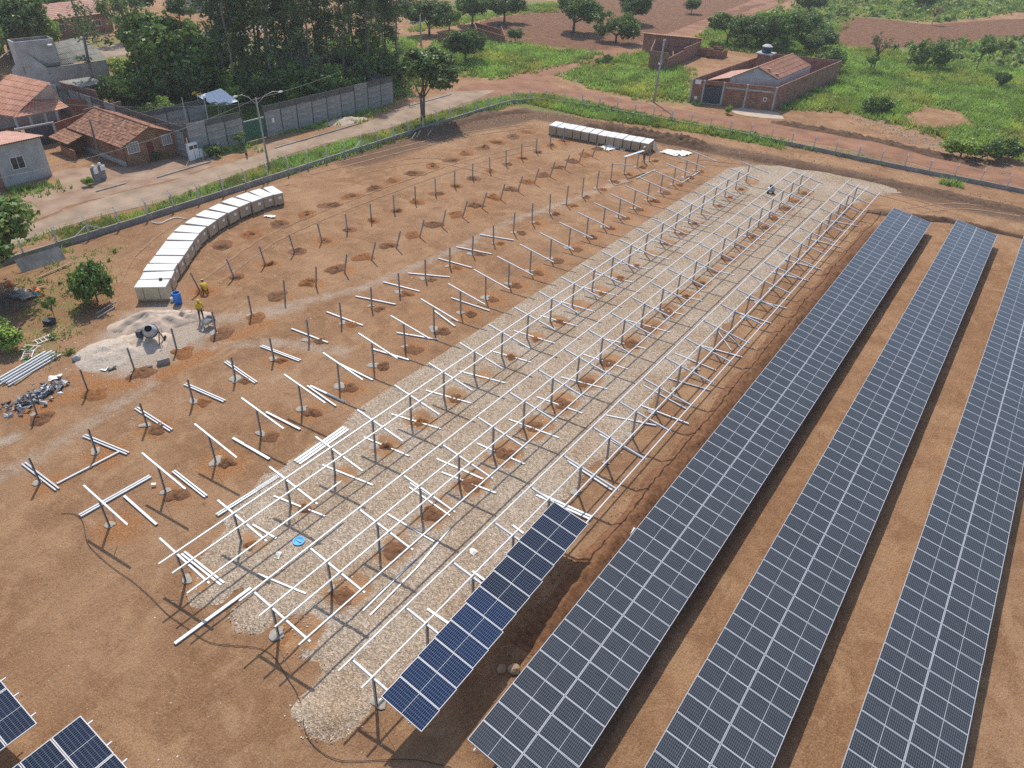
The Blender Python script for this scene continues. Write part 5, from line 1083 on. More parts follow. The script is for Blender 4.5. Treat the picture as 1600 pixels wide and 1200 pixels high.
def roof(name, e1, e2, r2, r1, m, parent, pitch=.22, course=.38, amp=.035, jit=.0, thick=.06):
    """tiled slope: eave e1-e2 up to ridge r1-r2, each tile column a wave, each course a step"""
    e1, e2, r2, r1 = map(Vector, (e1, e2, r2, r1)); W = ((e2-e1).length+(r2-r1).length)/2; Hh = ((r1-e1).length+(r2-e2).length)/2; nu = max(2, int(W/pitch))*2; nv = max(1, int(Hh/course)); nor = (e2-e1).cross(r1-e1).normalized()
    if nor.z < 0: nor = -nor
    vs = []; fs = []
    for j in range(nv):
        for v, up in ((j/nv, .03), ((j+1.06)/nv, 0)):
            v = min(v, 1)
            for i in range(nu+1):
                u = i/nu; p = (e1.lerp(e2, u)).lerp(r1.lerp(r2, u), v); q = amp*(1 if i % 2 else -1)*.5
                if jit: q += jit*mnoise.noise(Vector((i*.9, j*1.7, e1.x))) ; p = p+(e2-e1).normalized()*jit*mnoise.noise(Vector((i*1.3, j*.7, 3)))
                vs.append(p+nor*(q+up))
        b = j*2*(nu+1)
        for i in range(nu): fs.append((b+i, b+i+1, b+nu+1+i+1, b+nu+1+i))
    me = meshof(name, vs, fs, [m]); o = inst(name, me, parent)
    if me.polygons[0].normal.z < 0: me.flip_normals()
    if abs((r2-e1).dot(nor)) < .05: MB().prism([e1, e2, r2, r1] if (e2-e1).cross(r2-e2).z > 0 else [r1, r2, e2, e1], thick, 0).obj('roof_board', M_ASPH, parent).location = -nor*.07
    return o
def ridge_cap(a, b, m, parent): return MB().tube([a, b], .11, 6).obj('ridge_tile', m, parent)
def opening(kind, c, w_, h_, rz, parent, m=None, lights=2):
    """window (frame, pane, bars) or door standing 4 cm proud of a wall; c centre of the sill on the wall face, rz: facing direction"""
    n = Vector((math.cos(rz), math.sin(rz), 0)); s = Vector((-n.y, n.x, 0)); Z = Vector((0, 0, 1)); c = Vector(c)
    mb = MB(); f = .07
    for sg in (-1, 1): mb.bar(c+s*sg*(w_/2), c+s*sg*(w_/2)+Z*h_, f, .10, up=n)
    mb.bar(c-s*(w_/2+.03)+Z*h_, c+s*(w_/2+.03)+Z*h_, f, .10, up=n)
    if kind == 'window':
        mb.bar(c-s*(w_/2+.06), c+s*(w_/2+.06), f, .14, up=n)
        for k in range(1, lights): mb.bar(c+s*(w_*(k/lights-.5)), c+s*(w_*(k/lights-.5))+Z*h_, .04, .06, up=n)
        for k in (1, 2): mb.bar(c-s*w_/2+Z*h_*k/3, c+s*w_/2+Z*h_*k/3, .03, .05, up=n)
    fr = mb.obj(kind, M_WIN if kind == 'window' else M_WOOD, parent)
    MB().box(c+Z*h_/2+n*.0, (.05, w_-.06, h_-.06), rz).obj('pane' if kind == 'window' else 'leaf', m or M_GLASS, fr)
    if kind == 'door': MB().box(c+Z*h_*.48+n*.04+s*w_*.36, (.06, .05, .12), rz).obj('handle', M_GALV, fr)
    return fr

# small brick house with an old tiled gable roof
A, B = G(200, 260), G(283, 240); x_ = -72.7; ya, yb = A.y, B.y; xb = -83.2
he = HT(200, 260, 226); hr = he+1.35
t = empty('brick_house', (0, 0, 0), 0, 'small bare brick house with an uneven old tile roof and two white windows', 'house')
gable('front_wall', (x_, ya), (x_, yb), he, hr, M_BRICKO, t, .2); gable('back_wall', (xb, yb), (xb, ya), he, hr, M_BRICKO, t, .2)
wall('side_wall', (xb+.1, ya), (x_-.1, ya), he, M_BRICKO, t, .2); wall('side_wall', (x_-.1, yb), (xb+.1, yb), he, M_BRICKO, t, .2)
wall('plinth', (xb+.2, ya-.14), (x_, ya-.14), .55, M_PLAST, t, .1)
ym = (ya+yb)/2; sl_ = (hr-he)/((yb-ya)/2)
roof('roof', (xb-.3, ya-.55, he-.55*sl_+.1), (x_+.55, ya-.55, he-.55*sl_+.1), (x_+.55, ym, hr+.1), (xb-.3, ym, hr+.1), M_TILEO, t, .24, .42, .07, .05)
roof('roof', (x_+.55, yb+.45, he-.45*sl_+.1), (xb-.3, yb+.45, he-.45*sl_+.1), (xb-.3, ym, hr+.1), (x_+.55, ym, hr+.1), M_TILEO, t, .24, .42, .07, .05)
ridge_cap((xb-.3, ym, hr+.17), (x_+.55, ym, hr+.17), M_TILEO, t)
yw = lambda f: ya+(yb-ya)*f
opening('window', (x_+.13, yw(.12)+.25, 1.35), 1.35, 1.15, 0, t, M_SHUT, 4); opening('window', (x_+.13, yw(.80), 1.35), 1.15, 1.15, 0, t, M_SHUT, 4); opening('door', (x_+.13, yw(.46), .05), .95, 2.15, 0, t, M_DOOR)
wall('yard_wall', (xb+1.5, ya-2.6), (xb+1.5, ya-.2), 1.6, M_BRICKO, t, .15); wall('yard_wall', (xb+1.5, ya-2.6), (xb+4.5, ya-2.6), 1.1, M_BRICKO, t, .15)
roof('porch_roof', (xb-1, ya-2.6, he-.9), (xb+3.2, ya-2.6, he-.9), (xb+3.2, ya-.55, he-.3), (xb-1, ya-.55, he-.3), M_TILEO, t, .24, .42, .06, .04)

# plastered house at the left border
C = G(81, 274); xw, yr = C.x, C.y; he = HT(81, 274, 214); yl = yr-11
t = empty('plastered_house', (0, 0, 0), 0, 'grey plastered house with a pale tile roof and one window at the left border', 'house')
wall('front_wall', (xw, yl+6.2), (xw, yr), he, M_PLAST, t, .2); wall('brick_panel', (xw, yl), (xw, yl+6.2), he, M_BRICK, t, .2); wall('side_wall', (xw-.1, yr), (xw-8, yr), he-.05, M_PLAST, t, .2, hb=he-1.2); wall('back_wall', (xw-8, yr), (xw-8, yl), he-1.2, M_PLAST, t, .2); wall('side_wall', (xw-8, yl), (xw-.1, yl), he-1.2, M_PLAST, t, .2, hb=he-.05)
sl_ = 1.7/4
roof('roof', (xw-8.4, yr+.35, he-1.1), (xw-8.4, yl-.3, he-1.1), (xw+.45, yl-.3, he+.17), (xw+.45, yr+.35, he+.17), M_TILEP, t, .24, .5, .04)
q = G(44, 262); opening('window', (xw+.13, yr-2.9, 1.5), 1.3, 1.25, 0, t, M_GLASS, 2)

# red tiled house with carport and gate
t = empty('tiled_house', (0, 0, 0), 0, 'big house under a bright red hipped tile roof with a shaded carport', 'house')
def at(u, v, z): return G(u, v, z)
roof('roof', at(-55, 172, 3.2), at(20, 182, 3.2), at(78, 129, 6.0), at(15, 115, 6.0), M_TILE, t, .5, .9, .10)
roof('carport_roof', at(21, 184, 3.15), at(90, 172, 3.15), at(72, 149, 4.3), at(38, 157, 4.4), M_TILE, t, .42, .7, .08)
roof('carport_roof', at(90, 172, 3.15), at(108, 167, 3.15), at(82, 150, 4.2), at(72, 149, 4.3), M_TILE, t, .26, .45, .05)
MB().prism([at(38, 157, 4.3), at(98, 160, 3.3), at(80, 134, 5.7), at(77, 130, 5.9)], .2).obj('gable_wall', M_PLASTW, t)
pa, pb, pc, pd = at(2, 190, 2.9), at(104, 170, 2.9), at(150, 150, 2.9), at(60, 128, 2.9)
wall('back_wall', (pa.x-8, pa.y+.6), (pb.x-7, pb.y+2.0), 3.0, M_PLAST, t); wall('side_wall', (pb.x-7, pb.y+2.0), (pb.x-16, pb.y+3.4), 3.1, M_PLAST, t); wall('side_wall', (pa.x-8, pa.y+.6), (pa.x-15, pa.y+.5), 3.1, M_PLAST, t)
for f in (.04, .36, .70, .97): q = at(21, 184, 3.1).lerp(at(90, 172, 3.1), f); MB().box((q.x-.2, q.y, 1.5), (.22, .22, 3.0)).obj('carport_post', M_PLASTW, t)
g0, g1, g2 = G(48, 232), G(90, 224), G(146, 212)
wall('front_wall', (g1.x, g1.y), (g2.x-2, g2.y+1), 2.3, M_BRICK, t); MB().bar(Vector((g0.x, g0.y-1, 2.42)), Vector((g1.x, g1.y+.3, 2.42)), .2, .18).obj('gate_lintel', M_PLAST, t)
for k in range(5):
    a = g0.lerp(g1, k/5); b = g0.lerp(g1, (k+.97)/5); MB().bar(a+Vector((0, 0, 1.15)), b+Vector((0, 0, 1.15)), .05, 2.2).obj('gate_leaf', M_GATE, t)
MB().box((g1.x, g1.y+.15, 1.25), (.28, .28, 2.5)).obj('gate_pillar', M_PLAST, t)
c1, c2 = at(104, 152, 3.4), at(190, 158, 3.0)
wall('boundary_wall', (at(96, 130, 3.6).x, at(96, 130, 3.6).y), (at(150, 145, 3.4).x, at(150, 145, 3.4).y), 3.7, M_BRICKD, t); wall('boundary_wall', (at(105, 153, 3.).x, at(105, 153, 3.).y), (at(168, 159, 3.).x, at(168, 159, 3.).y), 3.0, M_BRICKD, t); wall('boundary_wall', (at(130, 171, 3.).x, at(130, 171, 3.).y), (at(188, 158, 3.).x, at(188, 158, 3.).y), 3.0, M_BRICKD, t)

# grey roofed house with a water-tank tower
t = empty('grey_roofed_house', (0, 0, 0), 0, 'pale house with a grey fibre roof and a raised parapet tower', 'house')
roof('roof', at(73, 104, 4.2), at(168, 91, 4.2), at(128, 56, 6.6), at(38, 80, 6.4), M_TILEG, t, .3, .9, .05)
roof('roof', at(-8, 98, 4.4), at(2, 88, 4.4), at(22, 73, 6.2), at(18, 76, 6.2), M_TILEG, t, .3, .9, .05)
e1, e2, r1 = at(74, 106, 4.1), at(165, 93, 4.1), at(38, 82, 6.2)
wall('front_wall', (e1.x, e1.y), (e2.x, e2.y), 4.1, M_PLASTW, t); el = Vector((2*r1.x-e1.x, 2*r1.y-e1.y, 0)); gable('gable_wall', (el.x, el.y), (e1.x, e1.y), 4.1, 6.3, M_PLASTW, t); wall('back_wall', (el.x, el.y), (el.x+e2.x-e1.x, el.y+e2.y-e1.y), 4.1, M_PLASTW, t)
q1, q2 = at(21, 66, 7.6), at(82, 60, 7.6); dv = (q2-q1); nv_ = Vector((-dv.y, dv.x, 0)).normalized()*2.4
for a, b in ((q1, q2), (q2, q2+nv_), (q2+nv_, q1+nv_), (q1+nv_, q1)): wall('tower_wall', (a.x, a.y), (b.x, b.y), 7.6, M_PLASTW if a == q1 or b == q1 else M_CONC2, t, z0=4.5 if a == q1 else 3.5)
MB().prism([Vector((*v.xy, 7.2)) for v in (q1, q2, q2+nv_, q1+nv_)], .15).obj('tower_roof', M_CONC2, t)
q = at(78, 71, 6.9); MB().lathe([(0, .2), (.3, .15), (.35, 0), (0, -.05)], q, 10).obj('roof_dish', M_WHITE, t)
# sheds and far houses on that side
t = empty('shed', (0, 0, 0), 0, 'low shed roof of grey sheets between the house and the grove', 'shed'); roof('roof', at(118, 138, 2.9), at(165, 130, 2.9), at(140, 120, 3.3), at(92, 127, 3.3), M_TILEG, t, .35, 1.2, .05)
for u, v in ((118, 138), (163, 131), (140, 122), (95, 128)): q = at(u, v, 2.8); MB().box((q.x, q.y, 1.35), (.18, .18, 2.7)).obj('post', M_BRICKD, t)
def simple_house(name, label, u0, v0, u1, v1, depth, h, hr, mw, mr, gap=.4, cat='house', win=2):
    a, b = G(u0, v0), G(u1, v1); d = (b-a).normalized(); n = Vector((-d.y, d.x, 0)); t = empty(name, (0, 0, 0), 0, label, cat); c, e = a+n*depth, b+n*depth
    wall('front_wall', a, b, h, mw, t); wall('back_wall', e, c, h, mw, t); gable('side_wall', b, e, h, hr, mw, t); gable('side_wall', c, a, h, hr, mw, t)
    Z = Vector((0, 0, 1)); m1, m2 = (a+c)/2, (b+e)/2; s = (hr-h)/(depth/2)
    roof('roof', a-n*gap-d*gap+Z*(h-gap*s+.1), b-n*gap+d*gap+Z*(h-gap*s+.1), m2+d*gap+Z*(hr+.1), m1-d*gap+Z*(hr+.1), mr, t, .3, .5, .05); roof('roof', e+n*gap+d*gap+Z*(h-gap*s+.1), c+n*gap-d*gap+Z*(h-gap*s+.1), m1-d*gap+Z*(hr+.1), m2+d*gap+Z*(hr+.1), mr, t, .3, .5, .05)
    for k in range(win): q = a.lerp(b, (k+.7)/(win+.5)); opening('window', q-n*.1+Z*1.2, 1.2, 1.1, math.atan2(-n.y, -n.x), t)
    return t
simple_house('brick_house', 'long red brick house with a pinkish roof half hidden by thin trees', 80, 62, 178, 48, 8, 3.4, 5.2, M_BRICK, M_TILEP, win=3)
simple_house('white_house', 'small white gabled house behind thin trees beside red brick walls', 62, 46, 84, 44, 7, 3.0, 4.8, M_PLASTW, M_TILE, win=1)
simple_house('far_house', 'distant house with pale orange roof above the grove', 598, 26, 652, 20, 9, 3.2, 5.0, M_BRICKD, M_TILEP, win=2)
simple_house('far_house', 'distant small house with red roof at the top border', 292, 20, 340, 14, 7, 3.0, 4.5, M_PLASTW, M_TILE, win=1)
# roofless brick walls beyond the meadow
t = empty('roofless_house', (0, 0, 0), 0, 'low unfinished brick walls in the meadow beyond the grove', 'unfinished house')
for q in ((684, 67, 700, 66), (700, 66, 745, 60), (745, 60, 788, 70), (788, 70, 783, 58), (745, 60, 742, 50), (742, 50, 783, 58)): a, b = G(q[0], q[1]), G(q[2], q[3]); wall('wall_section', a, b, R_.uniform(1.7, 2.4), M_BRICK, t, hb=R_.uniform(1.4, 2.3))

# ------------------------------------------------------------------ precast wall round the grove, with a green gate
M_SLAB = mat('grey_precast_slab', (.38, .37, .355), rough=.95, col2=(.22, .215, .205), scale=1.1, bump=.3, bscale=5, detail=7); M_SLABT = mat('mossy_top_slab', (.15, .148, .138), rough=.95, var=.4, scale=2)
M_PCPOST = mat('precast_post', (.13, .127, .12), rough=.95, var=.3, scale=2)
WXP = G(300, 246); WXQ = G(615, 161); hw = (HT(300, 246, 192)+HT(615, 161, 121))/2
def precast(name, a, b, h, label, skip=None, bay=2.5, rows=5):
    t = empty(name, (a[0], a[1], 0), 0, label, 'wall', 'precast walls round the grove'); a, b = Vector((a[0], a[1], 0)), Vector((b[0], b[1], 0)); d = b-a; L = d.length; n = int(L/bay); d.normalize(); bay = L/n; rz = math.atan2(d.y, d.x); hs = h/rows
    sm = [MB().box((0, 0, 0), (bay-.14, .07, hs-.035)).mesh('slab', M_SLAB), MB().box((0, 0, 0), (bay-.14, .07, hs-.035)).mesh('slab', M_SLABT)]; pm = MB().box((0, 0, h/2+.04), (.14, .16, h+.08)).mesh('post', M_PCPOST)
    for k in range(n+1):
        s = k*bay
        if not (skip and skip[0]+.2 < s < skip[1]-.2): inst('post', pm, t, d*s, (0, 0, rz))
        if k < n and not (skip and s+bay > skip[0]+.3 and s < skip[1]-.3):
            for j in range(rows): inst('slab', sm[1 if j == rows-1 and R_.random() < .8 else 0], t, d*(s+bay/2)+Vector((-d.y, d.x, 0))*R_.uniform(-.018, .018)+Vector((0, 0, hs*(j+.5))), (R_.uniform(-.01, .01), 0, rz))
    return t
gA, gB = G(387, 224), G(420, 215)
dW = (WXQ-WXP).normalized(); gA = WXP+dW*(gA-WXP).dot(dW); gB = WXP+dW*(gB-WXP).dot(dW)
precast('precast_wall', (WXP.x, WXP.y), (gA.x, gA.y), hw, 'short grey precast wall between the brick house and the green gate'); precast('precast_wall', (gB.x, gB.y), (WXQ.x, WXQ.y), hw, 'long grey precast wall along the paved street in front of tall trees')
precast('precast_wall', (WXP.x-.2, WXP.y-.25), (WXP.x-30, WXP.y-.6), hw-.2, 'grey precast side wall running back from the street behind the brick house')
precast('precast_wall', (WXQ.x-.3, WXQ.y+.2), (WXQ.x-32, WXQ.y+2.5), hw-.3, 'grey precast end wall hidden behind the street tree')
precast('precast_wall', (WXP.x-9, WXP.y+.3), (WXP.x-9, WXP.y+9), hw-.3, 'inner grey precast wall beside the white canvas roof')
t = empty('green_gate', (gA.x, gA.y, 0), 0, 'green sheet steel gate in the grey precast wall', 'gate'); d = gB-gA
for k in (0, 1):
    a, b = d*(k*.5+.01), d*(k*.5+.49); lf = MB().bar(a+Vector((0, 0, 1.25)), b+Vector((0, 0, 1.25)), .05, 2.3).obj('gate_leaf', M_GREEN, t)
    for j in range(4): q = a.lerp(b, (j+.5)/4); MB().box(q+Vector((.035, 0, 1.25)), (.03, .05, 2.3)).obj('rib', M_GREEN, lf)
    MB().box(d*(.5+(.06 if k else -.06))+Vector((.06, 0, 1.1)), (.05, .04, .2)).obj('handle', M_GALV, lf)
MB().bar(Vector((0, 0, 2.5)), d+Vector((0, 0, 2.5)), .14, .14).obj('lintel', M_PLAST, t)
q = gB+(gB-gA).normalized()*1.2; tag(MB().box((q.x+.09, q.y, 1.9), (.05, .38, .55)).box((q.x+.12, q.y, 2.0), (.02, .26, .16)).obj('notice_board', M_WHITE), 'small white notice board on the grey wall beside the green gate', 'sign')
t = empty('canvas_roof', (0, 0, 0), 0, 'white canvas roof showing through the trees behind the grey wall', 'canopy'); mb = MB(); P_ = [at(308, 150, 3.0), at(345, 138, 3.9), at(372, 158, 3.0), at(340, 168, 2.6)]
nn = 8; vs = []; fs = []
for j in range(nn):
    for i in range(nn): q = P_[0].lerp(P_[3], i/7).lerp(P_[1].lerp(P_[2], i/7), j/7); vs.append(q-Vector((0, 0, .35*math.sin(3.14*i/7)*math.sin(3.14*j/7))))
for j in range(nn-1):
    for i in range(nn-1): fs.append((j*nn+i, j*nn+i+1, (j+1)*nn+i+1, (j+1)*nn+i))
inst('canvas', meshof('canvas', vs, fs, [M_WHITE], None, None, True), t)
for q in P_: MB().tube([(q.x, q.y, 0), (q.x, q.y, q.z)], .05, 6).obj('pole', M_GALV, t)
# meter wall, cabinets
p = G(304, 249); t = empty('meter_cabinet', (p.x, p.y, 0), rad(5), 'white double meter cabinet standing by the corner of the grey wall', 'cabinet')
MB().box((0, 0, .95), (.35, 1.3, 1.9)).obj('body', M_WHITE, t); MB().box((.19, -.25, 1.45), (.03, .55, .4)).obj('panel', M_GATE, t); MB().box((.19, .36, 1.45), (.03, .42, .4)).obj('panel', M_GATE, t); MB().box((.2, .9, .5), (.3, .35, .9)).obj('small_box', M_WHITE, t); MB().box((.2, 1.45, .42), (.3, .35, .75)).obj('small_box', M_WHITE, t); MB().box((.19, 0.05, .6), (.02, .03, 1.0)).obj('door_gap', M_GATE, t)
p = G(157, 281); t = empty('meter_post', (p.x, p.y, 0), rad(15), 'grey meter pillar with two white boxes in a weedy yard', 'meter box')
MB().box((0, 0, .75), (.35, 1.5, 1.5)).obj('pillar', M_CONC2, t); MB().box((.22, -.45, 1.15), (.12, .5, .6)).obj('meter_box', M_WHITE, t); MB().box((.22, .5, 1.2), (.12, .6, .5)).obj('meter_box', M_WHITE, t)
for k in (-.45, .4): MB().lathe([(0, 0), (.16, 0), (.16, .22), (0, .25)], (0, k, 1.5), 10).obj('cap', M_WHITE, t, True)

# ------------------------------------------------------------------ poles and wires
M_POLE = mat('concrete_pole', (.40, .385, .36), rough=.9, var=.25, scale=2); M_WPOLE = mat('weathered_timber_pole', (.19, .165, .14), rough=.95, var=.3, scale=3)
p = G(421, 265); h = HT(421, 265, 153); t = empty('street_lamp', (p.x, p.y, 0), 0, 'concrete street lamp pole with two curved arms beside the fence grass', 'street lamp')
MB().tube([(0, 0, 0), (-.25, -.15, h)], [.13, .075], 8).obj('pole', M_POLE, t, True); tp = Vector((-.25, -.15, h))
for s, L in ((1, 2.6), (-1, 1.9)):
    dd = Vector((.35*s, .94*s, 0)); MB().tube([tp-Vector((0, 0, .7)), tp+dd*L*.4+Vector((0, 0, .15)), tp+dd*L*.75+Vector((0, 0, .45)), tp+dd*L+Vector((0, 0, .38))], .03, 6).obj('arm', M_GALV, t, True)
    MB().lathe([(0, -.3), (.07, -.26), (.11, .05), (.08, .26), (0, .3)], tp+dd*(L+.2)+Vector((0, 0, .34)), 10, R=Matrix.Rotation(rad(90), 3, 'X')).obj('lamp_head', M_WHITE, t, True)
MB().bar(tp+Vector((0, -.5, -.15)), tp+Vector((0, .5, -.15)), .09, .09).obj('crossarm', M_WPOLE, t)
LT = p+tp
p = G(1021.5, 160); h = HT(1021.5, 160, 61); t = empty('utility_pole', (p.x, p.y, 0), 0, 'tall concrete utility pole by the dirt road near the brick compound', 'utility pole'); MB().tube([(0, 0, 0), (.25, .1, h)], [.20, .12], 8).obj('pole', M_POLE, t, True); MB().bar((.2, -.5, h*.62), (.2, .4, h*.62), .05, .05).obj('bracket', M_GALV, t); MB().lathe([(0, -.12), (.1, -.1), (.12, .1), (0, .12)], (.15, -.45, h*.63), 8).obj('insulator', M_WHITE, t)
MB().bar((.2, -.25, h-.15), (.3, .45, h-.15), .08, .08).obj('crossarm', M_GALV, t)
p = G(658, 72); h = HT(658, 72, 23); t = empty('utility_pole', (p.x, p.y, 0), 0, 'distant pale utility pole with a lamp arm over the meadow', 'utility pole'); MB().tube([(0, 0, 0), (0, 0, h)], [.17, .11], 8).obj('pole', M_POLE, t, True); MB().tube([(0, 0, h*.72), (-.6, -1.3, h*.8), (-.9, -1.9, h*.79)], .045, 5).obj('arm', M_GALV, t); MB().box((-1.0, -2.1, h*.785), (.25, .5, .12)).obj('lamp_head', M_WHITE, t); FP_ = p+Vector((0, 0, h*.75))
p = G(159, 262); a = G(159, 262); h = 7.0; t = empty('timber_pole', (p.x, p.y, 0), 0, 'leaning dark timber pole with crossarm in front of the small brick house', 'utility pole'); tp2 = at(140, 186, 5.2)-p; MB().tube([(0, 0, 0), tp2], [.13, .10], 8).obj('pole', M_WPOLE, t, True); MB().bar(tp2*.97+Vector((0, -.35, 0)), tp2*.97+Vector((0, .35, 0)), .07, .07).obj('crossarm', M_WPOLE, t); MB().bar(tp2*.18, tp2*.55+Vector((0, .05, 0)), .05, .05).obj('conduit', M_GALV, t); TP2 = p+tp2*.97
for k, (u, v, z) in enumerate(((292, 190, 5.6), (325, 187, 5.8))):
    b_ = at(u, v, 0); q = at(u, v, 2.4); tp_ = at((289, 320)[k], (150, 148)[k], 4.8); t = empty('steel_pole', (q.x, q.y, 0), 0, ('nearer','farther')[k]+' thin steel pole rising inside the corner of the grey wall', 'pole'); MB().tube([(0, 0, 0), (0, 0, 5.2)], .05, 6).obj('tube', M_GALV, t)
M_CABLE = mat('overhead_cable', (.30, .29, .28), rough=.6)
def cable(name, a, b, sag, r, label, grp='overhead cables'):
    a, b = Vector(a), Vector(b); pts = [a.lerp(b, k/14)-Vector((0, 0, 4*sag*(k/14)*(1-k/14))) for k in range(15)]; tag(MB().tube(pts, r, 4).obj(name, M_CABLE), label, 'cable', grp)
cable('overhead_cable', LT-Vector((0, 0, .1)), at(-40, 285, 5.5), .9, .022, 'upper slack cable from the street lamp across the small brick house')
cable('overhead_cable', LT-Vector((0, 0, .5)), at(-30, 150, 6.5), .8, .015, 'thin cable from the street lamp towards the tiled house')
cable('overhead_cable', LT-Vector((0, 0, .1)), FP_, 1.6, .015, 'cable from the street lamp along the street to the distant pole')
cable('overhead_cable', FP_, at(800, 66, 5.5), .9, .015, 'cable from the distant pole over the meadow')
cable('overhead_cable', TP2, at(325, 190, 4.0), .3, .015, 'cable from the leaning timber pole to the grey wall corner')

# ------------------------------------------------------------------ brick buildings beyond the dirt road
h1 = HT(1013, 107, 79)
t = empty('brick_shell', (0, 0, 0), 0, 'unfinished brick building with one sloping roof and low yard walls', 'unfinished house')
a, b, c = G(1013, 107), G(1041, 111), G(1090, 87); d_ = G(1021, 86); e_ = G(1092, 84)
wall('yard_wall', a, b, h1, M_BRICKD, t); wall('yard_wall', b, G(1065, 98), 2.2, M_BRICKD, t); wall('yard_wall', G(1065, 98), c, 2.6, M_BRICKD, t); wall('yard_wall', a, d_, h1, M_BRICKD, t)
h2 = HT(1021, 86, 54); h3 = HT(1092, 84, 61); dd = (e_-d_).normalized(); nn_ = Vector((-dd.y, dd.x, 0))*5
wall('front_wall', d_, e_, h2, M_BRICKD, t, hb=h3); wall('side_wall', d_+nn_, d_, h2-.6, M_BRICKD, t, hb=h2); wall('side_wall', e_, e_+nn_, h3, M_BRICKD, t, hb=h3-.6); wall('back_wall', e_+nn_, d_+nn_, h3-.6, M_BRICKD, t, hb=h2-.6)
Z = Vector((0, 0, 1)); roof('roof', d_+nn_*1.1-dd*.4+Z*(h2-.55), e_+nn_*1.1+dd*.4+Z*(h3-.55), e_-nn_*.1+dd*.4+Z*(h3+.12), d_-nn_*.1-dd*.4+Z*(h2+.12), M_TILEO, t, .4, 1.2, .05)
wall('inner_wall', G(1050, 92), G(1050, 100), 1.5, M_BRICKD, t); wall('low_wall', c, G(1125, 92), 1.4, M_BRICK, t); wall('low_wall', G(1125, 92), G(1135, 88), 1.3, M_BRICK, t); wall('low_wall', c+nn_*.6, G(1135, 88), 1.2, M_BRICK, t)
for k in range(14):
    q = G(R_.uniform(1095, 1130), R_.uniform(84, 90)); MB().box((q.x, q.y, R_.uniform(.5, 1.4)), (R_.uniform(.5, 1.6), .2, R_.uniform(.8, 1.4)), R_.uniform(0, 3)).obj('brick_stack', M_BRICK, t)

A, B, C_ = G(1076, 159), G(1206, 173), G(1306, 126); hA, hB, hC = HT(1076, 159, 124), HT(1206, 173, 136), HT(1306, 126, 93)
hm = (hA+hB)/2; Dk = A+(C_-B)*1.02
t = empty('walled_house', (0, 0, 0), 0, 'house with orange tile roof inside a red brick compound with dark gate', 'house')
f0, f1 = .15, .385
ga, gb = A.lerp(B, f0), A.lerp(B, f1)
wall('front_wall', A, ga, hm, M_BRICK, t); wall('front_wall', gb, B, hm, M_BRICK, t); wall('front_wall', ga, gb, hm, M_BRICK, t, z0=hm-.65)
wall('side_wall', B, C_, hm, M_BRICKD, t); wall('back_wall', C_, Dk, hm, M_BRICKD, t); wall('side_wall', Dk, A, hm, M_BRICKD, t)
dF = (B-A).normalized(); nF = Vector((dF.y, -dF.x, 0)); rzF = math.atan2(nF.y, nF.x)
for f in (0.005, f0, f1, .66, .995): q = A.lerp(B, f)+nF*.03; MB().box((q.x, q.y, hm/2), (.24, .28, hm+.03), rzF).obj('pillar', M_PLAST, t)
q0, q1 = A.lerp(B, f1+.02)+nF*.03, A.lerp(B, .98)+nF*.03; MB().bar(q0+Z*(hm-.75), q1+Z*(hm-.75), .2, .24).obj('band_beam', M_PLAST, t)
n_ = 12
gt = MB().bar(ga+dF*.15+Z*1.25+nF*.04, gb-dF*.15+Z*1.25+nF*.04, .04, hm-.85).obj('gate', M_GATE, t)
for k in range(n_): q = ga.lerp(gb, (k+.9)/(n_+.8))+nF*.075; MB().box((q.x, q.y, 1.25), (.03, .05, hm-.9), rzF).obj('gate_rib', M_GATE, gt)
MB().bar(ga+nF*.05+Z*.06, gb+nF*.05+Z*.06, .2, .1).obj('gate_sill', M_PLAST, t); q = A.lerp(B, .075)+nF*.1; MB().box((q.x, q.y, hm-.35), (.06, .9, .6), rzF).obj('notice_board', M_WHITE, t); MB().box((q.x, q.y, .75), (.06, .45, .45), rzF).obj('meter_box', M_WHITE, t)
q = A.lerp(B, .89)+nF*.1; MB().box((q.x, q.y, hm*.45), (.06, .5, .6), rzF).obj('meter_box', M_WHITE, t); MB().box((q.x+nF.x*.04, q.y+nF.y*.04, hm*.45), (.05, .28, .34), rzF).obj('meter_glass', M_GLASS, t)
zr, ze, zl = 5.4, 3.7, 3.9
R1, E1, L1 = at(1185, 104, zr), at(1217, 124, ze), at(1141, 120, zl); bk = at(1268, 102, ze)-E1
gw = [Vector((*E1.xy, 0)), Vector((*L1.xy, 0))]
roof('roof', E1, E1+bk, R1+bk, R1, M_TILE, t, .55, .9, .10); roof('roof', L1+bk, L1, R1, R1+bk, M_TILEP, t, .3, .5, .05); ridge_cap(R1, R1+bk, M_TILE, t)
ll = at(1106, 125, 2.9); roof('side_roof', ll+bk*.62, ll, L1-Z*.1, L1+bk*.62-Z*.1, M_TILEP, t, .3, .5, .05)
bd = bk.normalized()*.35; MB().prism([Vector((*E1.xy, .0))+bd, Vector((*E1.xy, ze-.1))+bd, R1+bd-Z*.1, L1+bd-Z*.1, Vector((*L1.xy, 0))+bd], .15).obj('gable_wall', M_PLAST, t)
wall('house_wall', (E1+bd).xy, (E1+bk-bd).xy, ze-.1, M_PLAST, t); wall('house_wall', (L1+bk-bd).xy, (L1+bd).xy, zl-.1, M_PLAST, t); wall('house_wall', (E1+bk-bd).xy, (L1+bk-bd).xy, ze-.1, M_PLAST, t)
q = at(1197, 84, 4.5); hq = 4.5; MB().box((q.x, q.y, hq/2), (2.2, 2.2, hq)).obj('tank_tower', M_BRICKD, t); MB().box((q.x, q.y, hq+.1), (2.8, 2.8, .2)).obj('tower_slab', M_PLAST, t)
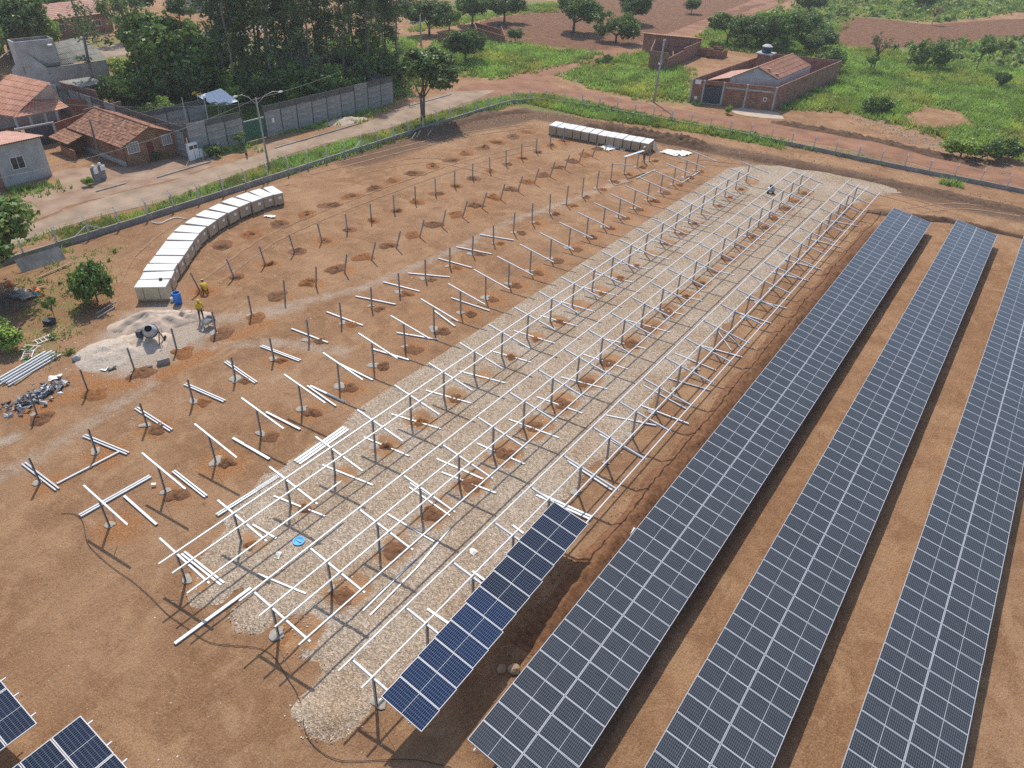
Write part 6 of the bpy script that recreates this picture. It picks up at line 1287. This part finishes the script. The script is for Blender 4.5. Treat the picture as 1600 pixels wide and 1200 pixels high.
MB().lathe([(0, 0), (.8, 0), (.86, .1), (.82, .95), (.9, 1.0), (.5, 1.25), (0, 1.35)], (q.x, q.y, hq+.2), 16).obj('water_tank', mat('dark_blue_tank', (.02, .05, .11), rough=.4), t, True); MB().lathe([(.92, .98), (.5, 1.27), (0, 1.37)], (q.x, q.y, hq+.22), 16).obj('tank_lid', M_PLASTW, t, True)
q = R1.lerp(E1, .55)+bk*.03+Z*.15
for k in (0, 1): q = R1.lerp(E1, .35+.4*k)+bk*.08+Z*.12; MB().lathe([(0, 0), (.45, .05), (.4, .12), (0, .08)], q, 10).obj('roof_patch', M_TILEO, t)
# ------------------------------------------------------------------ trees
M_BARK = mat('grey_bark', (.20, .165, .13), rough=.95, var=.4, scale=3); M_BARKE = mat('pale_eucalyptus_bark', (.27, .23, .19), rough=.95, var=.4, scale=2)
L_DARK = leafmat('dark_leaves', (.135, .19, .055)); L_MID = leafmat('green_leaves', (.165, .24, .06)); L_LITE = leafmat('light_leaves', (.30, .40, .085)); L_EUC = leafmat('eucalyptus_leaves', (.155, .205, .085)); L_DRY = leafmat('dry_twig_leaves', (.24, .20, .11)); L_GRASS = leafmat('grass_blades', (.38, .52, .115))
def leaves(rng, cen, rc, nper, size, stretch=1.5, droop=0.0, var=.45, flat=.8):
    """leaf quads round clump centres cen (k,3), radii rc (k,)"""
    k = len(cen); n = k*nper; d = rng.normal(size=(k, nper, 3)); d /= np.linalg.norm(d, axis=2, keepdims=True)
    rr = rng.random((k, nper, 1))**.45; off = d*rr*rc[:, None, None]; off[..., 2] *= flat
    c = (cen[:, None]+off).reshape(-1, 3); nor = (d*.8+rng.normal(size=d.shape)*.6+np.array([0, 0, .45])).reshape(-1, 3); nor /= np.linalg.norm(nor, axis=1, keepdims=True)
    t = rng.normal(size=(n, 3)); t[:, 2] -= droop; t -= nor*(t*nor).sum(1, keepdims=True); t /= np.linalg.norm(t, axis=1, keepdims=True); b = np.cross(nor, t)
    s = size*(.6+.8*rng.random((n, 1))); L = t*s*stretch; Wd = b*s*.55
    V = np.stack([c-L*.5, c+Wd, c+L*.5-nor*s*.15, c-Wd], 1).reshape(-1, 3); F = np.arange(4*n).reshape(-1, 4)
    br = (.75+.5*rng.random((k, 1, 1)))*np.ones((k, nper, 1)); br = br*(1-var/2+var*rng.random((k, nper, 1)))
    hue = 1+.18*rng.normal(size=(k, nper, 3))*np.array([1, .35, .6]); T = np.repeat(np.clip(br*hue, .25, 2.0).reshape(-1, 3), 4, 0)
    return V, F, T
def crown_mesh(seed, rx, rz, ncl, nper, size, rc, m, zc, low=-.5, droop=0.0, lobes=5):
    rng = np.random.default_rng(seed); lc = rng.normal(size=(lobes, 3)); lc /= np.linalg.norm(lc, axis=1, keepdims=True); lc[:, 2] = np.abs(lc[:, 2])*.8-.15; lr = .34+.32*rng.random(lobes)
    out = []
    while len(out) < ncl:
        j = rng.integers(lobes); d = rng.normal(size=3); d /= np.linalg.norm(d); q = lc[j]*.72+d*lr[j]*(.45+.55*rng.random())
        if q[2] > low: out.append(q)
    cen = np.array(out)*np.array([rx, rx, rz])+np.array([0, 0, zc]); r = rc*(.6+.8*rng.random(ncl))
    V, F, T = leaves(rng, cen, r, nper, size, droop=droop)
    inner = np.clip(np.linalg.norm(np.array(out), axis=1), .3, 1.2); return bulk('crown', V, F, T, m), cen
def trunk_mesh(seed, h, r, cen, m, forks=6, base=((0, 0),)):
    rr = random.Random(seed); mb = MB()
    for bx_, by_ in base:
        top = Vector((bx_*1.5+rr.uniform(-.1, .1)*h*.3, by_*1.5+rr.uniform(-.1, .1)*h*.3, h)); mb.tube([(bx_*.4, by_*.4, -.1), (bx_*.6, by_*.6, h*.35), (bx_, by_, h*.7), top], [r*1.25, r, r*.8, r*.6], 8)
    for k in range(forks):
        c = Vector(cen[rr.randrange(len(cen))]); a = Vector((base[k % len(base)][0], base[k % len(base)][1], h*rr.uniform(.65, 1.0))); mb.tube([a, a.lerp(c, .5)+Vector((0, 0, .15*h*rr.uniform(-.2, .5))), c], [r*.5, r*.33, r*.12], 5)
    return mb.mesh('trunk', m, True)
TREES = {}
def tree_kind(key, seed, m, rx, rz, zc, th, tr, ncl, nper, size, rc, bark=M_BARK, low=-.5, forks=7, droop=0.0, base=((0, 0),), lobes=5):
    me, cen = crown_mesh(seed, rx, rz, ncl, nper, size, rc, m, zc, low, droop, lobes); TREES[key] = (me, trunk_mesh(seed, th, tr, cen, bark, forks, base), zc+rz*.95)
for k in range(3): tree_kind('broad%d' % k, 40+k, (L_MID, L_DARK, L_MID)[k], 3.2, 2.6, 3.3, 1.8, .20, 170, 90, .22, .75, low=-.95, lobes=7)
tree_kind('lite', 51, L_LITE, 3.3, 2.4, 3.1, 1.8, .2, 160, 90, .22, .75, low=-.95, lobes=7)
for k in range(2): tree_kind('sparse%d' % k, 60+k, L_MID, 2.2, 2.2, 4.2, 3.2, .11, 50, 60, .16, .55, forks=16, low=-.6)
tree_kind('drysparse', 66, L_DRY, 2.0, 2.2, 4.2, 3.0, .10, 30, 16, .20, .6, forks=22)
for k in range(3): tree_kind('bush%d' % k, 70+k, (L_DARK, L_MID, L_LITE)[k], 1.5, 1.45, 1.25, .7, .09, 90, 70, .13, .42, low=-.95, forks=6)
tree_kind('street', 80, L_DARK, 3.2, 3.1, 6.0, 3.7, .15, 190, 80, .21, .7, forks=10, base=((-.35, .1), (.4, -.1)), low=-.75, lobes=7)
tree_kind('nearbig', 83, L_MID, 3.2, 3.4, 3.6, 1.6, .22, 260, 70, .22, .75, low=-1.1, lobes=8)
tree_kind('roundbush', 85, L_MID, 1.35, 1.25, 1.0, .5, .08, 150, 60, .15, .42, low=-.99, lobes=9)
def euc(key, seed, H_, n=2):
    rng = np.random.default_rng(seed); cen = []; mb = MB(); rr = random.Random(seed); lean = Vector((rr.uniform(-.9, .9), rr.uniform(-.9, .9), 0)); trunk = [Vector((0, 0, -.1))+lean*(z/H_)**1.5+Vector((0, 0, z))+Vector((.15*math.sin(z*.6+seed), .15*math.cos(z*.5), 0)) for z in np.linspace(0, H_, 10)]
    mb.tube(trunk, list(np.linspace(.17, .03, 10)), 7)
    for k in range(34 if n else 22):
        z = rr.uniform(.18, 1.0)**.8; i = min(int(z*9), 8); a = trunk[i].lerp(trunk[i+1], z*9-i); an = rr.uniform(0, 6.28); L = rr.uniform(.9, 2.4)*(1.25-z*.6); b = a+Vector((math.cos(an)*L, math.sin(an)*L, L*rr.uniform(.1, .7))); mb.tube([a, a.lerp(b, .5)+Vector((0, 0, .1)), b], [.045, .03, .012], 4)
        cen += [tuple(b), tuple(a.lerp(b, .65)+Vector((rr.uniform(-.4, .4), rr.uniform(-.4, .4), rr.uniform(-.5, .2))))]
    cen = np.array(cen); V, F, T = leaves(rng, cen, .85*(.6+.8*rng.random(len(cen))), 64 if n else 30, .17, 2.2, .9, .5, 1.0)
    TREES[key] = (bulk('crown', V, F, T, L_EUC), mb.mesh('trunk', M_BARKE, True), H_)
for k in range(4): euc('euc%d' % k, 90+k, 19.0+k)
for k in range(2): euc('thin%d' % k, 97+k, 19.0, 0)
def tree(name, key, u, v, vtop, label, cat, grp=None, wide=1.0, h=None, rz=None):
    me, tk, nat = TREES[key]; p = G(u, v); hh = h or HT(u, v, vtop); s = hh/nat
    t = empty(name, (p.x, p.y, -.02), R_.uniform(0, 6.28) if rz is None else rz, label, cat, grp); inst('crown', me, t); inst('trunk', tk, t); t.scale = (s*wide, s*wide, s); return t
GT = 'trees in the fields'
for (nm, key, u, v, vt, wd, lab) in (
    ('mango_tree', 'broad0', 896, 50, -14, 1.05, 'large broad green tree at the edge of the red ploughed field'), ('round_bush', 'bush1', 962, 66, 14, 1.1, 'big round yellow green bush standing on bare red soil'), ('mango_tree', 'broad1', 985, 36, -14, .95, 'dark tree behind the big round bush'),
    ('mango_tree', 'bush0', 1080, 21, -4, 1.0, 'small dark bush alone in the far ploughed field'), ('mango_tree', 'broad2', 1135, 70, 18, 1.0, 'broad tree behind the brick shell, beside the dirt road'), ('mango_tree', 'broad1', 1180, 74, 24, 1.0, 'dark tree right behind the brick compound tower'),
    ('mango_tree', 'broad0', 1222, 80, 16, 1.0, 'tall broad tree rising behind the water tank'), ('mango_tree', 'broad2', 1250, 62, 14, 1.0, 'broad tree behind the tallest tree near the water tank'), ('bush', 'bush0', 1283, 80, 44, 1.1, 'dark bush at the edge of the ploughed field behind the compound'), ('mango_tree', 'broad1', 1262, 22, -14, 1.1, 'distant dark tree at the top border above the compound'),
    ('mango_tree', 'broad1', 727, 97, 42, .95, 'single dark tree standing in the bright meadow'), ('mango_tree', 'broad1', 671, 56, -2, 1.05, 'dense dark tree beside the distant pale utility pole'), ('mango_tree', 'broad0', 738, 40, -10, 1.0, 'far tree between the utility pole and the ploughed field'), ('mango_tree', 'broad1', 788, 36, -16, 1.05, 'large dark far tree at the top border'), ('mango_tree', 'lite', 702, 48, 10, .9, 'grey green rounded tree next to the dense dark tree'),
    ('slender_tree', 'drysparse', 1364, 112, 46, .9, 'slender half bare tree in the tall grass field'), ('slender_tree', 'sparse0', 1358, 116, 84, 1.2, 'low leafy shrub tree at the foot of the half bare tree'), ('small_tree', 'bush1', 1447, 110, 60, 1.0, 'round topped small tree in the middle of the grass field'), ('slender_tree', 'sparse1', 1524, 112, 56, .95, 'thin stemmed tree with open crown in the grass field'), ('slender_tree', 'sparse0', 1562, 102, 60, 1.0, 'open pale green tree beyond the thin stemmed one'),
    ('bush', 'bush0', 1560, 138, 111, .9, 'small dark reddish bush in the grass field'), ('bush', 'bush1', 1368, 178, 148, 1.25, 'grey green bush near the road edge of the grass field'), ('bush', 'drysparse', 1456, 38, 6, 1.2, 'dry brown bush at the top of the field'), ('bush', 'bush0', 1442, 14, -12, 1.2, 'dark far bush behind the dry brown one'), ('bush', 'bush1', 1290, 110, 70, 1.1, 'bush beside the back corner of the brick compound'), ('bush', 'bush2', 1500, 246, 215, 1.5, 'lush green bush by the red road'), ('bush', 'bush1', 1560, 250, 214, 1.4, 'wide dark bush at the road bend near the right border'),
    ('bush', 'bush1', 1205, 82, 50, 1.3, 'wide bush under the trees left of the tall broad tree'), ('bush', 'bush2', 1158, 76, 50, 1.3, 'light bush between the two trees beside the dirt road'), ('bush', 'bush0', 1262, 84, 54, 1.3, 'dark bush joining the tree group behind the compound'), ('mango_tree', 'lite', 1200, 66, 14, 1.0, 'light crowned tree inside the tree group behind the compound'), ('bush', 'bush2', 1118, 78, 60, 1.2, 'low pale bush at the road edge of the tree group'), ('bush', 'bush1', 1305, 96, 74, 1.2, 'bush past the back wall of the compound'), ('bush', 'bush1', 948, 98, 84, 1.3, 'small round shrub beside the dirt road fork'), ('bush', 'bush1', 938, 101, 90, 1.2, 'smaller shrub touching the shrub by the road fork'), ('bush', 'bush0', 805, 66, 44, 1.1, 'dark shrub at the meadow edge by the ploughed soil')):
    tree(nm, key, u, v, vt, lab, 'bush' if 'bush' in nm else 'tree', GT, wd*(1.06 if key[:3] == 'bro' else 1.0))
tree('street_tree', 'street', 661, 188, 76, 'round dark street tree with two bare stems inside the fence grass', 'tree', None, 1.35, rz=2.2)
tree('border_tree', 'nearbig', -26, 468, 300, 'dense green tree leaning into the picture at the left border', 'tree', None, 1.1)
tree('bush', 'bush2', -4, 545, 500, 'light green bush cut by the left border under the rubbish heap', 'bush', None, 1.2)
tree('round_bush', 'roundbush', 153, 472, 412, 'round dark green bush near the curved pallet row', 'bush', None, .6)
tree('bush', 'sparse0', 87, 500, 462, 'thin upright shrub among the litter', 'bush', None, .8)
for k, (u, v, vt, key, lab) in enumerate(((20, 92, -18, 'broad1', 'large dark tree at the top left border'), (52, 84, 12, 'lite', 'yellow green tree behind the parapet tower'), (8, 88, 26, 'lite', 'yellow green tree at the border beside the grey roof'), (-30, 120, 20, 'broad0', 'green tree partly outside the left border'), (75, 40, -30, 'broad1', 'dark far tree beside the white gabled house'), (300, 40, 5, 'sparse1', 'small tree on the pale field behind the grove'), (268, 152, 20, 'broad0', 'tall dense tree right of the thin eucalyptus pair'), (190, 66, -10, 'sparse0', 'open tree in front of the long brick house'), (120, 20, -40, 'broad0', 'far tree behind the pinkish roof at the top border'), (215, 26, -30, 'broad1', 'dark far tree right of the pinkish roof at the top border'), (30, 50, -45, 'broad0', 'tall green tree at the very top left corner'))):
    tree('garden_tree', key, u, v, vt, lab, 'tree', 'garden trees', 1.0)
GE = 'tall thin eucalyptus trees of the grove'
EU = [(158, 158), (238, 148), (226, 140), (300, 130), (352, 150), (345, 110), (372, 158), (398, 150), (412, 118), (432, 156), (455, 140), (466, 152), (492, 148), (520, 140), (508, 112), (538, 142), (556, 120), (575, 130), (584, 105), (607, 122), (448, 100), (380, 92), (600, 95), (480, 120), (625, 128), (420, 90), (440, 135), (500, 128), (550, 108), (385, 140), (405, 105)]
for k, (u, v) in enumerate(EU):
    lab = ('eucalyptus leaning over the grey roofed house, nearest the tiled house', 'taller eucalyptus of the thin pair before the side street', 'slimmer eucalyptus of the thin pair before the side street')[k] if k < 3 else '%s eucalyptus trunk counted along the grove behind the grey wall' % ordn(k-3)
    tree('eucalyptus', 'euc%d' % (k % 4) if k > 2 else 'thin%d' % (k % 2), u, v, 0, lab, 'tree', GE, 1.5 if k < 3 else R_.uniform(1.1, 1.45), h=R_.uniform(17, 24) if k > 2 else 19)
GB = 'bushes under the grove'
BU = [(190, 158), (225, 160), (262, 158), (300, 160), (330, 150), (262, 130), (300, 118), (335, 112), (215, 128), (376, 160), (410, 160), (445, 158), (482, 158), (515, 150), (550, 146), (585, 140), (400, 128), (520, 118), (565, 112), (610, 130), (350, 90), (290, 92), (470, 105)]
for k, (u, v) in enumerate(BU):
    tree('grove_bush', ('bush1', 'bush2', 'bush2', 'bush0')[(k*2+k//3) % 4], u, v, 0, '%s bush counted along the undergrowth behind the grey wall' % ordn(k), 'bush', GB, 1.3, h=R_.uniform(3.6, 6.2))
# palm and small garden plants by the grey wall
def palm(u, v, h, label):
    p = G(u, v); t = empty('palm', (p.x, p.y, 0), 0, label, 'palm'); MB().tube([(0, 0, 0), (.1, 0, h*.5), (.05, .05, h)], [.14, .11, .08], 8).obj('trunk', M_BARK, t, True)
    for k in range(13):
        a = 6.283*k/13+.2; L = 1.9; mb = MB(); pr = None; el = .9-.25*(k % 3)
        sp = [Vector((math.cos(a)*L*s, math.sin(a)*L*s, h+L*(el*s-1.15*s*s))) for s in (0, .25, .5, .75, 1)]
        mb.tube(sp, .012, 4); sd = Vector((-math.sin(a), math.cos(a), 0))
        for j in range(1, 17):
            s = j/16; i = min(int(s*4), 3); q = sp[i].lerp(sp[i+1], s*4-i); ll = .55*math.sin(3.0*min(s+.08, 1))
            for g in (-1, 1): mb.add([q, q+sd*g*ll*.5+Vector((math.cos(a)*.12, math.sin(a)*.12, -.05)), q+sd*g*ll+Vector((math.cos(a)*.2, math.sin(a)*.2, -.25))], [(0, 1, 2)])
        mb.obj('frond', mat('palm_frond', (.13, .18, .075), rough=.6, var=.3), t)
palm(350, 208, 3.4, 'small palm with arching fronds over the grey wall corner')
tree('flowering_shrub', 'sparse1', 376, 232, 205, 'thin pale flowering shrub by the green gate', 'shrub', None, 1.1); tree('bush', 'bush0', 335, 244, 226, 'dark low bush at the foot of the grey wall', 'bush', None, 1.4); tree('bush', 'bush2', 140, 290, 276, 'weedy light bush round the meter pillar', 'bush', None, 1.0); tree('flowering_shrub', 'bush2', 256, 186, 178, 'yellow flowering shrub peeping over the brick house roof', 'shrub', None, 1.0, h=2.8)
tree('bush', 'bush0', 247, 250, 237, 'dark shrub against the front of the small brick house', 'bush', None, 1.0); tree('young_plant', 'bush2', 1137, 178, 165, 'young green plant in front of the brick compound wall', 'plant', None, .8)

# ------------------------------------------------------------------ grass and weeds (beyond counting)
def greenness(x, y):
    i = np.clip(np.searchsorted(gx, x)-1, 0, nx-2); j = np.clip(np.searchsorted(gy, y)-1, 0, ny-2); return green[j, i]
def blades(q, hmin, hmax, wd, per, rng):
    n = len(q); k = n*per; c = np.repeat(q, per, 0)+rng.normal(size=(k, 2))*.14; a = rng.random(k)*6.283; h = (hmin+(hmax-hmin)*rng.random(k)**1.5); w_ = wd*(.6+.8*rng.random(k)); ln = rng.normal(size=(k, 2))*h[:, None]*.38
    dx, dy = np.cos(a)*w_, np.sin(a)*w_; Z0 = np.full(k, -.02)
    V = np.stack([np.stack([c[:, 0]-dx, c[:, 1]-dy, Z0], 1), np.stack([c[:, 0]+dx, c[:, 1]+dy, Z0], 1), np.stack([c[:, 0]+ln[:, 0], c[:, 1]+ln[:, 1], h], 1)], 1).reshape(-1, 3); F = np.arange(3*k).reshape(-1, 3)
    patch = vnoise(c[:, 0]+600, c[:, 1]+200, 3.0, 21); b = (.55+.75*patch)*(.75+.5*rng.random(k)); dry = (vnoise(c[:, 0]+600, c[:, 1]+200, 7.0, 22) > .62)*rng.random(k)
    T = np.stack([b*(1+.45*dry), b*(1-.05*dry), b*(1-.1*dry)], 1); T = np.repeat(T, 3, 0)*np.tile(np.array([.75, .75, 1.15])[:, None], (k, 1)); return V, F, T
def grass(name, x0, x1, y0, y1, dens, hmin, hmax, wd, per, seed, cut=.25):
    rng = np.random.default_rng(seed); n = int((x1-x0)*(y1-y0)*dens); q = rng.random((n, 2))*np.array([x1-x0, y1-y0])+np.array([x0, y0]); g = greenness(q[:, 0], q[:, 1])*(.55+.9*vnoise(q[:, 0]+600, q[:, 1]+200, 2.2, 23)); q = q[(g > cut) & (rng.random(n) < g*1.1)]
    q = q[~inside(STREET, q[:, 0], q[:, 1])]
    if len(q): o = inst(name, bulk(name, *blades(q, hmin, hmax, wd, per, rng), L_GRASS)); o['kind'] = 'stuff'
grass('grass', -64, -56, 0, 92, 22, .12, .62, .05, 5, 1); grass('grass', -57, 14, 84, 94, 20, .2, .85, .06, 5, 2); grass('grass', -32, 30, 94, 175, 7, .25, .95, .10, 6, 3); grass('grass', -112, -32, 92, 200, 5.0, .2, .8, .11, 6, 4); grass('grass', -60, 40, 175, 330, .5, .3, 1.1, .25, 6, 5); grass('grass', -56, -36, -4, 26, 7, .06, .35, .05, 4, 6); grass('grass', -100, -64, 0, 92, 3.5, .15, .7, .09, 5, 7)
def weeds(name, x0, x1, y0, y1, dens, r, size, m, seed, cut=.45, nper=26):
    rng = np.random.default_rng(seed); n = int((x1-x0)*(y1-y0)*dens); q = rng.random((n, 2))*np.array([x1-x0, y1-y0])+np.array([x0, y0]); g = greenness(q[:, 0], q[:, 1])*(.4+1.2*vnoise(q[:, 0]+600, q[:, 1]+200, 4.5, 25)); q = q[g > cut]; q = q[~inside(STREET, q[:, 0], q[:, 1])]
    if not len(q): return
    rc = r*(.4+1.0*rng.random(len(q))**2); cen = np.concatenate([q, (rc*.55)[:, None]], 1); V, F, T = leaves(rng, cen, rc, nper, size, 1.7, flat=.75); V[:, 2] = np.maximum(V[:, 2], .0); o = inst(name, bulk(name, V, F, T, m)); o['kind'] = 'stuff'
weeds('weeds', -34, 30, 96, 175, .55, .75, .13, L_LITE, 31, .5, 50); weeds('weeds', -34, 30, 96, 175, .20, .95, .14, L_MID, 32, .5, 55); weeds('weeds', -110, -34, 94, 200, .10, 1.0, .15, L_LITE, 33, .55, 60); weeds('weeds', -57, 14, 85, 93.5, .9, .6, .17, L_MID, 34, .45, 34); weeds('weeds', -64, -57.6, 0, 92, .7, .42, .14, L_MID, 35, .4); weeds('weeds', -56, -38, -2, 22, .35, .45, .12, L_MID, 36, .38); weeds('weeds', -62, 40, 175, 330, .05, 1.8, .5, L_MID, 37, .4); weeds('weeds', -105, -71, 30, 92, .5, .9, .22, L_DARK, 38, .4)
# dry brush and timber debris by the road
qs = []
for _ in range(500): p = G(R_.uniform(1330, 1560), 0); 
for k in range(700):
    f = R_.random(); u = 1330+250*f; v = 178+85*f+R_.gauss(0, 9); p = G(u, v); qs.append((p.x, p.y))
stones('brush_debris', np.array(qs), .13, .0, [(.22, .17, .125), (.16, .115, .08), (.30, .25, .20)], M_STONE)

# rubble by the cabinet, a sand heap at the wall, a dog on the street
qs = [];
for _ in range(260): p = G(R_.gauss(322, 9), R_.gauss(246, 2.2)); qs.append((p.x, p.y))
stones('rubble', np.array(qs), .14, .0, [(.30, .24, .19), (.42, .37, .31), (.24, .14, .09)], M_STONE)
c = G(541, 190); heap('sand_heap', (c.x, c.y), 3.2, 1.5, .6, M_SAND, 9.0, rad(75), 'low heap of builders sand by the grey wall along the street')
p = G(386, 246); t = empty('dog', (p.x, p.y, 0), rad(60), 'small dark dog standing on the paved street', 'dog')
DJ = dict(rump=((0, .26, .44), (.085, .10)), mid=((0, .05, .43), (.085, .095)), chest=((0, -.2, .43), (.09, .125)), neck=((0, -.33, .54), .06), head=((0, -.42, .63), .058), muz=((0, -.54, .60), .03), tail=((0, .36, .50), .022), tail2=((0, .52, .62), .012))
DE = [('mid', 'rump'), ('mid', 'chest'), ('chest', 'neck'), ('neck', 'head'), ('head', 'muz'), ('rump', 'tail'), ('tail', 'tail2')]
for s, n_ in ((-1, 'l'), (1, 'r')):
    DJ.update({'sh'+n_: ((.07*s, -.2, .36), .05), 'wr'+n_: ((.07*s, -.19, .16), .026), 'fp'+n_: ((.07*s, -.22, .02), .026), 'hp'+n_: ((.075*s, .24, .36), .06), 'kn'+n_: ((.08*s, .15, .26), .042), 'hk'+n_: ((.08*s, .33, .16), .026), 'rp'+n_: ((.08*s, .29, .02), .027), 'ea'+n_: ((.045*s, -.40, .71), .016)})
    DE += [('chest', 'sh'+n_), ('sh'+n_, 'wr'+n_), ('wr'+n_, 'fp'+n_), ('rump', 'hp'+n_), ('hp'+n_, 'kn'+n_), ('kn'+n_, 'hk'+n_), ('hk'+n_, 'rp'+n_), ('head', 'ea'+n_)]
inst('body', skin_mesh('body', DJ, DE, [mat('dark_fur', (.03, .024, .02), rough=.9)], 'mid', 1), t)

# ------------------------------------------------------------------ air: thin haze over the whole place
m = bpy.data.materials.new('thin_haze'); m.use_nodes = True; nt = m.node_tree; nt.nodes.clear(); pv = nt.nodes.new('ShaderNodeVolumePrincipled'); pv.inputs['Color'].default_value = (.93, .95, 1, 1); pv.inputs['Density'].default_value = .00028; pv.inputs['Anisotropy'].default_value = .3
o_ = nt.nodes.new('ShaderNodeOutputMaterial'); nt.links.new(pv.outputs[0], o_.inputs['Volume'])
hz = MB().box((-50, 265, 14.5), (952, 722, 33)).obj('haze', m); hz['kind'] = 'stuff'
